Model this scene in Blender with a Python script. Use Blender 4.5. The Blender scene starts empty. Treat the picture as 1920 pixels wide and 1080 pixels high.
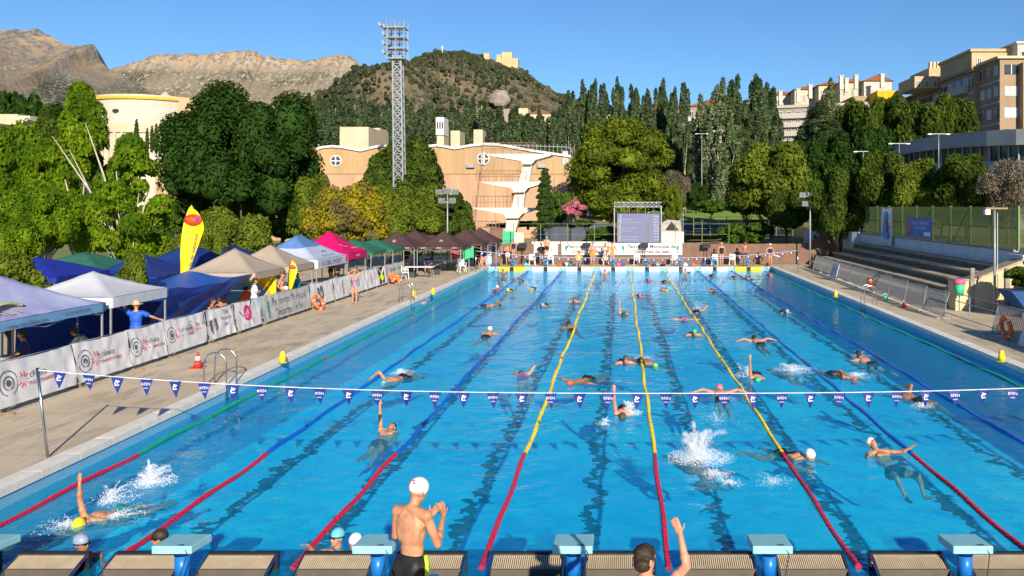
import bpy, bmesh, math, random
import numpy as np
from mathutils import Vector, Matrix, noise, Euler
R=math.radians; PI=math.pi
random.seed(7)
S=bpy.context.scene; C=S.collection
F=1549.; CH=4.82
# world axes: camera above the origin, +Y along the pool, z=0 is the water surface
def W(px,py,Y): return Vector(((px-1165)*Y/F, Y, CH-(py-386)*Y/F))
def Gd(px,py,h=.3):
    Y=(CH-h)*F/(py-386); return Vector(((px-1165)*Y/F,Y,h))
# ---------------------------------------------------------------- materials
M={}
def nt(name):
    m=bpy.data.materials.new(name); m.use_nodes=True; t=m.node_tree; t.nodes.clear(); M[name]=m
    return m,t,(lambda k,**kw:_n(t,k,kw)),t.links.new
def _n(t,k,kw):
    n=t.nodes.new('ShaderNode'+k)
    for a,v in kw.items():
        if isinstance(a,str) and hasattr(n,a): setattr(n,a,v)
    return n
def c4(c): return (c[0],c[1],c[2],1)
def mix(t,fac,a,b,mode='MIX'):
    n=t.nodes.new('ShaderNodeMix'); n.data_type='RGBA'; n.blend_type=mode
    for s,v in ((n.inputs[0],fac),(n.inputs[6],a),(n.inputs[7],b)):
        if hasattr(v,'links') or isinstance(v,bpy.types.NodeSocket): t.links.new(v,s)
        elif isinstance(v,(tuple,list)): s.default_value=c4(v)
        else: s.default_value=v
    return n.outputs[2]
def noisef(t,scale,detail=4,coord=None,rough=.6,sc=None,lo=.35,hi=.65):
    L=t.links.new
    if coord is None:
        tc=t.nodes.new('ShaderNodeTexCoord'); coord=tc.outputs['Object']
    if sc:
        mp=t.nodes.new('ShaderNodeMapping'); mp.inputs['Scale'].default_value=sc; L(coord,mp.inputs[0]); coord=mp.outputs[0]
    n=t.nodes.new('ShaderNodeTexNoise'); n.inputs['Scale'].default_value=scale; n.inputs['Detail'].default_value=detail; n.inputs['Roughness'].default_value=rough
    L(coord,n.inputs['Vector'])
    mr=t.nodes.new('ShaderNodeMapRange'); mr.inputs[1].default_value=lo; mr.inputs[2].default_value=hi; L(n.outputs[0],mr.inputs[0])
    return mr.outputs[0]
def mat(name,col,rough=.7,col2=None,scale=4,bump=0,metal=0,spec=.4,sc=None,emit=0,trans=0,alpha=1,bscale=None):
    if name in M: return M[name]
    m,t,N,L=nt(name)
    b=N('BsdfPrincipled'); o=N('OutputMaterial'); L(b.outputs[0],o.inputs[0])
    b.inputs['Roughness'].default_value=rough; b.inputs['Metallic'].default_value=metal; b.inputs['Specular IOR Level'].default_value=spec
    if col2 is None: col2=tuple(x*.8 for x in col)
    f=noisef(t,scale,5,sc=sc)
    c=mix(t,f,col,col2); L(c,b.inputs['Base Color'])
    if bump:
        bp=N('Bump'); bp.inputs['Strength'].default_value=bump; bp.inputs['Distance'].default_value=.02
        L(noisef(t,bscale or scale*4,6,sc=sc,lo=0,hi=1),bp.inputs['Height']); L(bp.outputs[0],b.inputs['Normal'])
    if emit:
        L(c,b.inputs['Emission Color']); b.inputs['Emission Strength'].default_value=emit
    if trans:
        tr=N('BsdfTranslucent'); L(c,tr.inputs[0]); ms=N('MixShader'); ms.inputs[0].default_value=trans
        L(b.outputs[0],ms.inputs[1]); L(tr.outputs[0],ms.inputs[2]); L(ms.outputs[0],o.inputs[0])
    if alpha<1:
        tp=N('BsdfTransparent'); ms=N('MixShader'); ms.inputs[0].default_value=1-alpha
        L(b.outputs[0],ms.inputs[1]); L(tp.outputs[0],ms.inputs[2]); L(ms.outputs[0],o.inputs[0])
    return m
def leafmat(name,a,b,c=None,trans=.3):
    m,t,N,L=nt(name)
    g=N('NewGeometry'); r=N('ValToRGB'); L(g.outputs['Random Per Island'],r.inputs[0])
    e=r.color_ramp.elements; e[0].color=c4(a); e[1].color=c4(b); e[0].position=.1; e[1].position=.9
    col=r.outputs[0]
    if c: col=mix(t,noisef(t,.35,2,lo=.45,hi=.62),col,c)
    d=N('BsdfDiffuse'); tr=N('BsdfTranslucent'); gl=N('BsdfGlossy'); gl.inputs['Roughness'].default_value=.5
    L(col,d.inputs[0]); L(mix(t,.5,col,(.25,.3,.02),'SCREEN'),tr.inputs[0]); gl.inputs[0].default_value=(.5,.5,.5,1)
    ms=N('MixShader'); ms.inputs[0].default_value=trans*.85; L(d.outputs[0],ms.inputs[1]); L(tr.outputs[0],ms.inputs[2])
    m2=N('MixShader'); m2.inputs[0].default_value=.0; L(ms.outputs[0],m2.inputs[1]); L(gl.outputs[0],m2.inputs[2])
    o=N('OutputMaterial'); L(m2.outputs[0],o.inputs[0]); return m
SKIN=mat('skin',(.52,.27,.155),.42,(.40,.17,.09),7,bump=.25,bscale=60)
mat('skin_tan',(.40,.18,.095),.42,(.29,.12,.06),7); mat('skin_pink',(.58,.28,.18),.42,(.46,.19,.12),7)
mat('black',(.012,.012,.014),.6); mat('blackgloss',(.01,.01,.012),.3); mat('white',(.78,.78,.78),.5,(.72,.72,.73)); mat('steel',(.62,.62,.6),.25,metal=1)
mat('galv',(.34,.36,.38),.5,(.25,.27,.29),6,metal=.3); mat('greymetal',(.36,.38,.4),.5); mat('navy',(.006,.015,.10),.6); mat('blue',(.01,.06,.5),.55)
mat('redcap',(.6,.02,.02),.5); mat('yellowcap',(.8,.62,.01),.4); mat('orangecap',(.85,.12,.01),.4); mat('pinkcap',(.85,.12,.28),.4); mat('greencap',(.05,.5,.25),.4)
mat('cyancap',(.15,.55,.72),.4); mat('palecap',(.30,.36,.52),.4); mat('limecap',(.5,.8,.1),.4); mat('purple',(.2,.1,.35),.6); mat('orangecloth',(.85,.28,.01),.6)
mat('yellow',(.85,.66,.01),.5,(.75,.55,.01)); mat('hair',(.02,.013,.008),.6,(.04,.025,.015),40); mat('brownhair',(.12,.06,.025),.6)
mat('straw',(.6,.45,.22),.8,(.45,.32,.14),30); mat('royal',(.01,.1,.6),.6); mat('turq',(.0,.32,.38),.6); mat('pinkcloth',(.75,.05,.15),.6)
mat('lime',(.45,.75,.02),.5); mat('magenta',(.6,.01,.12),.5); mat('darkgrey',(.05,.052,.055),.7); mat('teal',(.02,.25,.22),.6); mat('red',(.6,.04,.02),.5)
mat('stripesuit',(.08,.08,.25),.6,(.5,.3,.4),18)
# ---------------------------------------------------------------- mesh builder
class MB:
    def __init__(s): s.v=[]; s.f=[]; s.mi=[]; s.k=0
    def add(s,vs,fs):
        o=len(s.v); s.v+= [tuple(v) for v in vs]; s.f+=[tuple(i+o for i in f) for f in fs]; s.mi+=[s.k]*len(fs); return s
    def box(s,x0,x1,y0,y1,z0,z1,mt=None):
        vs=[Vector((x,y,z)) for z in (z0,z1) for y in (y0,y1) for x in (x0,x1)]
        if mt: vs=[mt@v for v in vs]
        return s.add(vs,[(0,2,3,1),(4,5,7,6),(0,1,5,4),(2,6,7,3),(0,4,6,2),(1,3,7,5)])
    def bar(s,a,b,w,h=None,up=(0,0,1)):
        a=Vector(a); b=Vector(b); h=h or w; d=(b-a).normalized(); u=Vector(up)
        if abs(d.dot(u))>.98: u=Vector((0,1,0))
        x=d.cross(u).normalized(); z=x.cross(d)
        vs=[p+x*i*w/2+z*j*h/2 for p in (a,b) for (i,j) in ((-1,-1),(1,-1),(1,1),(-1,1))]
        return s.add(vs,[(0,1,2,3),(7,6,5,4),(0,4,5,1),(1,5,6,2),(2,6,7,3),(3,7,4,0)])
    def tube(s,pts,r,n=8,cap=True):
        pts=[Vector(p) for p in pts]; rs=r if isinstance(r,(list,tuple)) else [r]*len(pts)
        rings=[]; pu=None
        for i,p in enumerate(pts):
            d=(pts[min(i+1,len(pts)-1)]-pts[max(i-1,0)]).normalized()
            u=pu if pu is not None else (Vector((0,0,1)) if abs(d.z)<.9 else Vector((1,0,0)))
            x=d.cross(u)
            if x.length<1e-4: x=d.cross(Vector((1,0,.3)))
            x.normalize(); z=x.cross(d).normalized(); pu=z
            rings.append([p+(x*math.cos(2*PI*j/n)+z*math.sin(2*PI*j/n))*rs[i] for j in range(n)])
        vs=[v for g in rings for v in g]; fs=[]
        for i in range(len(pts)-1):
            for j in range(n): fs.append((i*n+j,i*n+(j+1)%n,(i+1)*n+(j+1)%n,(i+1)*n+j))
        if cap: fs+= [tuple(range(n-1,-1,-1)),tuple((len(pts)-1)*n+j for j in range(n))]
        return s.add(vs,fs)
    def lathe(s,o,prof,n=16):
        o=Vector(o); vs=[o+Vector((r*math.cos(2*PI*j/n),r*math.sin(2*PI*j/n),z)) for (r,z) in prof for j in range(n)]
        fs=[(i*n+j,i*n+(j+1)%n,(i+1)*n+(j+1)%n,(i+1)*n+j) for i in range(len(prof)-1) for j in range(n)]
        fs+=[tuple(range(n-1,-1,-1)),tuple((len(prof)-1)*n+j for j in range(n))]
        return s.add(vs,fs)
    def ell(s,c,r,mt=None,n=12,m=8):
        c=Vector(c); vs=[]; 
        for i in range(m+1):
            a=PI*i/m
            for j in range(n):
                b=2*PI*j/n; v=Vector((r[0]*math.sin(a)*math.cos(b),r[1]*math.sin(a)*math.sin(b),r[2]*math.cos(a)))
                if mt: v=mt@v
                vs.append(c+v)
        fs=[]
        for i in range(m):
            for j in range(n): fs.append((i*n+j,(i+1)*n+j,(i+1)*n+(j+1)%n,i*n+(j+1)%n))
        return s.add(vs,fs)
    def torus(s,c,R0,r,mt=None,n=20,m=8):
        c=Vector(c); vs=[]
        for i in range(n):
            a=2*PI*i/n
            for j in range(m):
                b=2*PI*j/m; v=Vector(((R0+r*math.cos(b))*math.cos(a),(R0+r*math.cos(b))*math.sin(a),r*math.sin(b)))
                if mt: v=mt@v
                vs.append(c+v)
        return s.add(vs,[(i*m+j,((i+1)%n)*m+j,((i+1)%n)*m+(j+1)%m,i*m+(j+1)%m) for i in range(n) for j in range(m)])
    def prism(s,poly,y0,y1,mt=None):   # poly of (x,z), extruded in y
        n=len(poly); vs=[Vector((x,y,z)) for y in (y0,y1) for (x,z) in poly]
        if mt: vs=[mt@v for v in vs]
        return s.add(vs,[tuple(range(n)),tuple(range(2*n-1,n-1,-1))]+[(i,i+n,(i+1)%n+n,(i+1)%n) for i in range(n)])
    def mesh(s,name,mats,smooth=False):
        me=bpy.data.meshes.new(name); me.from_pydata([tuple(v) for v in s.v],[],s.f); 
        for m in (mats if isinstance(mats,(list,tuple)) else [mats]): me.materials.append(M[m] if isinstance(m,str) else m)
        if max(s.mi,default=0): me.polygons.foreach_set('material_index',s.mi)
        if smooth: me.polygons.foreach_set('use_smooth',[True]*len(s.f))
        bm=bmesh.new(); bm.from_mesh(me); bmesh.ops.recalc_face_normals(bm,faces=bm.faces); bm.to_mesh(me); bm.free()
        return me
    def build(s,name,mats,parent=None,smooth=False,loc=None):
        return link(name,s.mesh(name,mats,smooth),parent,loc)
def link(name,me,parent=None,loc=None):
    o=bpy.data.objects.new(name,me); C.objects.link(o)
    if parent is not None: o.parent=parent
    if loc is not None: o.location=loc
    return o
def tag(o,label,cat,group=None):
    o['label']=label; o['category']=cat
    if group: o['group']=group
    return o
def struct(o): o['kind']='structure'; return o
def stuff(o,label=None,cat=None):
    o['kind']='stuff'
    if label: o['label']=label; o['category']=cat
    return o
def thing(name,label,cat,loc=(0,0,0),rz=0,group=None):
    o=bpy.data.objects.new(name,None); C.objects.link(o); o.location=loc; o.rotation_euler=(0,0,rz); o.empty_display_size=.3
    return tag(o,label,cat,group)
def dup(o,loc=None,rz=None,label=None,parent=None,scale=None,group=None):
    c=o.copy(); C.objects.link(c)
    if parent is not None: c.parent=parent
    for ch in list(o.children): dup(ch,parent=c)
    if loc is not None: c.location=loc
    if rz is not None: c.rotation_euler.z=rz
    if label: c['label']=label
    if group: c['group']=group
    if scale is not None: c.scale=scale
    return c
def setmat(o,m,i=0):
    s=o.material_slots[i]; s.link='OBJECT'; s.material=M[m] if isinstance(m,str) else m
def text(body,size,mt,m,parent,name='lettering',align='CENTER',sx=1,depth=.0,bold=0):
    cu=bpy.data.curves.new('t','FONT'); cu.body=body; cu.size=size; cu.align_x=align; cu.align_y='CENTER'; cu.extrude=depth; cu.resolution_u=2; cu.offset=bold
    o=bpy.data.objects.new('t',cu); C.objects.link(o); dg=bpy.context.evaluated_depsgraph_get()
    me=bpy.data.meshes.new_from_object(o.evaluated_get(dg)); bpy.data.objects.remove(o)
    me.transform(mt@Matrix.Diagonal((sx,1,1,1))); me.materials.clear(); me.materials.append(M[m])
    return link(name,me,parent)
def T(x,y,z): return Matrix.Translation((x,y,z))
def RX(a): return Matrix.Rotation(a,4,'X')
def RY(a): return Matrix.Rotation(a,4,'Y')
def RZ(a): return Matrix.Rotation(a,4,'Z')
# ---------------------------------------------------------------- camera and light
cam=bpy.data.cameras.new('camera'); co=bpy.data.objects.new('camera',cam); C.objects.link(co); co.location=(0,0,CH); co.rotation_euler=(R(90),0,0)
cam.sensor_width=36; cam.lens=F/1920*36; cam.shift_x=-205/1920; cam.shift_y=-(540-386)/1920; cam.clip_end=30000; cam.clip_start=.1; S.camera=co
S.render.resolution_x=1024; S.render.resolution_y=576
el=R(21.5); dv=Vector((-.285,.958,0)).normalized()*math.cos(el)+Vector((0,0,-math.sin(el)))
sl=bpy.data.lights.new('sun','SUN'); sl.energy=5.0; sl.angle=R(.53); sl.color=(1,.88,.70)
so=bpy.data.objects.new('sun',sl); C.objects.link(so); so.rotation_euler=dv.to_track_quat('-Z','Y').to_euler()
w=bpy.data.worlds.new('World'); S.world=w; w.use_nodes=True; t=w.node_tree; t.nodes.clear()
sk=t.nodes.new('ShaderNodeTexSky'); sk.sky_type='NISHITA'; sk.sun_disc=False; sk.sun_elevation=el; sk.sun_rotation=math.atan2(.285,-.958)
sk.air_density=1.0; sk.dust_density=.0; sk.ozone_density=4.5; sk.altitude=0
bg=t.nodes.new('ShaderNodeBackground'); bg.inputs[1].default_value=.10; wo=t.nodes.new('ShaderNodeOutputWorld')
mx=t.nodes.new('ShaderNodeMix'); mx.data_type='RGBA'; mx.blend_type='MULTIPLY'; mx.inputs[0].default_value=1; mx.inputs[7].default_value=(.53,.70,.84,1); t.links.new(sk.outputs[0],mx.inputs[6]); t.links.new(mx.outputs[2],bg.inputs[0]); t.links.new(bg.outputs[0],wo.inputs[0])
S.view_settings.view_transform='Standard'; S.view_settings.look='None'; S.view_settings.exposure=.6; S.view_settings.gamma=1
S.cycles.max_bounces=8; S.cycles.transparent_max_bounces=24
# ================================================================ pool, water, deck, ground
PX0,PX1,PY0,PY1=-9.86,11.14,10.95,61.1
ROPE=[-9.36,-6.86,-4.36,-1.86,.64,3.14,5.64,8.14,10.64]; LANE=[r+1.25 for r in ROPE[:-1]]
def gz(X,Y):
    z=.2
    if X>17.6: z=2.3+min(max(X-17.6,0)*.03,3)+max(0,min(Y,140)-60)*.02
    elif X>12 and Y>66: z=.2+min(1,(X-12)/6)*1.5
    if Y>95: z+= (min(Y,400)-95)*.03*(1 if X>-25 else .25)
    if Y>500: z+= (min(Y,2500)-500)*.004
    return z
def grid(name,xs,ys,fz,m,skip=None):
    nx=len(xs); vs=[(x,y,fz(x,y)) for y in ys for x in xs]
    fs=[(j*nx+i,j*nx+i+1,(j+1)*nx+i+1,(j+1)*nx+i) for j in range(len(ys)-1) for i in range(nx-1)
        if not (skip and skip((xs[i]+xs[i+1])/2,(ys[j]+ys[j+1])/2))]
    b=MB(); b.add(vs,fs); return b.build(name,m,smooth=True)
# pool shell
m,t,N,L=nt('pool_tile')
tc=N('TexCoord'); sp=N('SeparateXYZ')
# wavy seen tile lines: world-space warp of the pattern
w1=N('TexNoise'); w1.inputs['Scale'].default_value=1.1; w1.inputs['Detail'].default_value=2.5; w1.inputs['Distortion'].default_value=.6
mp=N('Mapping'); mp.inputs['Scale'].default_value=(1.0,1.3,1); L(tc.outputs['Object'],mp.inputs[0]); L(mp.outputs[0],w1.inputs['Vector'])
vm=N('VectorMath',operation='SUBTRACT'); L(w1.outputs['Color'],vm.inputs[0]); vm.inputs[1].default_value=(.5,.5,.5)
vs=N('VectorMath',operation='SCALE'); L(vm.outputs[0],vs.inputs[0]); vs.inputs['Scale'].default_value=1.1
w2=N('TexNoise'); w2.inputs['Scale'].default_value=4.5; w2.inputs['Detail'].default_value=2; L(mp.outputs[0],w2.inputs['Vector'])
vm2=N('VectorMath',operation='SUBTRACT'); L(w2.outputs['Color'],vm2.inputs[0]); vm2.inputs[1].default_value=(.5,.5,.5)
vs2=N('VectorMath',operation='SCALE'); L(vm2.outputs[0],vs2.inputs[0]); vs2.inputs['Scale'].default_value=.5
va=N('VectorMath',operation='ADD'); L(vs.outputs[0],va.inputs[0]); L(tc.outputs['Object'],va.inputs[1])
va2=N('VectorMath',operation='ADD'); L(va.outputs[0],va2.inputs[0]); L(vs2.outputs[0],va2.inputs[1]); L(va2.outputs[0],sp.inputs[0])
def mth(op,a,b=None,c=None):
    n=N('Math',operation=op)
    for s,v in zip(n.inputs,(a,b,c)):
        if v is None: continue
        if isinstance(v,(int,float)): s.default_value=v
        else: L(v,s)
    return n.outputs[0]
xx=mth('SUBTRACT',sp.outputs[0],LANE[0]-1.25); xm=mth('ABSOLUTE',mth('SUBTRACT',mth('MODULO',xx,2.5),1.25))
line=mth('MULTIPLY',mth('LESS_THAN',xm,.13),mth('MULTIPLY',mth('GREATER_THAN',sp.outputs[1],PY0+2),mth('LESS_THAN',sp.outputs[1],PY1-2)))
tee=mth('MULTIPLY',mth('LESS_THAN',xm,.55),mth('MULTIPLY',mth('GREATER_THAN',sp.outputs[1],PY0+1.8),mth('LESS_THAN',sp.outputs[1],PY0+2.1)))
ln=mth('MAXIMUM',line,tee)
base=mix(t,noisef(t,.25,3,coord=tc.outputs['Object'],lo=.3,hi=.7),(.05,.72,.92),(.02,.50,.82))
base=mix(t,noisef(t,1.6,3,coord=va.outputs[0],lo=.42,hi=.62,sc=(1,1.4,1)),base,(.07,.74,.90))  # lighter patches painted into the floor colour for caustic light
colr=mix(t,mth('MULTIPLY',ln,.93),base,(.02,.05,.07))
d=N('BsdfDiffuse'); o=N('OutputMaterial'); L(colr,d.inputs[0]); L(d.outputs[0],o.inputs[0])
mat('pool_wall',(.20,.48,.66),.5,(.14,.38,.58),6,sc=(1,1,6)); mat('coping',(.78,.74,.66),.7,(.66,.62,.55),3,bump=.1)
D=-1.5
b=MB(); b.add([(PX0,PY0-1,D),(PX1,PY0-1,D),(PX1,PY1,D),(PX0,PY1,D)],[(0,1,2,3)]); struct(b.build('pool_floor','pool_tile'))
b=MB()
b.box(PX0-.25,PX0,PY0-1,PY1,D,.27); b.box(PX1,PX1+.25,PY0-1,PY1,D,.27); b.box(PX0-.25,PX1+.25,PY1,PY1+.3,D,.18); b.box(PX0-.25,PX1+.25,PY0-1.3,PY0-1,D,.27)
struct(b.build('pool_wall','pool_wall'))
# coping slabs
b=MB(); y=9.95
for (x0,x1) in ((PX0-.34,PX0+.03),(PX1-.03,PX1+.34)):
    y=9.0
    while y<61.3: b.box(x0,x1,y+.006,y+.994,.2,.325+random.uniform(-.002,.002)); y+=1
struct(b.build('pool_coping','coping'))
# deck
m,t,N,L=nt('deck'); 
tc=N('TexCoord'); base=mix(t,noisef(t,.5,5,coord=tc.outputs['Object']),(.60,.49,.345),(.50,.41,.285))
base=mix(t,noisef(t,1.2,6,coord=tc.outputs['Object'],sc=(2.5,.7,1),lo=.52,hi=.78),base,(.26,.22,.18))
base=mix(t,noisef(t,14,5,coord=tc.outputs['Object'],lo=.6,hi=.8),base,(.20,.17,.14))
wet=noisef(t,.8,5,coord=tc.outputs['Object'],lo=.56,hi=.60,sc=(1.6,.5,1)); base=mix(t,mth('MULTIPLY',wet,.28),base,(.20,.165,.12))
br=N('TexBrick'); br.offset=0; br.inputs['Scale'].default_value=1; br.inputs['Brick Width'].default_value=3; br.inputs['Row Height'].default_value=3; br.inputs['Mortar Size'].default_value=.015
L(tc.outputs['Object'],br.inputs[0]); base=mix(t,mth('MULTIPLY',br.outputs['Fac'],.5),base,(.2,.17,.13))
p=N('BsdfPrincipled'); p.inputs['Roughness'].default_value=.85; L(base,p.inputs['Base Color']); bp=N('Bump'); bp.inputs['Strength'].default_value=.3; bp.inputs['Distance'].default_value=.01
L(noisef(t,25,6,coord=tc.outputs['Object'],lo=0,hi=1),bp.inputs['Height']); L(bp.outputs[0],p.inputs['Normal']); o=N('OutputMaterial'); L(p.outputs[0],o.inputs[0])
b=MB(); z=.3
def qd(x0,x1,y0,y1,z=.3): b.box(x0,x1,y0,y1,z-.25,z)
qd(-22,PX0-.25,-6,75); qd(PX1+.25,18,-6,66); qd(PX0-.25,PX1+.25,61.4,66); qd(PX0-.25,PX1+.25,-6,9.65)
struct(b.build('pool_deck','deck'))
b=MB(); b.box(PX0,PX1,9.65,10.45,-.3,.03); struct(b.build('wall_ledge',mat('ledge',(.03,.27,.6),.3,(.02,.2,.5),3)))
# water
m,t,N,L=nt('water'); tc=N('TexCoord'); ob=tc.outputs['Object']
n1=noisef(t,2.2,3,coord=ob,lo=0,hi=1,rough=.55); n2=noisef(t,.7,2,coord=ob,lo=0,hi=1); n3=noisef(t,9,2,coord=ob,lo=0,hi=1)
amp=mth('ADD',.35,mth('MULTIPLY',1.1,noisef(t,.09,3,coord=ob,lo=.38,hi=.62)))
h=mth('ADD',mth('MULTIPLY',n1,mth('MULTIPLY',amp,.10)),mth('ADD',mth('MULTIPLY',n2,.16),mth('MULTIPLY',n3,.012)))
bp=N('Bump'); bp.inputs['Strength'].default_value=1; bp.inputs['Distance'].default_value=.5; L(h,bp.inputs['Height'])
gi=N('NewGeometry'); dp=N('VectorMath',operation='DOT_PRODUCT'); L(gi.outputs['Incoming'],dp.inputs[0]); L(bp.outputs[0],dp.inputs[1])
frv=mth('ADD',.02,mth('MULTIPLY',.5,mth('POWER',mth('SUBTRACT',1,mth('MINIMUM',1,mth('ABSOLUTE',dp.outputs['Value']))),5)))
gl=N('BsdfGlossy'); gl.inputs['Roughness'].default_value=.06; L(bp.outputs[0],gl.inputs['Normal']); gl.inputs[0].default_value=(.9,.95,1,1)
tp=N('BsdfTransparent'); tint=mix(t,noisef(t,.12,3,coord=ob,lo=.35,hi=.65),(.54,.96,.99),(.40,.78,.95)); L(tint,tp.inputs[0])  # patchy tint imitates caustic brightening in the water colour
df=N('BsdfDiffuse'); df.inputs[0].default_value=(.0,.45,.82,1); md=N('MixShader'); md.inputs[0].default_value=.23; L(tp.outputs[0],md.inputs[1]); L(df.outputs[0],md.inputs[2]); ms=N('MixShader'); L(frv,ms.inputs[0]); L(md.outputs[0],ms.inputs[1]); L(gl.outputs[0],ms.inputs[2]); o=N('OutputMaterial'); L(ms.outputs[0],o.inputs[0])
b=MB(); b.add([(PX0,10.4,0),(PX1,10.4,0),(PX1,PY1,0),(PX0,PY1,0)],[(0,1,2,3)]); struct(b.build('pool_water','water'))
# ground
m,t,N,L=nt('ground'); tc=N('TexCoord'); ob=tc.outputs['Object']
base=mix(t,noisef(t,.15,5,coord=ob),(.12,.15,.035),(.28,.24,.11)); base=mix(t,noisef(t,1.5,5,coord=ob,lo=.5,hi=.7),base,(.33,.26,.15))
p=N('BsdfPrincipled'); p.inputs['Roughness'].default_value=.95; L(base,p.inputs['Base Color']); o=N('OutputMaterial'); L(p.outputs[0],o.inputs[0])
xs=[-9000,-5000,-2500,-1200,-600,-300,-150,-90,-60,-40,-30,-21.5,-15,-10.2,11.4,12,14,17.58,17.62,19,23,30,45,70,110,160,300,600,1200,2500,5000,9000]
ys=[-200,-60,-20,-5,9,61.5,65.5,72,80,90,95,110,130,160,200,260,330,400,500,800,1300,2000,2500,4000,7000,12000]
struct(grid('ground',xs,ys,gz,'ground',skip=lambda x,y: -21.5<x<17.6 and -5<y<65.5))
# sports field and running track on the left
mat('grass',(.13,.19,.03),.9,(.22,.23,.06),.3); mat('track',(.42,.11,.07),.9,(.34,.09,.06),2); mat('dryearth',(.48,.30,.13),.95,(.30,.22,.10),1.2); mat('court',(.03,.07,.10),.8)
b=MB(); b.add([(-110,70,.26),(-16,70,.26),(-16,122,.26),(-110,122,.26)],[(0,1,2,3)]); o=b.build('sports_field','grass'); struct(o)
b=MB(); b.add([(-110,122.1,.9),(-16,122.1,.9),(-16,136,1.25),(-110,136,1.25)],[(0,1,2,3)]); struct(b.build('running_track','track'))
b=MB(); b.add([(4,66.3,1.0),(20,66.3,1.9),(22,76,2.2),(4,76,1.3)],[(0,1,2,3)]); b.add([(-8,66.3,.6),(4,66.3,1.0),(4,76,1.3),(-8,76,.9)],[(0,1,2,3)]); struct(b.build('dry_bank','dryearth'))
b=MB(); b.add([(6,84,2.2),(15,84,2.5),(15,98,2.9),(6,98,2.6)],[(0,1,2,3)]); struct(b.build('sports_court','court'))
b=MB(); b.add([(4,99,3.1),(30,99,3.3),(30,115,4.3),(4,115,4.1)],[(0,1,2,3)]); struct(b.build('lawn',mat('lawn',(.16,.28,.03),.9,(.2,.3,.05),1)))
# ---------------------------------------------------------------- lane ropes
mat('rope_green',(.0,.30,.16),.35); mat('rope_blue',(.0,.10,.55),.35); mat('rope_yellow',(.80,.60,.0),.35,(.7,.5,0)); mat('rope_red',(.36,.005,.03),.35,(.55,.01,.05),30)
names={0:('green','rope_green','beside the left coping of the pool'),1:('blue','rope_blue','first of the blue ropes from the left coping'),2:('blue','rope_blue','second blue rope, ending by light blue cap'),
3:('yellow','rope_yellow','leftmost of the three yellow ropes'),4:('yellow','rope_yellow','middle one of the three yellow ropes'),5:('yellow','rope_yellow','rightmost of the three yellow ropes'),
6:('blue','rope_blue','just right of the yellow ropes'),7:('blue','rope_blue','second of the two blue ropes on the right'),8:('green','rope_green','beside the right coping of the pool')}
for i,X in enumerate(ROPE):
    nm,mm,w_=names[i]; b=MB(); y=10.98; ph=random.uniform(0,6); s1=.008+.012*random.random()
    far=False
    while y<61.0:
        u=(y-11)/50; amp=math.sin(PI*u); x=X+s1*amp*2*math.sin(ph+y*.55)+.012*math.sin(y*1.7+ph); z=.012+.018*math.sin(y*2.3+ph)
        st=.075 if y<30 else .15
        red=(y<16) or abs(y-26)<.12 or abs(y-36.4)<.12 or abs(y-46.4)<.12
        b.k=1 if red else 0
        r=.045+(.012 if abs(((y-11)%5))<.0 else 0)
        b.tube([(x,y,z),(x+.001,y+st*.7,z)],r*(.86+.18*random.random()),6)
        y+=st
    b.build('lane_rope',[mm,'rope_red'],None); tag(C.objects[-1],f'{nm} lane rope with red near end, {w_}','lane rope','lane ropes floating on the pool')
# ---------------------------------------------------------------- starting blocks and end panels
mat('block_top',(.30,.62,.66),.5,(.24,.54,.60),6,bump=.2,bscale=80); mat('block_blue',(.01,.17,.55),.35); mat('rib',(.62,.52,.36),.5,(.52,.42,.28),5); mat('ribback',(.12,.10,.08),.8)
lanename=['first from the left','second from the left','third from the left','fourth from the left','fourth from the right','third from the right','second from the right','first from the right']
def block(X,Y,face,far,label,grp):
    t=thing('starting_block',label,'starting block',(X,Y,.03 if not far else .3),0,grp)
    b=MB(); b.tube([(0,0,0),(0,0,.34)],.092 if not far else .08,16); b.build('post','block_blue',t,True)
    b=MB(); b.tube([(0,0,.34),(0,0,.43)],.10,16); b.build('collar','navy',t,True)
    b=MB(); a=.05*face; s=.25
    zt=.52
    vs=[(x,y,zt+(-a*y/.25*.5)-dz) for dz in (.1,0) for y in (-.26,.26) for x in (-s,s)]
    b.add(vs,[(0,2,3,1),(4,5,7,6),(0,1,5,4),(2,6,7,3),(0,4,6,2),(1,3,7,5)])
    pl=b.build('platform','block_top' if not far else mat('block_far',(.0,.27,.5),.4),t)
    bv=pl.modifiers.new('b','BEVEL'); bv.width=.012; bv.segments=2
    if not far:
        b=MB(); b.tube([(.0,-.2,.525),(.13,-.24,.56),(.2,-.27,.45),(.14,-.33,.2),(-.05,-.4,.02)],.006,6); b.build('cable','black',t,True)
    return t
def panel(X0,X1,label):
    t=thing('overflow_panel',label,'end panel',(0,0,0),0,'ribbed end panels at the near wall')
    b=MB(); w_=X1-X0; n=int(w_/.028)
    for i in range(n):
        x=X0+.03+(w_-.06)*i/n; b.bar((x,10.93,.185),(x,10.70,.115),.014,.02)
    b.build('ribs','rib',t)
    b=MB(); b.add([(X0+.02,10.94,.165),(X1-.02,10.94,.165),(X1-.02,10.69,.09),(X0+.02,10.69,.09)],[(0,1,2,3)]); b.box(X0+.02,X1-.02,10.66,10.69,.03,.125); b.build('backing','ribback',t)
    b=MB(); b.box(X0,X1,10.945,11.0,-.6,.225); b.build('touch_face','black',t)
    b=MB(); b.box(X0+.01,X1-.01,10.925,10.94,.17,.207); b.build('top_rail','steel',t)
    for x in (X0,X1-.03):
        b=MB(); b.bar((x+.015,10.94,.21),(x+.015,10.45,.02),.03,.03); b.bar((x+.015,10.93,.2),(x+.015,10.93,.05),.03); b.build('bracket','steel',t)
    return t
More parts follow.
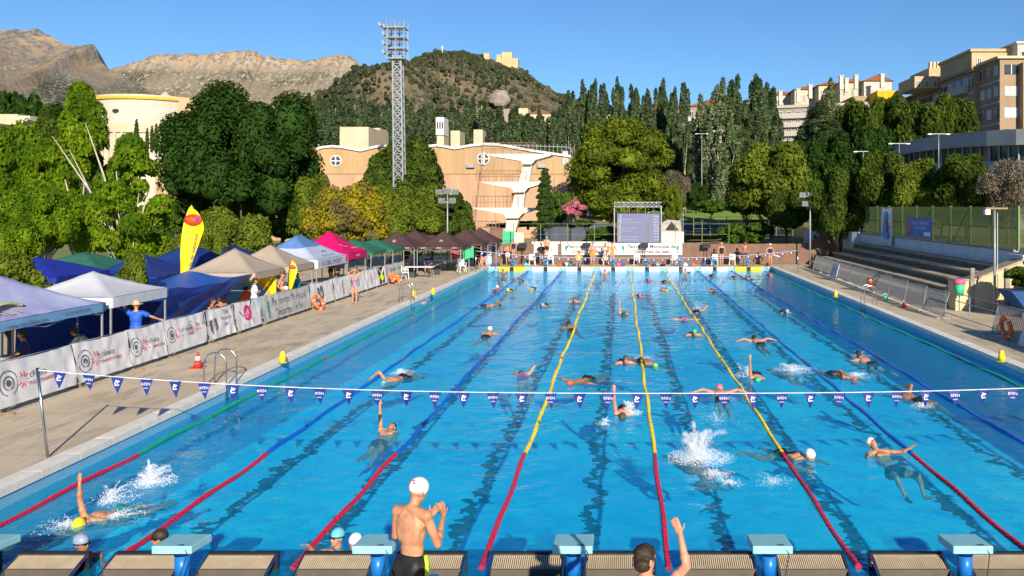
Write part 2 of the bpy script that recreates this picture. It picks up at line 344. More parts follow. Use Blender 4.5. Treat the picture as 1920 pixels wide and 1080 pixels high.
for i,X in enumerate(LANE):
    Y=10.56; adj={-5.61:0}
    if 0<=i<=6:
        block(X,Y,1,False,f'pale turquoise starting block on blue post near camera, {lanename[i]}','near starting blocks')
        panel(X-1.1,X-.13,f'ribbed cream end panel left of the near starting block, {lanename[i]}')
        panel(X+.13,X+1.06,f'ribbed cream end panel right of the near starting block, {lanename[i]}')
mat('fpy',(.85,.68,.01),.4); mat('fpw',(.8,.8,.8),.5)
for i,X in enumerate(LANE):
    block(X,61.75,-1,True,f'small blue starting block on the far deck, {lanename[i]}','far starting blocks')
    for s,w_ in ((-1,'left'),(1,'right')):
        b=MB(); x0,x1=(X-.97,X-.16) if s<0 else (X+.16,X+.97)
        b.box(x0,x1,61.0,61.06,.0,.31); b.box(x0+.05,x1-.05,61.06,61.5,.27,.3)
        o=b.build('end_panel','fpy' if i in (0,7) else 'fpw'); tag(o,f'{"yellow" if i in (0,7) else "white"} end panel {w_} of the far starting block, {lanename[i]}','end panel','far end panels')
    b=MB(); b.box(X-.14,X+.14,61.08,61.14,0,.3); tag(b.build('black_pad','black'),f'black pad under the far starting block, {lanename[i]}','pad','black pads at the far wall')
# ---------------------------------------------------------------- ladders, markers, cone, lifebuoys
def ladder(loc,side,label):
    t=thing('pool_ladder',label,'ladder',loc,0,'pool ladders')
    for dy in (-.27,.27):
        b=MB(); pts=[(-.62*side,dy,.0)]+[(-.62*side+.0,dy,.55)]
        pts=[(-.55*side,dy,0),(-.55*side,dy,.5)]+[(-.275*side-.275*side*math.cos(a),dy,.6+.27*math.sin(a)) for a in [k*PI/8 for k in range(9)]]+[(0,dy,.3),(0,dy,-.9)]
        b.tube(pts,.02,8); b.build('handrail','steel',t,True)
    for k in range(3):
        b=MB(); b.box(-.05,.05,-.26,.26,-.30-.28*k-.02,-.3-.28*k); b.build('step','steel',t)
ladder((-9.82,20.8,.3),1,'curved steel ladder by the near left coping'); ladder((-9.82,38.9,.3),1,'curved steel ladder halfway along the left coping')
ladder((11.1,38.0,.3),-1,'curved steel ladder on the right coping'); ladder((11.1,60.3,.3),-1,'small steel ladder at far right corner of the pool')
def marker(p,label):
    t=thing('lane_marker',label,'marker',p,0,'yellow markers on the coping')
    b=MB(); b.lathe((0,0,0),[(.12,0),(.12,.02)],4); b.build('base','yellow',t)
    b=MB(); b.lathe((0,0,.02),[(.1,0),(.09,.16),(.055,.3),(.04,.31)],10); b.build('body','yellow',t,True)
for px,py,l in ((530,680,'near left coping'),(776,556,'left deck inside the coping'),(812,552,'left coping further away'),(1567,557,'far right coping'),(1878,678,'near right coping')):
    marker(Gd(px,py,.33),f'yellow plastic marker standing on the {l}')
def cone(p,h,label):
    t=thing('traffic_cone',label,'cone',p,0,'orange cones')
    b=MB(); b.box(-.19*h/.5,.19*h/.5,-.19*h/.5,.19*h/.5,0,.03); b.build('base','red',t)
    b=MB(); b.lathe((0,0,.03),[(.13*h/.5,0),(.085*h/.5,.45*h)],16); b.build('body','red',t,True)
    b=MB(); b.lathe((0,0,.03+.45*h),[(.086*h/.5,0),(.06*h/.5,.28*h)],16); b.build('band','white',t,True)
    b=MB(); b.lathe((0,0,.03+.73*h),[(.06*h/.5,0),(.03*h/.5,.25*h)],16); b.build('tip','red',t,True)
cone(Gd(371,690),.42,'red and white traffic cone on the left deck'); cone(Gd(1695,577),.4,'orange cone by the right barriers')
mat('buoy',(.8,.16,.02),.4)
def buoy(c,mt,label,r=.3):
    t=thing('lifebuoy',label,'lifebuoy',c,0,'orange lifebuoys'); b=MB(); b.torus((0,0,0),r,.075,mt,24,10); b.build('ring','buoy',t,True)
    b=MB()
    for k in range(4):
        a=PI/4+k*PI/2; b.torus(mt@Vector((r*math.cos(a),r*math.sin(a),0)),.078,.012,mt@RZ(a)@RX(PI/2),14,5)
    b.build('rope_clips','white',t,True)
# ---------------------------------------------------------------- backstroke flag lines
mat('flag',(.006,.022,.20),.6,(.008,.03,.26)); mat('cord',(.7,.72,.74),.6)
def flagline(pL,pR,sag,n,fw,fh,label,poles,detail,x0=None,x1=None):
    t=thing('flag_line',label,'flag line',pL)
    pL=Vector(pL); pR=Vector(pR)
    def P(u): 
        p=(pR-pL)*u; p.z-=sag*(1-abs(2*u-1)**2.6); return p
    b=MB(); b.tube([P(k/60) for k in range(61)],.0085 if detail else .012,6); b.build('rope','cord',t)
    wv=(pR-pL).length
    for k in range(n):
        u=(x0+(x1-x0)*k/(n-1)); p=P(u); tilt=random.uniform(-.12,.12); mt=T(*p)@RX(tilt)@RZ(random.uniform(-.15,.15))@RY(random.uniform(-.05,.05))
        b=MB(); vs=[(-fw/2,0,-.005),(fw/2,0,-.005),(fw*.28,.012,-fh*.45),(0,.02,-fh),(-fw*.28,-.012,-fh*.45)]
        vs=vs+[(x,y+.004,z) for x,y,z in vs]
        b.add([mt@Vector(v) for v in vs],[(0,4,3,2,1),(5,6,7,8,9)]+[(i,(i+1)%5,(i+1)%5+5,i+5) for i in range(5)])
        o=b.build('pennant','flag',t)
        e=MB(); yy=-.014
        if detail:
            if k%2:
                text('RFEN',fw*.30,mt@T(0,yy,-fh*.30)@RX(PI/2),'white',o,'print'); text('natac',fw*.18,mt@T(0,yy,-fh*.52)@RX(PI/2),'white',o,'print')
            else:
                e.ell((0,0,0),(fw*.13,.003,fh*.13),mt@T(-.01,yy,-fh*.38),10,6); e.v=[mt@T(-.01,yy,-fh*.38)@Vector((0,0,0))+(mt.to_3x3()@Vector((fw*.14*math.cos(a)*q,0,fh*.12*math.sin(a)*q))) for q in (1,.45) for a in [j*PI/6 for j in range(12)]]
                e.f=[(j,(j+1)%12,(j+1)%12+12,j+12) for j in range(9)]; e.mi=[0]*len(e.f)
                e.bar(mt@Vector((-.03,yy,-fh*.2)),mt@Vector((.045,yy,-fh*.27)),.004,.02); e.bar(mt@Vector((-.035,yy,-fh*.5)),mt@Vector((.04,yy,-fh*.47)),.004,.016)
                e.build('print','white',o)
        else:
            e.box(-fw*.13,fw*.13,yy,yy+.004,-fh*.55,-fh*.2,mt); e.build('print','white',o)
    for (x,tilt) in poles:
        b=MB(); top=Vector((x-pL.x,0,0)); top.z=P((x-pL.x)/(pR.x-pL.x)).z+.04
        b.tube([top+Vector((tilt,0,-(pL.z+top.z-.3))),top],.024,8); b.build('pole','steel',t,True)
YL=14.85
flagline((-10.5,YL,1.87),(12.2,YL,1.87),.42,42,.235,.30,'near line of navy pennants strung across the pool between steel poles',[(-10.5,.19),(12.2,-.15)],True,.018,.955)
flagline((-9.9,56.2,1.75),(12.0,56.2,1.78),.5,37,.25,.3,'far line of small navy pennants strung across the pool',[(-9.9,0),(12.0,0)],False,.02,.98)
# ================================================================ tents
mat('beige',(.50,.42,.34),.85,(.46,.385,.31),2,trans=.25); mat('tentwhite',(.68,.70,.76),.8,(.60,.63,.72),2,trans=.25); mat('lavender',(.36,.34,.66),.8,(.52,.60,.82),.8,trans=.2)
mat('tentbluew',(.55,.62,.8),.8,(.48,.56,.76),2,trans=.25); mat('tentblue',(.12,.27,.6),.8,trans=.2); mat('tentgreen',(.03,.17,.11),.8,(.025,.13,.09),2,trans=.15); mat('tentnavy',(.008,.035,.22),.8,(.006,.028,.17),2,trans=.15)
mat('tentroyal',(.01,.03,.35),.8,(.008,.02,.28),2,trans=.15); mat('tentbrown',(.085,.045,.045),.85,(.07,.036,.036),3,trans=.1); mat('tentpink',(.75,.0,.16),.8,(.65,.0,.13),2,trans=.2); mat('tarp',(.01,.11,.52),.5,(.008,.08,.42),2,trans=.2)
mat('lightblue',(.2,.42,.68),.8,(.16,.36,.6),2,trans=.2)
def tent(x0,x1,y0,y1,eave,peak,m,label,val=.25,vm=None,legs='nf',ridge=0,wr=.012,pw=1.45,topm=None,legh=None,n=24,seed=0,z0=.3):
    cx,cy=(x0+x1)/2,(y0+y1)/2; hx,hy=(x1-x0)/2,(y1-y0)/2
    t=thing('canopy_tent',label,'tent',(cx,cy,z0),0,'pop-up canopy tents')
    b=MB(); g=[]
    for j in range(n+1):
        for i in range(n+1):
            u=-1+2*i/n; v=-1+2*j/n
            vv=max(0,(abs(v)*hy-ridge)/(hy-ridge)) if ridge else abs(v)
            r=max(abs(u),vv); k=1-r
            edge=abs(abs(u)-vv)
            z=(eave)+(peak-eave)*(k**pw*.85+.15*k)+.05*math.exp(-edge*9)*math.sin(PI*min(1,k*1.0))-(.05*(1-edge)*0)
            z+=wr*noise.noise(Vector((u*9,v*9,seed+.3)))*(.3+k)*2
            if r>.96: z+=wr*1.2*noise.noise(Vector((u*14,v*14,seed)))
            g.append((u*hx,v*hy,z-z0))
    w_=n+1; b.v=g
    for j in range(n):
        for i in range(n):
            b.f.append((j*w_+i,j*w_+i+1,(j+1)*w_+i+1,(j+1)*w_+i)); c=abs(-1+2*(i+.5)/n); d=abs(-1+2*(j+.5)/n)
            b.mi.append(1 if topm and max(c,max(0,(d*hy-ridge)/(hy-ridge)) if ridge else d)<.42 else 0)
    b.build('canopy',[m,topm] if topm else m,t,True)
    vmm=vm or m
    if val:
        ring=[]; K=28
        for (a,c) in (((-1,-1),(1,-1)),((1,-1),(1,1)),((1,1),(-1,1)),((-1,1),(-1,-1))):
            for k in range(K): ring.append((a[0]+(c[0]-a[0])*k/K,a[1]+(c[1]-a[1])*k/K))
        b=MB(); nn=len(ring)
        for q in (0,.5,1):
            for (u,v) in ring:
                wob=.02*q*noise.noise(Vector((u*6,v*6,seed+q)))
                b.v.append((u*(hx+.015+wob),v*(hy+.015+wob),eave-z0-.01-val*q+(.015*noise.noise(Vector((u*5,v*5,seed+9))) if q==1 else 0)))
        for q in range(2):
            for k in range(nn): b.f.append((q*nn+k,q*nn+(k+1)%nn,(q+1)*nn+(k+1)%nn,(q+1)*nn+k)); b.mi.append(0)
        b.build('valance',vmm,t,True)
    for (sx,sy) in ((-1,-1),(1,-1),(1,1),(-1,1)):
        b=MB(); x,y=sx*(hx-.05),sy*(hy-.05); b.box(x-.022,x+.022,y-.022,y+.022,0,eave-z0-.02); b.box(x-.06,x+.06,y-.06,y+.06,0,.012); b.build('leg','galv',t)
    b=MB(); 
    for (a,c) in (((-1,-1),(1,-1)),((1,-1),(1,1)),((1,1),(-1,1)),((-1,1),(-1,-1))):
        A=Vector((a[0]*(hx-.05),a[1]*(hy-.05),0)); B=Vector((c[0]*(hx-.05),c[1]*(hy-.05),0)); Md=(A+B)/2; h0,h1=eave-z0-.35,eave-z0-.05
        for P,Q in ((A,Md),(Md,B)):
            b.bar(P+Vector((0,0,h0)),Q+Vector((0,0,h1)),.02); b.bar(P+Vector((0,0,h1)),Q+Vector((0,0,h0)),.02)
    b.build('truss','galv',t)
    return t
tl=tent(-17.4,-14.5,18.6,23.2,2.12,3.13,'lavender','pale lavender printed tent at the left edge of the photo',.24,'lightblue',ridge=0,seed=1)
tent(-17.4,-14.5,23.5,26.4,2.22,2.85,'tentwhite','plain white pointed tent between the lavender tent and the blue tarp',.3,seed=2,pw=1.7)
tent(-17.6,-14.65,33.0,35.9,2.14,3.06,'beige','nearest beige tent with a yellow sheet under it',.26,seed=3)
tent(-17.5,-14.6,36.3,39.2,2.15,3.06,'beige','second beige tent behind the small yellow feather flag',.26,seed=4)
tb=tent(-17.9,-14.5,39.4,43.6,2.25,3.35,'tentbluew','white tent with pale blue top and printed edge beside the magenta tent',.42,'tentwhite',ridge=.5,topm='tentblue',seed=5)
tp_=tent(-17.6,-14.5,43.8,47.0,2.3,3.45,'tentpink','magenta tent with white print',.36,seed=6)
tent(-17.2,-14.3,47.3,50.2,2.15,2.85,'tentgreen','dark green tent just beyond the magenta tent',.12,seed=7,pw=1.1)
tent(-17.0,-13.9,50.4,53.0,2.15,2.75,'tentgreen','dark green tent touching the first brown tent',.12,seed=8,pw=1.1)
bt=[((-16.3,-13.3,53.2,56.2),'front left brown tent'),((-13.2,-10.3,53.2,56.2),'front right brown tent beside the pool corner'),((-16.0,-13.0,56.5,59.5),'middle left brown tent'),((-12.6,-9.7,57.4,60.4),'middle right brown tent'),((-16,-13,60.2,63.2),'rear left brown tent'),((-12.2,-9.2,61,64),'rear right brown tent nearest the brown fence')]
for i,(r,l) in enumerate(bt):
    o=tent(*r,2.2,3.15+.05*(i%2),'tentbrown',l+' with white crest and lettering',.16,seed=9+i)
    x0,x1,y0,y1=r
    if i<2:
        vp=o
        for k in range(3): text('piscina',.12,T(-1+k*1.0,-1.53,1.82)@RX(PI/2),'white',vp,'lettering')
        b=MB(); b.torus((0,-.86,2.22),.1,.022,RX(PI/2-.7),12,5); b.ell((0,-.88,2.18),(.05,.02,.1)); b.build('crest','beige',vp)
tent(-15.6,-13.4,64.5,66.7,2.9,3.75,'tentblue','small blue tent peeping between the brown tents',.2,seed=20)
tent(-23.4,-20.2,32,35,2.3,2.95,'tentgreen','green tent on the grass behind the white tent',.15,seed=21,pw=1.1,z0=.2)
tent(-23.0,-19.6,28.6,31.6,2.35,2.95,'tentroyal','royal blue tent behind the lavender tent, left of the green tent',.2,seed=22,pw=1.1,z0=.2)
tent(-20.7,-17.9,31.8,34.8,2.1,2.9,'tentnavy','navy tent behind the small round shrub',.18,seed=23,z0=.2)
tent(-21.3,-18,36,39.2,2.2,3.15,'tentnavy','taller navy tent left of the yellow feather flag',.2,seed=24,z0=.2)
tent(-22.5,-19,40.5,44,2.2,3.2,'tentnavy','furthest navy tent in front of the dark leafy tree',.2,seed=25,z0=.2)
# prints on the tents
def roofmark(t,eave,peak,u,hx,z_,body,size,m,yoff=0,sx=1):
    sl=math.atan2((peak-eave)*.8,hx); x=hx*(1-u); z=(eave-.3)+(peak-eave)*((u)**1.45*.85+.15*u)+z_
    return text(body,size,T(x,yoff,z)@RZ(PI/2)@RX(sl*.62),m,t,'lettering',sx=sx)
mat('lizard',(.55,.55,.22),.7,(.40,.5,.15),5); mat('inkgrey',(.10,.12,.25),.7); mat('brand_red',(.55,.05,.06),.6); mat('tealprint',(.02,.3,.3),.6); mat('brownprint',(.30,.14,.04),.6); mat('printgrey',(.12,.12,.14),.7)
# side valance lettering (faces +x)
def side(t,x,y,z,body,size,m,sx=1,rz=PI/2): return text(body,size,T(x,y,z)@RZ(rz)@RX(PI/2),m,t,'lettering',sx=sx)
side(tl,1.49,-.75,1.66,'www.calipolitana.com',.16,'inkgrey'); side(tl,1.49,1.1,1.7,'CLUB NATACION',.13,'inkgrey')
b=MB()
for k in range(16):
    a=k/15; b.ell((1.25-.5*math.sin(a*2.2)*.6,-1.9+1.5*a,1.98+.19*math.sin(a*2.6)*.9),(.10+.08*math.sin(a*PI),.12,.035),None,8,5)
b.build('lizard_print','lizard',tl,True)
for k,ch in enumerate('CALI'): roofmark(tl,2.12,3.13,.17,1.45,.06,ch,.42,'yellow',-1.7+.32*k)
side(tb,1.73,-.1,1.72,'GLOBAL ENERGY',.34,'inkgrey',1.1); side(tb,1.73,-1.85,1.74,'o',.3,'brand_red'); side(tb,1.73,1.85,1.74,'o',.3,'brand_red')
roofmark(tb,2.25,3.35,.33,1.7,.1,'~',1.0,'brand_red',.2); roofmark(tb,2.25,3.35,.14,1.7,.06,'global energy solutions',.2,'inkgrey',.1)
roofmark(tp_,2.3,3.45,.35,1.55,.1,'C',.6,'white',-.7); roofmark(tp_,2.3,3.45,.22,1.55,.08,'carpas',.32,'white',.4); side(tp_,1.58,0,1.84,'natacion',.2,'white')
# blue tarp hanging beyond the white tent
b=MB(); n=26
for j in range(n+1):
    for i in range(n+1):
        u=i/n; v=j/n
        # top edge from (-14.7,26.6,2.25) to (-14.9,32.0,2.0); sheet falls back and down
        x=-14.6-.9*v*(1-u)-2.6*(v)*.3*u; y=26.6+5.6*u-.9*v*u; z=2.15-.12*math.sin(PI*u)-(1.85-.0*u)*v*(1-.35*u)
        x+=.07*math.sin(v*9+u*14)*(.3+v); z+=.03*math.sin(u*17+v*5)
        b.v.append((x,y,z))
for j in range(n):
    for i in range(n): b.f.append((j*(n+1)+i,j*(n+1)+i+1,(j+1)*(n+1)+i+1,(j+1)*(n+1)+i)); b.mi.append(0)
tag(b.build('tarpaulin','tarp',None,True),'bright blue tarpaulin hanging in folds beside the white tent','tarpaulin')
b=MB(); n=14
for j in range(n+1):
    for i in range(n+1):
        u=i/n; v=j/n; b.v.append((-17.3+2.6*u, 32.9-6.2*v*.9+.05*math.sin(u*13),2.1-.35*v+.12*math.cos(u*5)-.1*math.sin(PI*v)))
for j in range(n):
    for i in range(n): b.f.append((j*(n+1)+i,j*(n+1)+i+1,(j+1)*(n+1)+i+1,(j+1)*(n+1)+i)); b.mi.append(0)
tag(b.build('tarpaulin','tarp',None,True),'blue tarpaulin roof slung between the white tent and beige tent','tarpaulin')
b=MB(); 
for i in range(31): 
    u=i/30
    for z in (.35,1.2,2.1): b.v.append((-17.5+.06*math.sin(u*30+z),23.8+8.8*u,z))
for i in range(30):
    for k in range(2): b.f.append((i*3+k,(i+1)*3+k,(i+1)*3+k+1,i*3+k+1)); b.mi.append(0)
tag(b.build('tarpaulin',mat('tarpdark',(.006,.04,.26),.7,trans=.1),None,True),'dark blue tarpaulin wall behind the man in the straw hat','tarpaulin')
# yellow sheet with emblem under beige tent
t=thing('yellow_backdrop','yellow backdrop sheet with a round bather emblem under the beige tent','banner',(-15.9,35.3,.3))
b=MB(); b.box(-1.35,1.15,-.02,.02,.1,1.62); b.build('sheet','yellow',t)
b=MB(); b.v=[(-.1+1.05*math.cos(a)*r,-.035,.62+.78*math.sin(a)*r) for r in (1,.86) for a in [k*2*PI/40 for k in range(40)]]; b.f=[(j,(j+1)%40,(j+1)%40+40,j+40) for j in range(40)]; b.mi=[0]*40; b.build('emblem_ring','orangecloth',t)
b=MB(); b.v=[(-.1+.9*math.cos(k*2*PI/40),-.03,.62+.66*math.sin(k*2*PI/40)) for k in range(40)]; b.f=[tuple(range(40))]; b.mi=[0]; b.build('emblem_disc','lightblue',t)
b=MB(); b.ell((-.1,-.06,.9),(.13,.03,.15)); b.ell((-.1,-.06,.5),(.3,.03,.3)); b.build('bather','orangecap',t,True)
b=MB(); b.ell((-.1,-.1,1.0),(.13,.03,.09)); b.build('bather_hair','hair',t,True)
# light blue windbreak between tents
b=MB(); b.box(-19.2,-17.6,27,27.05,.3,1.75); tag(b.build('windbreak','lightblue'),'pale blue cloth windbreak behind the white tent','windbreak')
# brick kiosk under the blue tent
mat('brick',(.42,.12,.07),.85,(.36,.10,.06),8)
t=thing('kiosk','small red brick kiosk under the royal blue tent','kiosk',(-22.0,31.2,.2))
b=MB(); b.box(-1.2,1.2,0,1,0,1.75); b.build('wall','brick',t); b=MB(); b.box(-.75,-.25,-.02,.02,.1,1.6); b.build('door','black',t); b=MB(); b.box(.55,1.0,-.02,.02,.1,1.6); b.build('door','black',t)
b=MB(); b.box(-1.3,1.3,-.1,1.1,1.75,1.83); b.build('roof','greymetal',t)
# tables, chairs and boxes in the tents' shade
mat('wood',(.35,.22,.12),.7)
def table(p,w_,label):
    t=thing('folding_table',label,'table',p,0,'folding tables in the tents'); b=MB(); b.box(-w_/2,w_/2,-.35,.35,.70,.74); b.build('tabletop','white',t)
    for sx in (-1,1):
        for sy in (-1,1): b=MB(); b.bar((sx*(w_/2-.1),sy*.3,0),(sx*(w_/2-.15),sy*.28,.7),.03); b.build('leg','galv',t)
def chair(p,rz,label,m='white',grp='plastic chairs'):
    t=thing('plastic_chair',label,'chair',p,rz,grp)
    b=MB(); b.box(-.23,.23,-.22,.22,.41,.45); b.build('seat',m,t)
    b=MB(); b.box(-.22,.22,.2,.235,.45,.86,RX(-.0)); b.build('backrest',m,t)
    for sx in (-1,1):
        for sy in (-1,1): b=MB(); b.bar((sx*.23,sy*.23,0),(sx*.19,sy*.19,.42),.035); b.build('leg',m,t)
        b=MB(); b.box(sx*.24-.02,sx*.24+.02,-.2,.22,.62,.65); b.bar((sx*.24,-.18,.63),(sx*.22,-.18,.43),.03); b.build('armrest',m,t)
table((-12.6,51.6,.3),1.8,'white folding table in front of the first brown tent'); table((-15.2,48.5,.3),1.6,'folding table under the dark green tent'); table((-16,40.8,.3),1.8,'folding table under the white and blue tent'); table((-12.2,57.5,.3),1.8,'folding table deep under the brown tents')
table((-16.2,20.3,.3),1.8,'folding table under the lavender tent')
chair((-10.9,56.5,.3),.5,'white plastic chair under the front right brown tent'); chair((-13.4,50.9,.3),2.2,'white plastic chair beside the table by the brown tent'); chair((-15.9,18.6,.3),1,'dark plastic chair under the lavender tent','darkgrey'); chair((-16.8,21.8,.3),-1,'dark plastic chair at the back of the lavender tent','darkgrey')
for i,(px,py) in enumerate(((770,520),(757,512),(815,515))):
    p=Gd(px,py); t=thing('crate',['black storage crate under the table by the brown tent','grey storage crate left of the table by the brown tent','dark crate beneath the middle brown tent'][i],'crate',p,.3*i)
    b=MB(); b.box(-.3,.3,-.22,.22,0,.34); b.build('bin','darkgrey' if i!=1 else 'greymetal',t); b=MB(); b.box(-.32,.32,-.24,.24,.34,.4); b.build('lid','black',t)
# ---------------------------------------------------------------- crowd barriers with banners (left)
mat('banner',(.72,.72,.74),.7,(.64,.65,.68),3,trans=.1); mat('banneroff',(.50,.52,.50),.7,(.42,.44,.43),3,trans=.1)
XB=-13.45
def bump(v,u,s): return .05*noise.noise(Vector((u*5,v*3,s)))+.03*math.sin(u*9+v*4+s*2)*noise.noise(Vector((u*2,v,s+5)))
def barrier(y0,y1,label,prints,m='banner',s=0,lean=.16):
    t=thing('crowd_barrier',label,'barrier',(XB,(y0+y1)/2,.3),0,'bannered barriers along the left deck'); h=(y1-y0)/2
    k=max(1,round((y1-y0)/2.3)); 
    b=MB()
    for q in range(k+1):
        y=-h+2*h*q/k
        b.tube([(0,y*.99,.1),(0-lean,y*.99,1.08)],.017,6)
    b.tube([(0,-h,.12),(0,h,.12)],.017,6); b.tube([(-lean,-h,1.09),(-lean,h,1.09)],.017,6); b.build('frame','galv',t,True)
    for q in range(k):
        y=-h+2*h*(q+.06)/k
        b=MB(); b.bar((-.28,y,.02),(.3,y,.02),.05,.03); b.bar((0,y,.02),(0,y,.16),.03); b.build('foot',mat('rust',(.28,.2,.11),.7),t)
    b=MB(); nu=int(14*k)+4; nv=10
    for j in range(nv+1):
        for i in range(nu+1):
            u=i/nu; v=j/nv; yy=-h+2*h*u; zz=.13+.97*v; d=bump(v,yy,s); 
            b.v.append((.035-lean*v+d*.9+.02,yy+.015*math.sin(v*6+s),zz-.03*math.sin(PI*u*k)**2*v+.02*noise.noise(Vector((yy*3,0,s)))*v))
    for j in range(nv):
        for i in range(nu): b.f.append((j*(nu+1)+i,j*(nu+1)+i+1,(j+1)*(nu+1)+i+1,(j+1)*(nu+1)+i)); b.mi.append(0)
    bn=b.build('banner',m,t,True)
    def PM(y,z): return T(.085-lean*z,y,z)@RZ(PI/2)@RX(PI/2)@RX(-.15)
    for pr in prints:
        kind,y,z,sz=pr[:4]; mt=PM(y,z)
        if kind=='wheel':
            b=MB()
            for rr,th in ((.30,.022),(.17,.03)): b.v+= [mt@Vector((r_*sz*math.cos(a),r_*sz*math.sin(a),0)) for r_ in (rr,rr-th) for a in [j*2*PI/28 for j in range(28)]]
            for o_ in (0,56): b.f+=[(o_+j,o_+(j+1)%28,o_+(j+1)%28+28,o_+j+28) for j in range(28)]
            oo=len(b.v); b.v+=[mt@Vector((.08*sz*math.cos(a),.08*sz*math.sin(a),.001)) for a in [j*2*PI/16 for j in range(16)]]; b.f.append(tuple(range(oo,oo+16))); b.mi=[0]*len(b.f)
            b.build('print','printgrey',bn)
            b=MB(); 
            for j in range(10):
                a=j*2*PI/10; b.bar(mt@Vector((.45*sz+.09*sz*math.cos(a),.09*sz*math.sin(a),0)),mt@Vector((.45*sz+.2*sz*math.cos(a),.2*sz*math.sin(a),0)),.022*sz,.004)
            b.build('print','brand_red',bn)
            text('clinica',.24*sz,PM(y+.98*sz,z+.06),'printgrey',bn,'lettering'); text('movimiento',.19*sz,PM(y+1.1*sz,z-.12*sz),'brand_red',bn,'lettering')
        elif kind=='text': text(pr[4],sz,mt,pr[5],bn,'lettering',sx=pr[6] if len(pr)>6 else 1)
        elif kind=='ring':
            b=MB(); b.torus((0,0,0),.26*sz,.05*sz,mt,24,5); b.build('print','magenta',bn); text('S',.42*sz,mt@T(0,0,.01),'magenta',bn,'lettering')
            b=MB(); b.bar(mt@Vector((.15,.0,.01)),mt@Vector((.42,.42,.01)),.03,.01); b.bar(mt@Vector((-.55,.1,.01)),mt@Vector((-.3,-.12,.01)),.03,.01); b.bar(mt@Vector((.3,-.2,.01)),mt@Vector((.45,-.4,.01)),.03,.01); b.build('print','navy',bn)
        elif kind=='diamond':
            b=MB(); b.add([mt@Vector(v) for v in ((-.35*sz,.25*sz,0),(.25*sz,.3*sz,0),(.35*sz,-.1*sz,0),(-.05*sz,-.42*sz,0),(-.3*sz,-.15*sz,0))],[(0,1,2,3,4)]); b.build('print','printgrey',bn)
            text('N',.4*sz,mt@T(.0,-.02,.012),'banner',bn,'lettering')
        elif kind=='mark':
            b=MB(); c_=pr[4]
            for q in range(5): b.ell(mt@Vector((.03*math.sin(q*2),-.3*sz+.15*sz*q,0)),(.01,.10*sz*(1+.3*math.sin(q*3)),.09*sz),None,8,5)
            b.build('print',c_,bn)
        elif kind=='neon':
            b=MB(); b.box(-.55,.55,-.45,.45,-.002,.002,mt); b.build('print','black',bn)
            b=MB(); b.torus((0,0,0),.16,.05,mt@T(0,-.1,.02),14,5); b.bar(mt@Vector((-.3,-.1,.01)),mt@Vector((.3,-.1,.01)),.1,.02); b.build('print','lime',bn)
            b=MB(); b.bar(mt@Vector((-.5,.4,.01)),mt@Vector((0,.1,.01)),.08,.02); b.bar(mt@Vector((.5,.4,.01)),mt@Vector((0,.1,.01)),.08,.02); b.build('print','white',bn)
barrier(13.2,17.7,'white wheel-logo banner barrier cut by the left photo edge',[('wheel',-1.6,.62,1),('wheel',.3,.62,1)],s=1)
barrier(17.75,20.35,'second white wheel-logo banner barrier from the left edge, behind the pennant pole',[('wheel',-.9,.62,.95)],s=2)
barrier(20.4,22.6,'third white wheel-logo banner barrier, left of the loosely hung one',[('wheel',-.75,.62,.95)],s=3)
barrier(22.65,24.4,'short slack wheel-logo banner barrier with deep fold',[('wheel',-.6,.6,.9)],s=4)
barrier(24.45,26.75,'creased wheel-logo banner barrier beyond the cone with two logos',[('wheel',-.85,.65,.8),('wheel',.3,.7,.7)],s=5)
barrier(26.9,28.7,'white barrier banner with a black diver square logo',[('diamond',-.5,.55,.8),('text',.38,.72,.2,'Club\nNatacion\nJaen','printgrey')],s=6)
barrier(28.85,30.8,'white barrier banner with a magenta S ring logo',[('ring',-.1,.68,.9),('text',-.3,.28,.12,'clinica','printgrey')],s=7)
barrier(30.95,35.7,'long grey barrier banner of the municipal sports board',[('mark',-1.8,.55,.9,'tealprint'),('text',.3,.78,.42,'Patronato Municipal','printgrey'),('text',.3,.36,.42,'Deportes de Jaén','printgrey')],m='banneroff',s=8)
barrier(35.85,38.6,'white barrier banner with a dark diamond logo behind an orange lifebuoy',[('diamond',-.2,.6,1.1)],s=9)
barrier(38.75,41.2,'white barrier banner with a brown figure mark',[('mark',0,.6,.9,'brownprint')],s=10)
barrier(41.35,43.5,'white barrier banner with a small teal mark behind the standing girl',[('mark',0,.6,.6,'tealprint')],s=11)
barrier(43.6,45.2,'white barrier banner with an orange brown mark',[('mark',.1,.6,.8,'brownprint')],s=12)
barrier(45.3,47.4,'white barrier banner with a neon green and black logo',[('neon',0,.62,1)],s=13)
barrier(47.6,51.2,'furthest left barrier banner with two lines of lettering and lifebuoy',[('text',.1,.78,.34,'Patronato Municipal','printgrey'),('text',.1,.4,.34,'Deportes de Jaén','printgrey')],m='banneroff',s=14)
buoy((-13.15,35.9,.62),RX(.35)@RY(PI/2-.5),'orange lifebuoy leaning on the left barriers by the diamond logo',.3)
buoy((-13.15,47.4,.75),RY(PI/2-.35),'orange lifebuoy on the left barriers beside the neon logo',.27); buoy((-13.1,48.5,.55),RY(PI/2-.5),'orange lifebuoy lowest on the furthest left banner',.25)
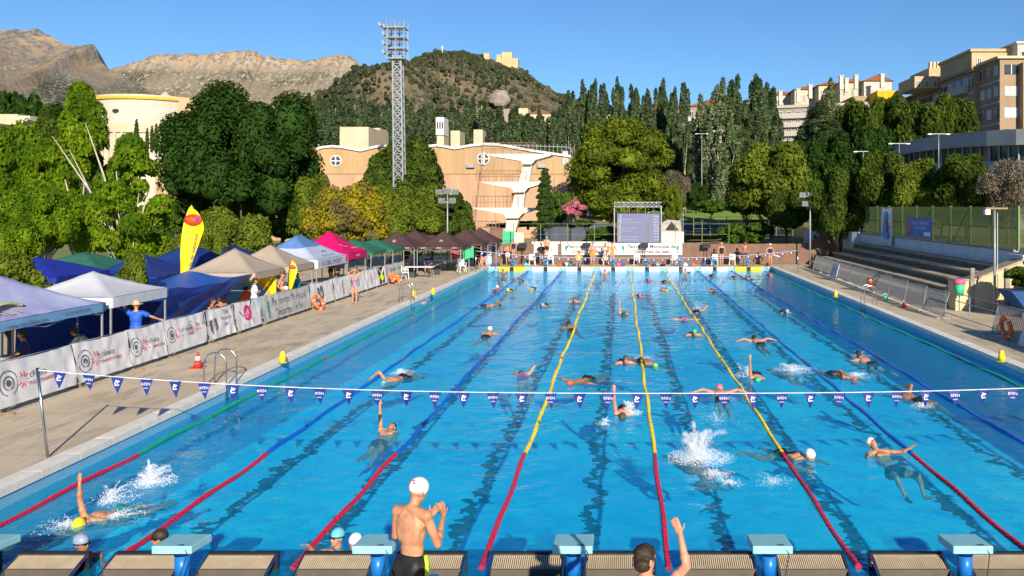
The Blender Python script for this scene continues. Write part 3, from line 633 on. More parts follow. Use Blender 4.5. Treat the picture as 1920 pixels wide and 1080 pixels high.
# ---------------------------------------------------------------- feather flags
def feather(base,H,wd,lean,label,s,txt=True):
    t=thing('feather_flag',label,'flag',base,0,'yellow feather flags')
    b=MB(); pts=[(0,0,0),(0,0,H*.35)]+[(wd*.95*(1-math.cos(a))*.5+0,0,H*.35+H*.65*math.sin(a)) for a in [k*PI/2/10 for k in range(1,11)]]
    b.tube(pts,[.02]*len(pts),6); b.build('pole','black',t,True)
    b=MB(); n=26; L_=[];Rr=[]
    for k in range(n+1):
        v=k/n; z=H*.22+H*.78*v
        if z<H*.35: x0=0
        else: x0=wd*.95*.5*(1-math.sqrt(max(0,1-((z-H*.35)/(H*.65))**2)))
        wmax=wd*min(1,v/.72); 
        if v>.72: wmax=wd*(1-.5*((v-.72)/.28)**2)
        if v>.93: wmax=x0+ (wmax-x0)*math.sqrt(max(0,(1-v)/.07))
        L_.append((x0,z)); Rr.append((max(wmax,x0+.01),z))
    for k in range(n+1):
        (a,z)=L_[k]; (c,_)=Rr[k]
        for q in range(5): b.v.append((a+(c-a)*q/4,.04*math.sin(q*1.3+z*1.5),z))
    for k in range(n):
        for q in range(4): b.f.append((k*5+q,k*5+q+1,(k+1)*5+q+1,(k+1)*5+q)); b.mi.append(0)
    f=b.build('sail','yellow',t,True)
    b=MB(); b.ell((wd*.56,-.06,H*.87),(wd*.38,.02,wd*.21*1.1)); e=b.build('emblem','red',f,True)
    b=MB(); b.ell((wd*.52,-.085,H*.87),(wd*.25,.02,wd*.10)); b.build('emblem','orangecap',f,True); b=MB(); b.ell((wd*.72,-.095,H*.875),(wd*.08,.015,wd*.06)); b.build('emblem','royal',f,True)
    if txt: text('escuela de natacion',wd*.24,T(wd*.52,-.07,H*.55)@RY(-(PI/2-.2))@RX(PI/2),'printgrey',f,'lettering')
    t.rotation_euler=(0,lean,0); return t
feather((-17.9,33.5,.3),4.55,1.0,-.0,'tall yellow feather flag with red oval emblem between navy and beige tents',1)
feather((-14.2,35.2,.3),2.2,.38,.0,'short yellow feather flag behind the left barrier banner',2,False)
# ================================================================ people
SH=.19
BASE=dict(hipL=(-.09,0,.92),kneeL=(-.10,.02,.50),ankL=(-.10,0,.09),toeL=(-.11,.17,.03),
 shL=(-SH,0,1.43),elL=(-.26,-.03,1.14),wrL=(-.27,.06,.90),fdL=(0,.25,-1),
 head=(0,.03,1.66),nod=0,turn=0)
def full(p):
    J=dict(BASE); J.update({k:v for k,v in p.items() if k!='mirror'})
    for k in ('hip','knee','ank','toe','sh','el','wr','fd'):
        if k+'R' not in J: v=J[k+'L']; J[k+'R']=(-v[0],v[1],v[2])
    return {k:(Vector(v) if isinstance(v,tuple) else v) for k,v in J.items()}
def cap_(b,a,c,r0,r1,n=10):
    a=Vector(a);c=Vector(c); d=(c-a); L_=d.length or 1e-4; d=d/L_
    pts=[];rs=[]
    for k in range(5): q=math.sin(k/4*PI/2-PI/2); pts.append(a+d*r0*q); rs.append(max(.002,r0*math.cos(k/4*PI/2-PI/2)))
    for k in range(1,5): q=math.sin(k/4*PI/2); 
    pts2=[c+d*r1*math.sin(k/4*PI/2) for k in range(5)]; rs2=[max(.002,r1*math.cos(k/4*PI/2)) for k in range(5)]
    b.tube(pts+pts2,rs+rs2,n)
def hand(b,w_,f,fine,side,curl=.3):
    f=f.normalized(); up=Vector((0,1,0)) if abs(f.y)<.8 else Vector((0,0,1)); s=f.cross(up).normalized(); nrm=s.cross(f).normalized()
    if side<0: s=-s
    palm=w_+f*.045; m=Matrix((s,nrm,f)).transposed()
    b.ell(palm,(.04,.016,.05),m,10,8)
    for k in range(4):
        ln=(.068,.078,.072,.056)[k]; o=palm+s*(-.03+.02*k)+f*.035; d=(f+s*(-.10+.07*k)-nrm*curl*.3).normalized()
        k1=o+d*ln*.55; d2=(d-nrm*curl).normalized(); cap_(b,o,k1,.0095,.0088,8); cap_(b,k1,k1+d2*ln*.5,.0088,.0075,8)
    o=palm-s*.03-f*.015; d=(f*.6-s*.8-nrm*.25).normalized(); k1=o+d*.035; cap_(b,o,k1,.012,.0105,8); cap_(b,k1,k1+(d+f*.5).normalized()*.032,.0105,.0085,8)
def body(J,fine=False,fat=1.0,fem=False):
    b=MB(); tr=J.get('torso',None)
    cs=(J['shL']+J['shR'])/2; ch=(J['hipL']+J['hipR'])/2; ax=(cs-ch).normalized(); sd=(J['shR']-J['shL']).normalized(); fr=ax.cross(sd).normalized()
    sd2=ax.cross(fr)*-1; m=Matrix((sd2.normalized(),fr.normalized(),ax)).transposed()
    P=lambda u,f_,x=0: ch+(cs-ch)*u+fr*f_+sd2*x
    b.ell(P(.66,-.0),(.155*fat,.105*fat,.20),m,16,12); b.ell(P(.80,-.03),(.17*fat,.08*fat,.115),m,16,12); b.ell(P(.33,.005),(.128*fat,.095*fat,.16),m,16,10); b.ell(P(.06,-.01),(.158*fat,.112*fat,.13),m,16,10)
    for x in (-.08,.08): b.ell(P(.0,-.045,x),(.085,.085,.1),m,12,8); b.ell(P(.74,.075,x),(.075,.035+.02*fem,.06),m,10,8); b.ell(P(.72,-.062,x*1.0),(.07,.035,.14),m,10,8)
    nb=cs+ax*.035; hd=J['head']; 
    cap_(b,nb-ax*.05,hd+(nb-hd)*.45,.062,.054,12)
    for s_,k in ((-1,'L'),(1,'R')): cap_(b,nb+ax*.03-fr*.015,cs.lerp(J['sh'+k],.72)+ax*.012-fr*.01,.045,.042,10)
    for s_,k in ((-1,'L'),(1,'R')):
        sh,e,w_=J['sh'+k],J['el'+k],J['wr'+k]
        cap_(b,cs+ax*.02+sd2*s_*.06,sh+ax*.0,.06,.058,12); b.ell(sh,(.062,.06,.062),None,12,8)
        cap_(b,sh,e,.052,.040,12); b.ell(sh.lerp(e,.42),(.05,.05,.06),None,10,8); cap_(b,e,w_,.041,.026,12); b.ell(e.lerp(w_,.28),(.043,.043,.05),None,10,8)
        hand(b,w_,J['fd'+k],fine,s_,J.get('curl',.3))
        h,kn,an,to=J['hip'+k],J['knee'+k],J['ank'+k],J['toe'+k]
        cap_(b,h,kn,.092*fat,.056,14); b.ell(h.lerp(kn,.35),(.088*fat,.09*fat,.12),None,12,8); cap_(b,kn,an,.053,.036,12); b.ell(kn.lerp(an,.3)-fr*.012,(.055,.058,.1),None,12,8)
        cap_(b,an-Vector((0,0,.0)),to,.038,.028,10)
    hm=Euler((-J['nod'],0,J['turn'])).to_matrix()
    if J.get('lie'): hm=Euler((-J['nod'],J.get('roll',0),J['turn'])).to_matrix()
    H=lambda x,y,z: hd+hm@Vector((x,y,z))
    b.ell(H(0,-.01,.03),(.078,.098,.098),hm,16,12); b.ell(H(0,.03,-.035),(.058,.062,.075),hm,14,10); b.ell(H(0,.055,-.085),(.034,.03,.022),hm,10,8)
    b.ell(H(0,.102,-.02),(.011,.018,.022),hm,8,6); b.ell(H(0,.088,-.055),(.024,.012,.008),hm,8,6); b.ell(H(0,.082,.018),(.055,.012,.012),hm,8,6)
    for s_ in (-1,1): b.ell(H(s_*.078,-.01,-.01),(.012,.02,.032),hm,8,6)
    return b,m,P,H,hm,fr,ch,cs
def remesh(b,vox,name,sm=4):
    me=b.mesh(name,'skin'); o=bpy.data.objects.new('tmp',me); C.objects.link(o)
    r=o.modifiers.new('r','REMESH'); r.mode='VOXEL'; r.voxel_size=vox; r.use_smooth_shade=True
    s=o.modifiers.new('s','SMOOTH'); s.factor=.5; s.iterations=sm
    dg=bpy.context.evaluated_depsgraph_get(); ne=bpy.data.meshes.new_from_object(o.evaluated_get(dg)); bpy.data.objects.remove(o); ne.name=name
    if not ne.materials: ne.materials.append(M['skin'])
    return ne
PC={}
def human_meshes(pose,vox,fat=1,fem=False,suit='trunks',capk='cap'):
    key=(id(pose),vox,fat,fem,suit,capk)
    if key in PC: return PC[key]
    J=full(pose); b,m,P,H,hm,fr,ch,cs=body(J,vox<.012,fat,fem)
    me=remesh(b,vox,'person_body',3)
    g=.010+vox*.35; s=MB()
    if suit in('trunks','tights'):
        s.ell(P(.06,-.01),(.158*fat+g,.112*fat+g,.125),m,16,10)
        for x in (-.08,.08): s.ell(P(.0,-.045,x),(.085+g,.085+g,.1+g),m,12,8)
        for k in 'LR': 
            e=.3 if suit=='trunks' else .98
            cap_(s,J['hip'+k],J['hip'+k].lerp(J['knee'+k],e),.092*fat+g,(.075 if suit=='trunks' else .056)+g,14); s.ell(J['hip'+k].lerp(J['knee'+k],.3),(.088*fat+g,.09*fat+g,.11),None,12,8)
    elif suit=='onepiece':
        s.ell(P(.66,-.0),(.155*fat+g,.105*fat+g,.17),m,16,12); s.ell(P(.33,.005),(.128*fat+g,.095*fat+g,.16),m,16,10); s.ell(P(.06,-.01),(.158*fat+g,.112*fat+g,.125),m,16,10)
        for x in (-.08,.08): s.ell(P(.0,-.045,x),(.085+g,.085+g,.08),m,12,8); s.ell(P(.74,.075,x),(.075+g,.055+g,.06+g),m,10,8)
    elif suit=='shirt':
        g+=.007
        s.ell(P(.66,-.0),(.165*fat+g,.12*fat+g,.22),m,16,12); s.ell(P(.33,.005),(.148*fat+g,.11*fat+g,.18),m,16,10); s.ell(P(.12,-.01),(.168*fat+g,.122*fat+g,.12),m,16,10); s.ell(P(.80,-.03),(.17*fat+g,.08*fat+g,.115),m,16,12)
        for s_,k in ((-1,'L'),(1,'R')): s.ell(J['sh'+k],(.062+g,)*3,None,12,8); cap_(s,J['sh'+k],J['sh'+k].lerp(J['el'+k],.55),.052+g*1.3,.055+g*1.3,12); cap_(s,cs+sd_(J)*s_*.06,J['sh'+k],.06+g,.058+g,12)
    sm=remesh(s,max(vox,.012),'swimwear',3) if s.v else None
    c=MB()
    if capk=='cap': c.ell(H(0,-.012,.045),(.088,.108,.095),hm,20,14)
    elif capk=='hair': c.ell(H(0,-.018,.04),(.085,.1,.094),hm,26,20); c.ell(H(0,-.035,-.02),(.079,.076,.075),hm,20,14); c.v=[tuple(Vector(v)+Vector((noise.noise(Vector(v)*70+Vector((9,0,0))),noise.noise(Vector(v)*70),noise.noise(Vector(v)*70+Vector((0,5,0)))))*.016) for v in c.v]
    elif capk=='hat': c.lathe((0,0,0),[(.2,.0),(.2,.012),(.1,.02),(.095,.1),(.06,.125),(.01,.128)],20); c.v=[H(*Vector(v)+Vector((0,0,.05))) for v in c.v]
    cm=c.mesh('cap','white',True) if c.v else None
    ggl=MB(); ggl.torus(H(0,-.0,.02),.092,.009,hm,22,6)
    for x in (-.032,.032): ggl.ell(H(x,.098,.012),(.024,.012,.016),hm,10,6)
    gm=ggl.mesh('goggles','blackgloss',True)
    PC[key]=(me,sm,cm,gm); return PC[key]
def sd_(J): return (J['shR']-J['shL']).normalized()
def human(pose,loc,label,rz=0,tilt=0,skin='skin',suit='trunks',sc='black',cap='cap',cc='white',vox=.02,fat=1,fem=False,gog=False,group=None,scale=1,ref=(0,0,0),roll=0):
    me,sm,cm,gm=human_meshes(pose,vox,fat,fem,suit,cap)
    o=link('person',me); tag(o,label,'person',group)
    o.matrix_world=T(*loc)@RZ(rz)@RX(tilt)@RY(roll)@Matrix.Scale(scale,4)@T(-ref[0],-ref[1],-ref[2])
    setmat(o,skin)
    if sm: c=link('swimwear' if suit!='shirt' else 'shirt',sm,o); setmat(c,sc)
    if cm: c=link({'cap':'swim_cap','hair':'hair','hat':'straw_hat'}[cap],cm,o); setmat(c,cc)
    if gog: link('goggles',gm,o)
    return o
# poses (local frame: facing +y, right hand +x)
pStand={}
pHips=dict(elL=(-.38,-.06,1.18),wrL=(-.2,.06,1.0),fdL=(.6,.4,-.3))
pCross=dict(elL=(-.27,.05,1.17),wrL=(-.06,.2,1.2),fdL=(1,.1,.1),hipL=(-.09,0,.92))
pReady=dict(elL=(-.24,.05,1.16),wrL=(-.17,.2,1.0),fdL=(.4,.6,-.6),head=(0,.09,1.64),nod=.5)
pPoint=dict(elL=(-.42,.02,1.33),wrL=(-.62,.1,1.18),fdL=(-1,.3,-.5),elR=(.28,.02,1.15),wrR=(.24,.14,.95),fdR=(0,.5,-.8))
pHead=dict(elL=(-.36,.06,1.6),wrL=(-.14,.04,1.76),fdL=(.8,0,.3),elR=(.36,.06,1.6),wrR=(.14,.04,1.76),fdR=(-.8,0,.3))
pWalk=dict(kneeL=(-.1,.2,.55),ankL=(-.1,.12,.14),toeL=(-.1,.27,.06),kneeR=(.1,.0,.5),ankR=(.1,-.2,.12),toeR=(.1,-.05,.03))
pSit=dict(hipL=(-.1,0,.45),kneeL=(-.12,.42,.5),ankL=(-.12,.4,.09),toeL=(-.12,.56,.04),shL=(-SH,.02,.96),elL=(-.26,.12,.72),wrL=(-.14,.36,.6),fdL=(.2,.8,-.3),head=(0,.06,1.2))
pCrouch=dict(hipL=(-.1,-.25,.5),kneeL=(-.14,.15,.55),ankL=(-.12,-.05,.1),toeL=(-.12,.12,.04),shL=(-SH,.12,.9),elL=(-.25,.3,.66),wrL=(-.16,.42,.42),fdL=(0,.5,-.8),head=(0,.26,1.08),nod=.5)
# swimming poses: body along +z, belly +y
legsK=dict(kneeL=(-.1,.06,.5),ankL=(-.1,-.04,.1),toeL=(-.1,.02,-.06),kneeR=(.1,-.03,.5),ankR=(.1,.1,.12),toeR=(.1,.12,-.05))
pCrawl=dict(legsK,elR=(.36,-.26,1.52),wrR=(.34,-.16,1.78),fdR=(0,.5,.8),elL=(-.2,.02,1.72),wrL=(-.18,.06,1.97),fdL=(0,.2,1),head=(0,.06,1.67),nod=-.3,shR=(.2,-.05,1.46),shL=(-.18,.02,1.47))
pUp=dict(legsK,shR=(.17,-.05,1.47),elR=(.2,-.33,1.56),wrR=(.2,-.58,1.60),fdR=(0,-1,.15),elL=(-.2,.06,1.2),wrL=(-.2,.12,.95),head=(0,.0,1.67),nod=-.1)
pBack=dict(legsK,elL=(-.26,.03,1.14),shR=(.17,.05,1.47),elR=(.19,.33,1.55),wrR=(.2,.58,1.60),fdR=(0,1,.1),head=(0,.03,1.67),nod=.15)
pBreast=dict(kneeL=(-.22,.06,.6),ankL=(-.25,-.02,.22),toeL=(-.32,.02,.08),elL=(-.34,.06,1.52),wrL=(-.3,.1,1.76),fdL=(.3,.1,1),head=(0,-.08,1.64),nod=-1.0)
pFly=dict(kneeL=(-.1,.05,.5),ankL=(-.1,-.03,.1),toeL=(-.1,.0,-.06),elL=(-.44,-.06,1.5),wrL=(-.64,-.03,1.42),fdL=(-1,.1,-.1),head=(0,.0,1.68),nod=-.0)
pDive=dict(kneeL=(-.1,.02,.5),ankL=(-.06,-.04,.1),toeL=(-.06,-.02,-.06),elL=(-.24,.1,1.66),wrL=(-.08,.12,1.9),fdL=(.2,0,1),head=(0,.03,1.66),nod=-.3)
pTread=dict(kneeL=(-.25,.2,.6),ankL=(-.2,.0,.25),toeL=(-.25,.1,.12),elL=(-.42,.1,1.28),wrL=(-.5,.28,1.2),fdL=(-.3,.6,-.2))
REF=(0,0,1.55)
def swim(px,py,pose,hd,label,skin='skin',suit='trunks',sc='black',cap='cap',cc='white',tilt=-88,z=-.03,vox=.02,fem=False,fat=1,gog=False,roll=0,scale=1,back=False):
    # hd: heading in degrees, 0 = swimming away from camera (+y), 180 = towards the camera
    if tilt>-77 and not back and z<.09: tilt=-79; z+=.02
    p=Gd(px,py,0.04); p.z=z
    return human(pose,p,label,R(-hd)+(PI if back else 0),R(-tilt*-1) if not back else R(-tilt),skin,suit,sc,cap,cc,vox,fat,fem,gog,None,scale,REF,R(roll))
# ---------------------------------------------------------------- people placed
near=.0095
pMan=dict(shL=(-.185,.0,1.43),shR=(.185,.0,1.44),elL=(-.26,.05,1.15),wrL=(-.05,.33,1.29),fdL=(.5,.4,.7),elR=(.25,.09,1.14),wrR=(.10,.36,1.30),fdR=(-.3,.3,1),head=(.02,.07,1.635),nod=.45,turn=-.25,curl=.75)
man=human(pMan,(-2.09,8.25,.315),'bare-backed man in white cap and black tights looking down at goggles',R(-27),skin='skin',suit='tights',cc='white',vox=near)
b=MB()
_m=Euler((-.45,0,-.25)).to_matrix(); _h=Vector((.02,.07,1.635))
for k in range(6):
    a=k*1.1; b.ell(_h+_m@Vector((.0+.038*math.cos(a),-.113,.065+.022*math.sin(a*1.7))),(.014,.007,.008),_m,8,5)
b.build('cap_print','brand_red',man,True)
b=MB(); b.tube([(.19,-.02,1.06),(.215,-.03,.98),(.215,-.03,.80),(.2,-.02,.6)],.022,6); b.build('side_stripe','lime',man,True)
t=thing('swim_goggles','blue swim goggles held in the fingers of the man in white cap','goggles',(-2.09,8.25,.3),R(-27)); b=MB(); b.ell((.02,.43,1.385),(.032,.02,.02),None,10,6); b.ell((.09,.43,1.39),(.032,.02,.02),None,10,6); b.tube([(.02,.42,1.385),(.09,.42,1.39)],.006,6); b.build('lenses','royal',t,True)
b=MB(); b.tube([(-.01,.43,1.385),(-.04,.41,1.36),(.0,.4,1.33),(.08,.4,1.33),(.13,.41,1.37),(.12,.43,1.39)],.004,5); b.build('strap','black',t,True)
pWave=dict(shR=(.20,.05,1.46),elR=(.31,.24,1.55),wrR=(.24,.33,1.78),fdR=(-.45,.1,1),head=(.0,.03,1.66),turn=-.55,nod=.1,curl=.35)
human(pWave,(.19,6.75,.3),'dark-haired bare-shouldered man at bottom edge raising his right arm',R(-15),skin='skin_pink',suit='trunks',cap='hair',cc='hair',vox=near,scale=.975)
o=human(pStand,(-1.48,6.45,.3),'person in shiny blue swim cap just below the man in white cap',R(-10),suit='trunks',cc='royal',vox=.014,scale=.905)
b=MB(); b.box(.02,.05,-.085,-.075,1.69,1.74,T(0,-.02,0)); b.build('cap_print','white',o)
pHang=dict(legsK,elL=(-.27,.16,1.42),wrL=(-.2,.36,1.60),fdL=(0,.6,.2),head=(0,.04,1.66))
pHang2=dict(legsK,elL=(-.3,.05,1.2),wrL=(-.28,.3,1.25),fdL=(0,1,0),head=(0,.04,1.66),turn=.7)
human(pHang,(-4.1,11.5,-1.52),'swimmer in light blue cap and goggles holding the panel edge, red swimsuit',R(155),tilt=R(8),skin='skin_pink',suit='onepiece',sc='brand_red',cc='cyancap',vox=.012,gog=True)
human(pHang2,(-7.35,11.25,-1.43),'swimmer in grey blue cap with dark goggles between the end panels, back turned',R(215),skin='skin_tan',suit='onepiece',sc='black',cc='palecap',vox=.012,gog=True)
human(pHang2,(-6.38,11.45,-1.46),'swimmer in dark cap with bright goggles half hidden by a starting block',R(60),skin='skin',suit='trunks',cc='hair',vox=.012,gog=True)
human(pHang,(-3.72,11.6,-1.56),'swimmer with pale pink cap mostly hidden behind the second full block',R(170),skin='skin',suit='trunks',cc='white',vox=.016)
SW=[ # px,py,pose,heading,label,kw
(165,972,pUp,196,'yellow capped crawl swimmer at lower left with one arm lifted',dict(skin='skin',cc='yellowcap',sc='teal',vox=.012,tilt=-82)),
(-40,1020,pDive,205,'dark shape of a swimmer under water at lower left edge',dict(skin='skin_tan',suit='tights',cc='black',z=-.25,vox=.014,tilt=-90)),
(731,803,pBack,4,'backstroke swimmer below the pennants with straight arm up between blue ropes',dict(skin='skin',cap='hair',cc='hair',back=True,vox=.012,tilt=-80)),
(727,712,pCrawl,208,'swimmer in bright cyan cap between the two left blue ropes',dict(cc='cyancap',vox=.016)),
(918,624,pBreast,4,'swimmer with white cap swimming away, left of the second blue rope',dict(cc='white',tilt=-62,z=.03,vox=.016)),
(978,698,pCrawl,-12,'swimmer in purple suit left of the leftmost yellow rope',dict(cc='brownhair',cap='hair',suit='onepiece',sc='purple',fem=True,skin='skin_pink',tilt=-78)),
(1076,714,pFly,215,'swimmer in black suit right of the leftmost yellow rope',dict(cap='hair',cc='orangecap',skin='skin_tan')),
(1067,612,pBreast,-15,'dark-haired swimmer close left of the leftmost yellow rope, mid pool',dict(cap='hair',cc='hair',skin='skin_tan',tilt=-60,z=.02)),
(1077,565,pBreast,180,'swimmer facing the camera left of the leftmost yellow rope, far half',dict(cap='hair',cc='brownhair',skin='skin_pink',tilt=-50,z=.02)),
(931,571,pCrawl,70,'swimmer moving sideways beyond the white capped one',dict(cc='black',skin='skin_tan')),
(1018,573,pBreast,180,'pale small swimmer between blue rope and yellow rope, far half',dict(cc='palecap',skin='skin')),
(932,541,pBreast,0,'white capped swimmer on the first blue rope, far left',dict(cc='white',skin='skin_tan',tilt=-55)),
(953,545,pBreast,180,'lime capped swimmer nearest the first blue rope at the far end',dict(cc='limecap')),
(997,541,pCrawl,180,'second lime capped swimmer at the far end, left of the second blue rope',dict(cc='limecap')),
(786,568,pBreast,150,'swimmer in orange cap by the left ladder',dict(cc='orangecap',skin='skin_pink',tilt=-35,z=.1)),
(1170,587,pUp,180,'swimmer lifting an arm left of the middle yellow rope, far half',dict(skin='skin_pink',cap='hair',cc='brownhair',tilt=-76)),
(1173,680,pBreast,175,'sunburned swimmer touching the middle yellow rope from the left',dict(skin='skin_pink',cap='hair',cc='brownhair',tilt=-50,z=.02)),
(1224,680,pCrawl,150,'lime capped swimmer just right of the middle yellow rope',dict(cc='limecap',skin='skin_tan',sc='black',suit='onepiece')),
(1200,555,pBreast,180,'pink capped swimmer right of the middle yellow rope, far half',dict(cc='pinkcap')),
(1250,543,pCrawl,170,'yellow orange capped swimmer left of the right yellow rope at the far end',dict(cc='yellowcap')),
(1217,526,pBreast,180,'pink capped swimmer nearest the far wall',dict(cc='pinkcap')),
(1246,529,pBreast,180,'dark swimmer near the far wall beside the right yellow rope',dict(cap='hair',cc='hair',skin='skin_tan')),
(1338,545,pCrawl,180,'black capped swimmer left of the first right blue rope, far end',dict(cc='black',skin='skin_tan')),
(1312,580,pCrawl,20,'swimmer under a small splash right of the yellow rope, far half',dict(cc='palecap')),
(1284,598,pFly,180,'swimmer in purple suit left of the right yellow rope',dict(cc='purple',skin='skin_pink',suit='onepiece',sc='purple')),
(1302,628,pBreast,180,'swimmer with green and white cap facing camera by the right yellow rope',dict(cc='greencap',tilt=-45,z=.03)),
(1416,637,pFly,-8,'dark-haired bare-backed swimmer left of the first right blue rope',dict(cap='hair',cc='hair',skin='skin_pink',tilt=-68,z=.02)),
(1420,708,pUp,185,'green capped swimmer with one arm straight up left of the blue rope',dict(cc='greencap',vox=.016)),
(1495,700,pDive,160,'blurred swimmer under spray beside the green capped one',dict(cc='palecap',z=-.12)),
(1350,735,pFly,2,'pink capped butterfly swimmer at the pennants seen from behind',dict(cc='pinkcap',skin='skin_pink',tilt=-66,z=.05,vox=.013)),
(1168,775,pUp,185,'swimmer with raised arm behind a pennant left of the middle yellow rope',dict(cap='hair',cc='brownhair',skin='skin_pink',vox=.014)),
(1475,585,pBreast,180,'pale capped swimmer between the two right blue ropes, far half',dict(cc='palecap')),
(1612,672,pBreast,-20,'dark-haired swimmer on the second right blue rope',dict(cap='hair',cc='hair',skin='skin_pink',tilt=-60,z=.02)),
(1594,705,pCrawl,150,'orange red capped swimmer left of the second right blue rope',dict(cc='orangecap',skin='skin_tan')),
(1688,738,pCrawl,-28,'orange capped swimmer swimming away among the right pennants',dict(cc='orangecap',skin='skin_tan',vox=.016)),
(1512,856,pBreast,140,'swimmer in white and yellow cap with arms in a ring, dark suit',dict(cc='white',skin='skin',suit='onepiece',sc='black',tilt=-84,z=-.02,vox=.012)),
(1340,880,pDive,150,'diving swimmer under the large splash',dict(cc='white',skin='skin_tan',z=-.10,vox=.012)),
(1640,842,pTread,-22,'bare-chested swimmer in white cap treading water at right',dict(cc='white',skin='skin',tilt=-62,z=.05,back=True,vox=.012)),
(975,527,pCrawl,180,'far swimmer between the blue ropes below the first white end panels',dict(cc='black',skin='skin_tan')),
(1378,520,pBreast,180,'far swimmer near the yellow end panels on the right',dict(cap='hair',cc='brownhair',skin='skin_pink')),
(1336,517,pBreast,180,'far swimmer between the right blue rope and white panels',dict(cap='hair',cc='hair',skin='skin_tan')),
(1408,522,pCrawl,170,'dark far swimmer right of the yellow end panels',dict(cc='navy',skin='skin_tan')),
(1444,517,pBreast,180,'swimmer at far right corner below the ladder',dict(cc='pinkcap')),
(1134,512,pBreast,180,'swimmer resting at the far wall between white panels',dict(cc='pinkcap',skin='skin_pink',z=.1,tilt=-30)),
(1285,511,pBreast,180,'swimmer resting at the far wall near a blue block',dict(cc='royal',skin='skin_pink',z=.1,tilt=-30)),
(943,511,pBreast,180,'swimmer resting at the far left yellow panel',dict(cc='palecap',skin='skin_tan',z=.1,tilt=-30)),
]
for a in SW: swim(*a[:5],**a[5])
def stand(px,pyfeet,pose,label,rz=180,z=.3,Y=None,**kw):
    if Y is None: p=Gd(px,pyfeet,z)
    else: p=Vector(((px-1165)*Y/F,Y,z))
    return human(pose,p,label,R(rz),**kw)
FAR=dict(vox=.024)
stand(665,571,pHead,'girl in striped swimsuit walking on the left deck with hands at her hair',175,suit='onepiece',sc='stripesuit',cap='hair',cc='brownhair',fem=True,vox=.017,scale=.88,skin='skin_pink')
human(pHips,(-14.35,36.6,.3),'person in turquoise shirt leaning behind the left barrier',R(-90),suit='shirt',sc='turq',cap='hair',cc='hair',vox=.018,scale=.86)
human(dict(elL=(-.36,.05,1.62),wrL=(-.17,.05,1.78),fdL=(.7,0,.4),elR=(.42,.05,1.3),wrR=(.62,.12,1.2),fdR=(.8,.3,-.3)),(-14.45,24.6,.3),'man in blue shirt holding his straw hat behind the left barriers',R(15),suit='shirt',sc='royal',cap='hat',cc='straw',vox=.014,scale=.93)
LB=[(-14.6,30.3,pCrouch,'sunburned person bent forward behind the magenta ring banner','skin_pink','trunks','black','hair','hair',60),
(-14.5,29.2,pSit,'tanned person sitting behind the diver logo banner','skin_tan','trunks','navy','hair','hair',-90),
(-14.3,32.2,pCross,'person standing in front of the yellow backdrop','skin','shirt','white','hair','hair',-60),
(-14.2,34.2,pCrouch,'person in white hat leaning on the grey sports board banner','skin_pink','shirt','white','hat','white',-70),
(-14.4,35.0,pHips,'bare-shouldered person beside the small yellow flag','skin_pink','trunks','black','hair','brownhair',-80),
(-14.6,42.4,pCross,'dark clothed person under the white and blue tent','skin_tan','shirt','black','hair','hair',-90),
(-15.6,21.6,pSit,'person sitting in shade behind the lavender tent leg','skin','shirt','navy','hair','hair',120),
(-15.2,19.4,pCrouch,'person crouching in the shade of the lavender tent','skin_tan','shirt','black','hair','hair',200),
(-14.9,22.9,pCrouch,'person with pale shorts bending down under the lavender tent corner','skin_tan','shirt','darkgrey','hair','hair',100),
(-16.0,45.5,pCross,'person in black beneath the magenta tent','skin','shirt','black','hair','hair',-90),
(-15.2,49.8,pSit,'person sitting beneath the dark green tent','skin','shirt','teal','hair','hair',-90),
(-11.8,58.4,pCross,'person in dark red standing deep under the brown tents','skin_tan','shirt','pinkcloth','hair','hair',180),
(-14.7,56.5,pCross,'person in black standing under the first brown tent','skin','shirt','black','hair','hair',180),
(-12.9,55.3,pSit,'person sitting between the two front brown tents','skin_tan','shirt','navy','hair','hair',180)]
for x,y,p,l,sk_,su,sc_,cp,cc_,rz in LB: human(p,(x,y,.3),l,R(rz),skin=sk_,suit=su,sc=sc_,cap=cp,cc=cc_,vox=.02,scale=.96)
FP=[(909,62.6,.3,pPoint,150,'man on the far left deck holding one arm out','skin_pink','trunks','navy','cap','black',1),
(903,61.5,.0,pSit,180,'person sitting on the far pool edge in dark shorts','skin_pink','trunks','black','cap','navy',1),
(952,62.4,.3,pCross,170,'bare child standing behind the yellow panel on far left','skin_pink','trunks','white','hair','hair',.95),
(963,61.9,.82,pStand,180,'swimmer in navy suit standing on the first far block','skin','onepiece','navy','cap','turq',.85),
(1015,62.6,.3,pHips,190,'person in black shorts beside the second far block','skin_tan','shirt','black','hair','hair',.95),
(1025,61.9,.82,pReady,180,'heavy man with green cap standing on the second far block','skin_pink','trunks','black','cap','greencap',.98),
(1085,61.6,.25,pSit,180,'person in yellow orange sitting at the far wall','skin_pink','onepiece','yellow','hair','hair',.95),
(1111,62.3,.3,pCross,180,'broad man with blue cap standing before the long white banner','skin_pink','trunks','orangecloth','cap','royal',1),
(1135,62.8,.3,pCross,185,'woman with brown hair in front of the long white banner','skin','onepiece','tentwhite','hair','brownhair',.95),
(1148,62.2,.3,pHips,180,'person in orange swimsuit and pink cap in front of the banner','skin_pink','onepiece','orangecloth','cap','pinkcap',.98),
(1353,62.6,.3,pStand,180,'woman in black swimsuit with yellow cap on the far deck','skin_pink','onepiece','black','cap','yellowcap',.98),
(1397,62.6,.3,pHips,180,'tanned man with hands on hips on the far deck','skin_tan','trunks','navy','hair','hair',1.02),
(1444,62.0,.3,pHips,200,'woman in navy swimsuit at far right corner','skin_pink','onepiece','navy','cap','white',.95)]
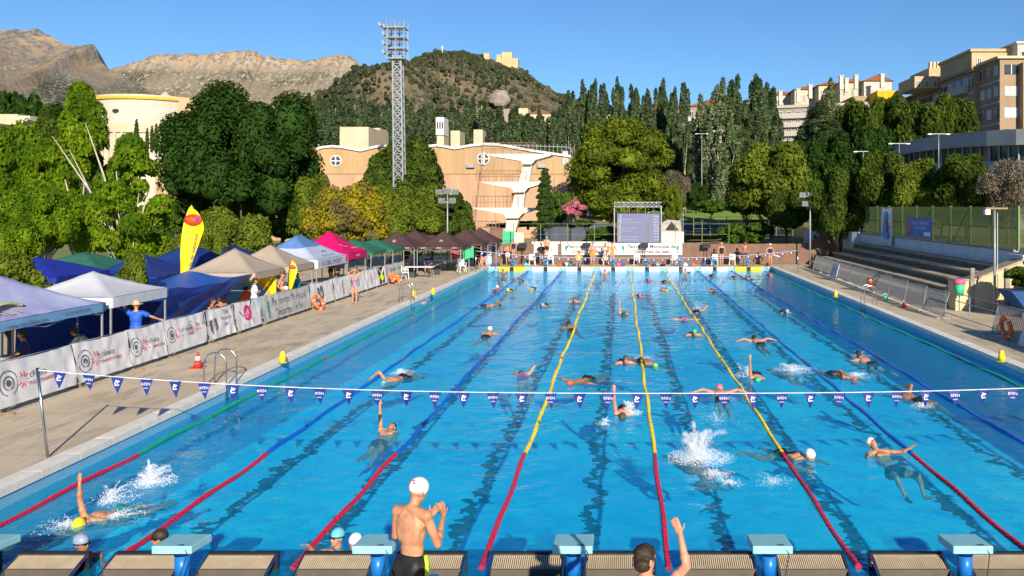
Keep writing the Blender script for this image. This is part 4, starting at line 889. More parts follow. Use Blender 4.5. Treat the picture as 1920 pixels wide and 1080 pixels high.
for px,Y,z,p,rz,l,sk_,su,sc_,cp,cc_,s_ in FP: stand(px,0,p,l,rz,z=z,Y=Y,skin=sk_,suit=su,sc=sc_,cap=cp,cc=cc_,scale=s_,vox=.024,fat=1.25 if 'heavy' in l or 'broad' in l else 1)
human(pWalk,W(1177,395,90)-Vector((0,0,0)),'person in red shirt walking behind the diving pool',R(90),suit='shirt',sc='pinkcloth',cap='hair',cc='hair',vox=.03)
C.objects[-1]
for o in list(C.objects):
    if o.get('label','').startswith('person in red shirt'): o.location.z=gz(o.location.x,90)
# ---------------------------------------------------------------- splashes
m,t,N,L=nt('spray'); p=N('BsdfPrincipled'); p.inputs['Base Color'].default_value=(.92,.95,1,1); p.inputs['Roughness'].default_value=.15; p.inputs['Transmission Weight'].default_value=.0
tp=N('BsdfTransparent'); ms=N('MixShader'); ms.inputs[0].default_value=.66; L(p.outputs[0],ms.inputs[1]); L(tp.outputs[0],ms.inputs[2]); o=N('OutputMaterial'); L(ms.outputs[0],o.inputs[0])
OCT=[(1,0,0),(-1,0,0),(0,1,0),(0,-1,0),(0,0,1),(0,0,-1)]; OF=[(0,2,4),(2,1,4),(1,3,4),(3,0,4),(2,0,5),(1,2,5),(3,1,5),(0,3,5)]
def splash(px,py,r,h,n,label,dirx=0,diry=0,seed=0):
    rnd=random.Random(seed+px); p0=Gd(px,py,.0); b=MB()
    jets=[(rnd.uniform(0,6.28),rnd.uniform(.2,1.0),rnd.uniform(.35,1)) for _ in range(9)]
    f_=3.2 if py>680 else 1.3
    for k in range(int(n*f_)):
        if rnd.random()<.45:     # crown jets
            a,rr,hh=rnd.choice(jets); u=rnd.random()**.7; d=rr*r*u+rnd.gauss(0,.05*r); z=h*hh*u*(2.0-1.1*u)+rnd.gauss(0,.04*h)
            x=math.cos(a)*d+dirx*u*r; y=math.sin(a)*d+diry*u*r; s=.003+.007*rnd.random()**3*(1.2-u)
        elif rnd.random()<.6:   # central plume
            z=h*.75*rnd.random()**1.6; q=r*.42*(1-.5*z/h); x,y=rnd.gauss(0,q*.6),rnd.gauss(0,q*.6); x+=dirx*z*.5; s=.003+.006*rnd.random()**2
        else:                   # foam on the surface
            a=rnd.uniform(0,6.28); d=r*1.1*rnd.random()**.8; x,y=math.cos(a)*d+dirx*r*rnd.random(),math.sin(a)*d+diry*r*rnd.random(); z=.005+.03*rnd.random(); s=.003+.008*rnd.random()**2
        z=abs(z); sz=s*(.7+.8*rnd.random())
        b.add([(x+a_*s,y+b_*s*.9,z+c_*sz) for a_,b_,c_ in OCT],OF)
    o=b.build('splash','spray',None,False,(p0.x,p0.y,.0)); o['kind']='stuff'; o['label']=label; o['category']='splash'
q=1
splash(280,905,.36,.40,2200,'white crown splash at lower left, beyond the yellow cap',.3,.1,1)
splash(205,940,.36,.25,800,'thin spray behind the yellow capped swimmer',.3,.4,2)
splash(130,985,.4,.08,350,'scattered foam between the yellow cap and the dark swimmer',-.3,0,3)
splash(215,968,.3,.06,350,'foam over the back of the yellow capped swimmer',.8,.6,13)
splash(1305,860,.55,.66,5200,'largest white splash, right of the middle yellow rope',.35,.1,4)
splash(1335,890,.3,.1,450,'foam over the diving swimmer',.5,-.4,5)
splash(1365,905,.2,.06,200,'thin foam around the diving swimmer hands',.5,-.4,15)
splash(1178,775,.28,.35,1200,'spray beside the raised arm at the pennants',.2,0,6)
splash(1135,795,.2,.15,400,'small foam patch left of the raised arm',0,0,7)
splash(1485,694,.6,.22,1300,'spray left of the first right blue rope',.3,-.2,8)
splash(1400,705,.28,.35,700,'spray behind the green capped swimmer',-.3,.2,9)
splash(1308,578,.7,.45,800,'far spray right of the yellow rope',0,0,10)
splash(1612,668,.3,.2,500,'spray around the dark-haired swimmer on the blue rope',.2,.2,11)
splash(1728,762,.25,.12,500,'kick foam behind the orange capped swimmer',.2,0,12)
splash(1605,705,.5,.12,500,'foam trail by the orange red cap',.2,0,14)
splash(750,700,.35,.18,400,'kick spray behind the cyan cap',.2,.2,16)
splash(1205,672,.7,.08,400,'light foam under the middle yellow rope',0,0,17)
splash(1243,540,.6,.3,300,'far spray left of the yellow orange cap',0,0,18)
splash(988,530,.6,.6,400,'far spray between the blue ropes',0,0,19)
splash(1345,790,.5,.4,160,'scattered droplets behind the butterfly swimmer',0,0,20)
splash(1450,905,.4,.1,160,'few droplets right of the large splash',0,0,21)
# ---------------------------------------------------------------- far deck equipment
for i,(px,Y,rz,l) in enumerate(((998,62.9,PI,'white chair left of the second far block'),(1136,63.0,PI+.1,'white chair between the woman and orange swimmer'),(1194,63.1,PI,'white chair left of the middle far block'),(1264,63.0,PI+.2,'white chair in front of the banner end'),(1340,63.0,PI,'white chair right of the tripod speaker'),(1373,63.1,PI-.1,'grey white chair left of the tanned man'),(1032,63.3,PI,'white chair behind the heavy man'))):
    chair(Vector(((px-1165)*Y/F,Y,.3)),rz,l,'fpw','white chairs along the far wall')
for i,(px,l) in enumerate(((980,'black loudspeaker on a stand at the brown screen, left'),(1100,'black loudspeaker on a stand at the left banner end'),(1208,'black loudspeaker on a stand in front of the long banner'),(1325,'black loudspeaker on a tripod right of the banner'))):
    Y=63.4; t=thing('loudspeaker_stand',l,'loudspeaker',((px-1165)*Y/F,Y,.3),0,'loudspeakers on the far deck')
    b=MB(); b.tube([(0,0,.2),(0,0,1.35)],.03,8); b.build('pole','black',t)
    for k in range(3): a=k*2.09+.5; b=MB(); b.tube([(0,0,.7),(.45*math.cos(a),.45*math.sin(a),0)],.02,6); b.build('leg','black',t)
    b=MB(); b.box(-.3,.3,-.17,.17,1.32,1.68); b.build('cabinet','darkgrey',t); b=MB(); b.box(-.27,.27,-.185,-.17,1.35,1.65); b.build('grille','black',t)
# roll-up banner
Y=63.2; t=thing('rollup_banner','tall pale blue roll-up banner with white squares on the far left deck','banner',((913-1165)*Y/F,Y,.3))
b=MB(); b.box(-.42,.42,-.01,.01,.08,1.9); b.build('sheet',mat('paleblue',(.25,.5,.75),.5,(.2,.42,.7),2),t); b=MB(); b.box(-.45,.45,-.12,.12,0,.09); b.build('base','galv',t)
for k in range(4):
    for c_ in (-1,1): b=MB(); b.box(c_*.19-.13,c_*.19+.13,-.02,-.012,.2+.38*k,.48+.38*k); b.build('square','fpw',t)
# bags and kit along the far edge
bagc=['royal','darkgrey','cyancap','orangecap','navy','white','teal','pinkcap']
for i,px in enumerate((925,933,986,1050,1056,1062,1069,1160,1168,1226,1232,1236,1243,1285,1290,1300,1320,1440)):
    Y=61.75+.25*(i%3); c_=bagc[i%8]; cn={'royal':'blue','darkgrey':'grey','cyancap':'light blue','orangecap':'orange','navy':'navy','white':'white','teal':'teal','pinkcap':'pink'}[c_]
    b=MB(); n_=Vector((0,0,.11)); b.ell((0,0,.1),(.2,.14,.11),None,10,6); b.torus((0,0,.2),.08,.012,RX(PI/2),10,4)
    o=b.build('swim_bag',c_,None,True,((px-1165)*Y/F,Y,.3)); tag(o,f'small {cn} bag on the far deck, {["by the yellow panels","left of the second block","between the second and third blocks","by the middle blocks","between the middle blocks","near the right blocks","by the far right corner"][min(6,i//3)]}, {["nearest the water","middle one","back one"][i%3]}','bag','bags along the far deck')
# far fence with windscreen
mat('screen',(.20,.12,.085),.9,(.16,.095,.07),1.5,bump=.2,bscale=8)
t=thing('windscreen_fence','brown cloth-covered fence behind the far end of the pool','fence',(0,64,.3))
x=-11.4; k=0
while x<13.9:
    x1=min(x+1.9,13.9); b=MB(); 
    n=10
    for i in range(n+1):
        for z in (0.03,.8,1.6): b.v.append((x+(x1-x)*i/n,-.03+.03*math.sin(i*1.9+k+z*2),z-(.02*math.sin(PI*i/n) if z==1.6 else 0)))
    for i in range(n): 
        for j in range(2): b.f.append((i*3+j,(i+1)*3+j,(i+1)*3+j+1,i*3+j+1)); b.mi.append(0)
    b.build('cloth','screen',t,True)
    b=MB(); b.tube([(x,.03,0),(x,.03,1.7)],.03,6); b.build('post','darkgrey',t); x+=1.9; k+=1
# climbing part of the fence
t=thing('windscreen_fence','dark brown cloth-covered fence climbing beside the stone seating','fence',(13.9,64,.3))
b=MB(); n=12
for i in range(n+1):
    u=i/n; zb=max(0,(u-.15))*1.9; 
    for z in (0,.8,1.6+.5*u): b.v.append((4.0*u,-3.0*u*0+.03*math.sin(i*2+z),zb+z))
for i in range(n): 
    for j in range(2): b.f.append((i*3+j,(i+1)*3+j,(i+1)*3+j+1,i*3+j+1)); b.mi.append(0)
b.build('cloth','screen',t,True)
for k in range(4):
    u=k/3; zb=max(0,(u-.15))*1.9; b=MB(); b.tube([(4*u,.04,zb-.1),(4*u,.04,zb+1.7+.5*u)],.03,6); b.build('post','darkgrey',t)
# banners on the far fence
mat('fbanner',(.80,.78,.72),.6,(.74,.72,.68),2)
def fb(px0,px1,label,txts):
    Y=63.85; x0,x1=(px0-1165)*Y/F,(px1-1165)*Y/F; t=thing('long_banner',label,'banner',((x0+x1)/2,Y,.3)); w_=(x1-x0)/2
    z0=4.82-(478-386)*Y/F-.3; z1=4.82-(456-386)*Y/F-.3
    b=MB(); b.box(-w_,w_,-.012,.012,z0,z1); b.build('sheet','fbanner',t)
    zm=(z0+z1)/2
    for x,s,body in txts: text(body,s,T(x,-.03,zm)@RX(PI/2),'printgrey',t,bold=.012)
    for x in ([-w_+.35,0.1,w_-.35] if len(txts)>1 else []):
        b=MB(); b.ell((x,-.02,zm+.1),(.11,.008,.2)); b.ell((x,-.02,zm-.2),(.05,.008,.15)); b.build('crest','tealprint',t)
    if len(txts)<2:
        b=MB(); b.ell((.1,-.02,zm),(.12,.008,.2)); b.build('crest','royal',t)
fb(1001,1046,'short white banner on the brown fence behind the second block',[(.5,.16,'Jaén')])
fb(1053,1279,'long white banner of the municipal sports board on the brown fence',[(-2.35,.40,'Patronato Municipal de\nDeportes de Jaén'),(2.3,.40,'Patronato Municipal de\nDeportes de Jaén')])
# scoreboard
m,t_,N,L=nt('led'); e=N('Emission'); e.inputs[0].default_value=(.27,.27,.38,1); e.inputs[1].default_value=1.0; o=N('OutputMaterial'); L(e.outputs[0],o.inputs[0])
for nme,c_ in (('led_white',(.75,.72,.9)),('led_violet',(.16,.12,.70)),('led_red',(.6,.28,.3)),('led_cyan',(.3,.5,.75))):
    m,t_,N,L=nt(nme); e=N('Emission'); e.inputs[0].default_value=c4(c_); o=N('OutputMaterial'); L(e.outputs[0],o.inputs[0])
Y=68; k=Y/F; t=thing('scoreboard','large video screen listing swim results under a truss','screen',((1197-1165)*k,Y,0))
zz=lambda py: CH-(py-386)*k
xx_=lambda px: (px-1197)*k
b=MB(); b.box(xx_(1156),xx_(1239),0,.35,zz(457),zz(399)); b.build('cabinet','black',t)
b=MB(); b.box(xx_(1157.5),xx_(1236.5),-.02,0,zz(454.5),zz(400.5)); b.build('display','led',t)
b=MB(); b.box(xx_(1158),xx_(1161),-.03,-.021,zz(453),zz(409)); b.build('lane_column','led_red',t)
b=MB(); b.box(xx_(1162),xx_(1165),-.03,-.021,zz(453),zz(402)); b.build('number_column','led_cyan',t)
rows=['Sofía Martínez','Lucía Ruiz','Carmen Navarro Gil','María Fernández','Laura Moreno R.','Ana Soto','Elena Jiménez','Marta Sánchez L.','Paula Romero G.']
for i,r_ in enumerate(rows):
    z=zz(406+5.4*i); 
    text('Resultados  100 L' if i==0 else '---- '+'-'*(len(r_)-3),.2,T(xx_(1167),-.03,z)@RX(PI/2),'led_white' if i%3 else 'led_violet',t,'result_line','LEFT',1.2)
    text('1:%02d.%02d'%(3+i,17*i%97),.17,T(xx_(1224),-.03,z)@RX(PI/2),'led_white',t,'result_time','LEFT')
for sx in (1152,1240):
    b=MB(); b.bar((xx_(sx),.2,-zz(386)*0+.3),(xx_(sx),.2,zz(386)),.09); b.bar((xx_(sx),.2,.3),(xx_(sx)+(.6 if sx>1200 else -.6)*0,1.2,.3),.07); b.bar((xx_(sx),.2,zz(390)),(xx_(sx),1.6,.4),.05); b.build('leg','galv',t)
b=MB()
for zc in (zz(388),zz(379)):
    for yy in (.0,.35): b.bar((xx_(1151),yy,zc),(xx_(1241),yy,zc),.05)
for i in range(10):
    x0=xx_(1152+8.8*i); x1=xx_(1152+8.8*(i+1)); 
    b.bar((x0,0,zz(388)),(x1,0,zz(379)),.03); b.bar((x0,0,zz(379)),(x1,0,zz(388)),.03); b.bar((x0,0,zz(388)),(x0,0,zz(379)),.035)
b.build('truss','galv',t)
for i in range(5): b=MB(); x=xx_(1165+15*i); b.bar((x,.1,zz(399)),(x,.1,zz(387)),.02); b.build('hanger','galv',t)
# ================================================================ right side: stone seating, fence, barriers
m,t,N,L=nt('stone'); tc=N('TexCoord'); ob=tc.outputs['Object']
base=mix(t,noisef(t,1.5,6,coord=ob),(.19,.165,.125),(.11,.095,.075)); base=mix(t,noisef(t,.9,5,coord=ob,sc=(1,.6,3),lo=.55,hi=.7),base,(.10,.09,.075))
p=N('BsdfPrincipled'); p.inputs['Roughness'].default_value=.9; L(base,p.inputs['Base Color']); bp=N('Bump'); bp.inputs['Strength'].default_value=.5; bp.inputs['Distance'].default_value=.02
L(noisef(t,12,6,coord=ob,lo=0,hi=1),bp.inputs['Height']); L(bp.outputs[0],p.inputs['Normal']); o=N('OutputMaterial'); L(p.outputs[0],o.inputs[0])
mat('stone_top',(.46,.36,.24),.9,(.30,.24,.16),2,bump=.3); mat('plaster',(.60,.50,.30),.9,(.50,.40,.24),1.5,bump=.3,bscale=10); mat('whitewash',(.60,.62,.66),.9,(.52,.54,.58),1.2,bump=.2); mat('stonegrey',(.30,.29,.27),.9,(.16,.155,.15),1.5,bump=.3)
t=thing('stone_seating','stepped stone spectator seating on the right side of the pool','seating',(0,0,0))
st=[(13.9,14.75,.78),(14.75,15.5,1.12),(15.5,16.3,1.46),(16.3,17.1,1.80),(17.1,17.6,2.12)]
for i,(x0,x1,z) in enumerate(st):
    b=MB(); y=37.0
    while y<60.5:
        y1=min(60.6,y+3.2); b.box(x0,17.6 if i==4 else x1+.1,y+.01,y1-.01,.2,z-.09); y=y1
    b.build('riser','stone',t)
    b=MB(); y=37.0
    while y<60.5: y1=min(60.6,y+2.4); b.box(x0-.04,x1+.02,y+.006,y1-.006,z-.09,z); y=y1
    b.build('tread','stone_top',t)
t=thing('end_wall','yellow plastered stepped end wall of the stone seating','wall')
b=MB(); b.prism([(14.4,.2),(14.4,1.58),(15.2,1.6),(17.3,2.42),(17.6,3.0),(24,3.0),(24,.2)],35.6,36.4); b.build('wall','plaster',t)
b=MB(); b.bar((14.35,36,1.62),(15.2,36,1.64),.9,.09); b.bar((15.2,36,1.64),(17.3,36,2.46),.9,.09); b.build('coping','stone_top',t)
for x in (15.1,16.6): b=MB(); b.box(x-.09,x+.09,35.5,35.6,.2,1.6 if x<15 else 2.15); b.build('pilaster','stonegrey',t)
t=thing('upper_wall','white painted wall above the stone seating','wall')
b=MB(); b.box(17.6,17.9,37,60.8,.2,2.78); b.build('wall','whitewash',t); b=MB(); b.box(17.55,17.95,37,60.8,2.78,2.86); b.build('coping','stonegrey',t)
b=MB(); b.box(17.3,18.3,35.6,36.8,2.3,2.62); b.box(17.25,18.35,35.5,36.9,2.62,2.70); tag(b.build('wall_block','whitewash'),'small white block at the near end of the upper wall','block')
# green fence
mat('greenpost',(.10,.20,.06),.6,(.16,.22,.05),4); mat('mesh_screen',(.20,.17,.05),.9,(.12,.12,.04),.8,alpha=.45); mat('mesh_green',(.08,.12,.05),.9,(.05,.08,.035),.8,alpha=.45)
t=thing('mesh_fence','green steel fence with worn mesh above the white wall','fence',(17.75,0,2.86))
y=36.9; ys_=[]
while y<61: ys_.append(y); y+=2.55
for i,y in enumerate(ys_):
    b=MB(); b.box(-.045,.045,y-.045,y+.045,0,1.95); b.build('post','greenpost',t)
    if i<len(ys_)-1:
        b=MB(); y1=ys_[i+1]
        for q in range(1,24): yy=y+(y1-y)*q/24; b.box(-.006,.006,yy-.006,yy+.006,.03,1.9)
        for z in (.03,.95,1.9): b.box(-.015,.015,y,y1,z-.015,z+.015)
        b.build('bars','greenpost',t)
        b=MB(); b.box(.02,.024,y+.05,y1-.05,.05,1.88); b.build('screen','mesh_screen' if i<6 else 'mesh_green',t)
        if i in (2,4,7): b=MB(); b.bar((.04,y,1.85),(.04,y1-.3,.1),.05); b.build('brace','greenpost',t)
# fence further along, above the second terrace
t=thing('mesh_fence','green fence above the graffitied white wall beyond the seating','fence',(18,66,2.9))
for k in range(9):
    b=MB(); b.box(-2.6+1.25*k-.04,-2.6+1.25*k+.04,-.04,.04,0,2.0); b.build('post','greenpost',t)
    if k<8: b=MB(); b.box(-2.6+1.25*k+.05,-1.35+1.25*k-.05,-.01,.01,.05,1.95); b.build('screen','mesh_green',t)
t=thing('terrace_wall','white graffitied retaining wall of the second terrace','wall',(0,0,0))
b=MB(); b.prism([(14.6,.5),(14.6,2.9),(22.5,2.9),(22.5,.5)],65.6,65.95); b.build('wall','whitewash',t)
b=MB(); b.prism([(12.2,.6),(12.2,1.1),(15.2,2.2),(15.2,.6)],65.2,65.5); b.build('stringer','whitewash',t)
b=MB()
for k in range(9): b.box(15.3+.1*k+.35*k,15.5+.45*k,65.58,65.59,2.2-.1*(k%3),2.5+.05*(k%2))
b.build('graffiti','darkgrey',t)
b=MB()
for k in range(5): b.box(12.9+.45*k,18,64.9+.15*k,65.2+.15*k,.3,1.0+.22*k)
b.build('steps','stone',t)
b=MB(); b.box(17.0,17.6,60.9,63.5,.2,2.9); tag(b.build('painted_wall','whitewash'),'short white wall stub between the two terraces','wall')
# banners hung on the fence
t=thing('hanging_banner','tall white hanging banner with a blue painted swimmer on the fence','banner',(17.5,54.2,2.25))
b=MB(); n=8
for i in range(n+1):
    for j in range(n+1):
        u=i/n; v=j/n; b.v.append((-.04+.05*math.sin(v*4+u*2)-.25*(1-v)*.3,-1.05+2.1*u+.08*math.sin(v*3),-.0+2.5*v-.12*math.sin(PI*u)*v))
for i in range(n):
    for j in range(n): b.f.append((i*(n+1)+j,i*(n+1)+j+1,(i+1)*(n+1)+j+1,(i+1)*(n+1)+j)); b.mi.append(0)
b.build('sheet',mat('clothwhite',(.72,.74,.80),.7,trans=.15),t,True)
def blobs(lst,mname,par,nm='print'):
    b=MB()
    for (y,z,ry,rz_,x) in lst: b.ell((x,y,z),(.02,ry,rz_),None,12,8)
    b.build(nm,mname,par,True)
blobs([(0.0,1.95,.33,.26,-.16),(.1,1.65,.3,.3,-.16),(.2,.75,.55,.3,-.19),(-.1,.6,.5,.2,-.2),(.3,1.1,.3,.35,-.17)],mat('printblue',(.03,.2,.6),.6,(.1,.4,.75),9),t)
blobs([(-.05,1.45,.22,.24,-.19),(-.15,1.15,.3,.16,-.2)],mat('printskin',(.5,.2,.13),.6,(.35,.1,.12),9),t)
text('10',.22,T(-.22,-.45,.14)@RZ(-PI/2)@RX(PI/2),'darkgrey',t); text('federacion',.13,T(-.22,.4,.14)@RZ(-PI/2)@RX(PI/2),'darkgrey',t)
t=thing('hanging_banner','wide blue banner with two swimmers and lettering on the green fence','banner',(17.6,48.9,2.95))
b=MB(); b.box(-.02,0,-2.1,2.1,.0,1.15); b.build('sheet',mat('bannerblue',(.05,.16,.42),.6,(.07,.2,.5),2),t)
blobs([(1.75,.6,.25,.45,-.03),(1.35,.5,.2,.4,-.03)],'printskin',t)
for z,s_ in ((.85,'ESCUELAS DEPORTIVAS'),(.55,'CIUDAD DE JAEN')): text(s_,.26,T(-.035,-.3,z)@RZ(-PI/2)@RX(PI/2),'white',t)
b=MB(); b.box(-.03,-.021,-1.9,-.9,.12,.35); b.build('label_box','white',t)
# steel barriers on the right
mat('mesh_galv',(.42,.40,.36),.6,(.36,.34,.3),4,alpha=.5)
def gbar(x,y0,y1,label,lean=.12,buoyed=False):
    t=thing('steel_barrier',label,'barrier',(x,(y0+y1)/2,.3),0,'steel barriers along the right deck'); h=(y1-y0)/2
    b=MB(); b.tube([(-.1,-h,.12),(lean,-h,1.05),(lean,h,1.05),(-.1,h,.12),(-.1,-h,.12)],.02,6); b.build('frame','galv',t,True)
    b=MB(); n=int((y1-y0)/.12)
    for q in range(1,n): y=-h+2*h*q/n; b.bar((-.1,y,.12),(lean,y,1.05),.012)
    b.build('bars','galv',t)
    b=MB(); b.add([(-.085,-h+.03,.15),(-.085,h-.03,.15),(lean+.012,h-.03,1.03),(lean+.012,-h+.03,1.03)],[(0,1,2,3)]); b.build('mesh','mesh_galv',t)
    for y in (-h+.1,h-.1): b=MB(); b.bar((-.38,y,.02),(.3,y,.02),.05,.03); b.bar((-.1,y,.02),(-.1,y,.14),.03); b.build('foot','galv',t)
ord_=['nearest','second nearest','third','fourth','fifth','sixth','seventh','eighth','ninth','furthest']
y=33.0
for i in range(10):
    gbar(13.0+.055*(y-34)*.5,y,y+2.3,f'{ord_[i]} of the mesh steel barriers along the right deck'+(' counted from the camera' if 1<i<9 else '')); y+=2.55
gbar(13.2,26.8,29.2,'railing barrier carrying the near right lifebuoy')
t=thing('steel_railing','long low steel railing in front of the yellow end wall','railing',(13.3,29.2,.3))
b=MB(); 
for z in (.15,.75,1.05): b.tube([(0,0,z),(0,4.7,z)],.018,6)
b.build('rails','galv',t)
for y in (0,2.35,4.7): b=MB(); b.tube([(0,y,0),(0,y,1.07)],.022,6); b.build('post','galv',t)
buoy((12.95,27.8,.72),RY(PI/2-.15)@RX(0),'orange lifebuoy on the near right railing',.34); buoy((12.95,43.0,.75),RY(PI/2-.2),'orange lifebuoy on the right steel barriers',.28)
t=thing('deck_sign','white board leaning against the right steel barriers','sign',(12.95,50.2,.3)); b=MB(); b.add([(-.15,-.75,.1),(-.15,.75,.1),(.1,.75,1.0),(.1,-.75,1.0),(-.12,-.75,.1),(-.12,.75,.1),(.13,.75,1.0),(.13,-.75,1.0)],[(0,1,2,3),(7,6,5,4),(0,4,5,1),(1,5,6,2),(2,6,7,3),(3,7,4,0)]); b.build('board','clothwhite',t)
text('Jaén',.36,T(-.05,0,.68)@RZ(-PI/2)@RX(PI/2-.25),'darkgrey',t); text('Deportes',.22,T(-.10,0,.42)@RZ(-PI/2)@RX(PI/2-.25),'darkgrey',t)
t=thing('white_panel','white leaning panel at the right photo edge','panel',(13.1,25.9,.3)); b=MB(); b.add([(-.35,-.9,.05),(-.35,.7,.05),(.1,.7,1.35),(.1,-.9,1.35),(-.31,-.9,.05),(-.31,.7,.05),(.14,.7,1.35),(.14,-.9,1.35)],[(0,1,2,3),(7,6,5,4),(0,4,5,1),(1,5,6,2),(2,6,7,3),(3,7,4,0)]); b.build('board','clothwhite',t)
t=thing('waste_bin','green bin with pink bag on top at the end of the stone seating','bin',(14.4,35.2,1.0)); b=MB(); b.tube([(0,0,-.7),(0,0,.02)],.03,6); b.build('post','galv',t); b=MB(); b.lathe((0,0,0),[(.17,0),(.22,.5)],14); b.build('body','greencap',t,True); b=MB(); b.lathe((0,0,.5),[(.25,0),(.25,.16),(.18,.2)],14); b.build('bag','pinkcap',t,True)
t=thing('bucket','small green bucket on the right deck below the lifebuoy','bucket',Gd(1661,565)); b=MB(); b.lathe((0,0,0),[(.1,0),(.13,.28)],12); b.build('body','greencap',t,True); b=MB(); b.torus((0,0,.28),.12,.012,RX(.6),14,4); b.build('handle','white',t)
mat('awning',(.01,.08,.3),.7,(.01,.06,.22),2)
t=thing('blue_awning','blue cloth trough hanging under the shrub at the right edge','awning',(16.35,33.5,.78)); b=MB(); b.prism([(-.9,.65),(2.6,.65),(2.6,-.1),(-.35,-.05),(-.7,.4)],-.8,.5); b.build('cloth','awning',t)
for x in (-.2,2.2): b=MB(); b.box(x-.03,x+.03,-.3,-.24,-1.1,.0); b.build('leg','galv',t)
# lamp posts and poles
def lamp(px,pytop,Y,label,zb=None,arms='flood',r=.07,m='galv'):
    X=(px-1165)*Y/F; zb=gz(X,Y) if zb is None else zb; zt=CH-(pytop-386)*Y/F; h=zt-zb
    t=thing('floodlight_pole' if arms=='flood' else 'street_lamp',label,'lamp post',(X,Y,zb),0,'lamp posts')
    b=MB(); b.tube([(0,0,0),(0,0,h*.5),(0,0,h)],[r,r*.85,r*.6],10); b.build('pole',m,t,True)
    if arms=='flood':
        b=MB(); b.bar((-.7,0,h-.25),(.7,0,h-.25),.07); b.bar((-.5,0,h-.9),(.5,0,h-.9),.07); b.build('crossbar',m,t)
        for x,z in ((-.6,h-.15),(0,h-.1),(.6,h-.15),(-.4,h-.8),(.4,h-.8)):
            b=MB(); b.box(-.24,.24,-.1,.1,-.17,.17,T(x,-.1,z)@RX(.5)); b.build('floodlight','galv',t)
    elif arms=='street':
        b=MB(); b.bar((-.9,0,h-.05),(.9,0,h-.05),.06); b.build('crossbar',m,t)
        for x in (-.8,.8): b=MB(); b.box(x-.18,x+.18,-.1,.1,h-.12,h-.04); b.build('lantern','white',t)
    elif arms=='tee':
        b=MB(); b.box(-.42,.5,-.12,.12,h-.05,h+.02); b.build('crossarm','wood',t); b=MB(); b.box(-.42,-.22,-.1,.1,h-.28,h-.06); b.build('lantern','white',t)
        b=MB(); b.tube([(.12,0,.3),(.12,.0,h-.2)],.012,5); b.build('cable','white',t)
    return t
lamp(1519,362,62,'grey floodlight pole at the far end of the right barriers',.3)
lamp(839,356,61,'grey floodlight pole behind the brown tents',.3)
lamp(1865,390,34.6,'tall rusty white pole in front of the yellow end wall',.3,'tee',.06,'galv')
lamp(1316,250,120,'tall twin lamp post in front of the pale poplars',None,'street'); lamp(1103,256,118,'twin lamp post rising left of the yellow-green pine',None,'street')
lamp(1619,283,80,'slim street lamp beside the round roadside trees',None,'street',.06); lamp(1686,268,75,'short lamp on the roof edge of the curved building, left',7,'street',.05); lamp(1760,250,72,'short lamp on the roof edge of the curved building, right',8,'street',.05)
# ================================================================ diving tower
mat('towerconc',(.72,.67,.58),.85,(.60,.54,.46),.8,bump=.15); mat('rail_rust',(.22,.11,.07),.6,(.3,.2,.15),5)
Y=77; k=Y/F; t=thing('diving_tower','pale concrete diving tower with four cantilevered platforms','diving tower',((975-1165)*k,Y,0))
X_=lambda px:(px-975)*k
Z_=lambda py:CH-(py-386)*k
hw=1.1
def plat(name,pxs,pys,w_=hw):
    b=MB(); b.prism([(X_(a),Z_(c)) for a,c in zip(pxs,pys)],-w_,w_); return b.build(name,'towerconc',t)
plat('platform',[914,1036,1034,1006,999,983,979,950,930],[290,290,293.5,301,309,309,303,298,295])
plat('platform',[903,1020,1019,992,986,967,961,935,918],[341.5,341.5,345,353,361,361,353,348.5,345.5])
plat('platform',[887,1007,1006,982,975,952,947,920,902],[389.5,389.5,393,401,409,409,401,396,393])
plat('platform',[888,961,950,946,930,905],[436,436,441,445,443,440],.9)
plat('column',[983,999,993,974],[307,307,342,342],.55); plat('column',[967,986,982,961],[359,359,390,390],.6); plat('column',[952,975,966,960,946,949],[407,407,440,458,458,436],.65)
plat('buttress',[929,952,952,949,926],[442,442,462,475,475],.6)
for (x0,x1,py,) in ((905,1030,290),(893,1015,341),(886,1000,389),(889,958,436)):
    b=MB(); h=1.05
    for yy in (-1.0,1.0):
        for zz_ in (.5,1.05): b.tube([(X_(x0+4),yy,Z_(py)+zz_),(X_(x1-25),yy,Z_(py)+zz_)],.022,5)
        for q in range(7): x=X_(x0+4)+(X_(x1-25)-X_(x0+4))*q/6; b.tube([(x,yy,Z_(py)),(x,yy,Z_(py)+1.05)],.022,5)
    b.build('railing','rail_rust',t)
for (a,c,e,f) in ((901,341,905,290),(893,389,899,341),(889,436,893,389)):
    b=MB()
    for yy in (-.3,.3): b.tube([(X_(a),yy,Z_(c)),(X_(e),yy,Z_(f)+1)],.025,5)
    for q in range(10): u=q/10; b.bar((X_(a+(e-a)*u),-.3,Z_(c+(f-c)*u)),(X_(a+(e-a)*u),.3,Z_(c+(f-c)*u)),.025)
    b.build('ladder','rail_rust',t)
b=MB(); b.box(X_(960),X_(966),-.3,.3,Z_(378),Z_(362)); b.build('red_panel','red',t)
b=MB(); b.box(X_(890),X_(965),-.2,.2,Z_(434.5),Z_(433)); b.build('springboard','galv',t)
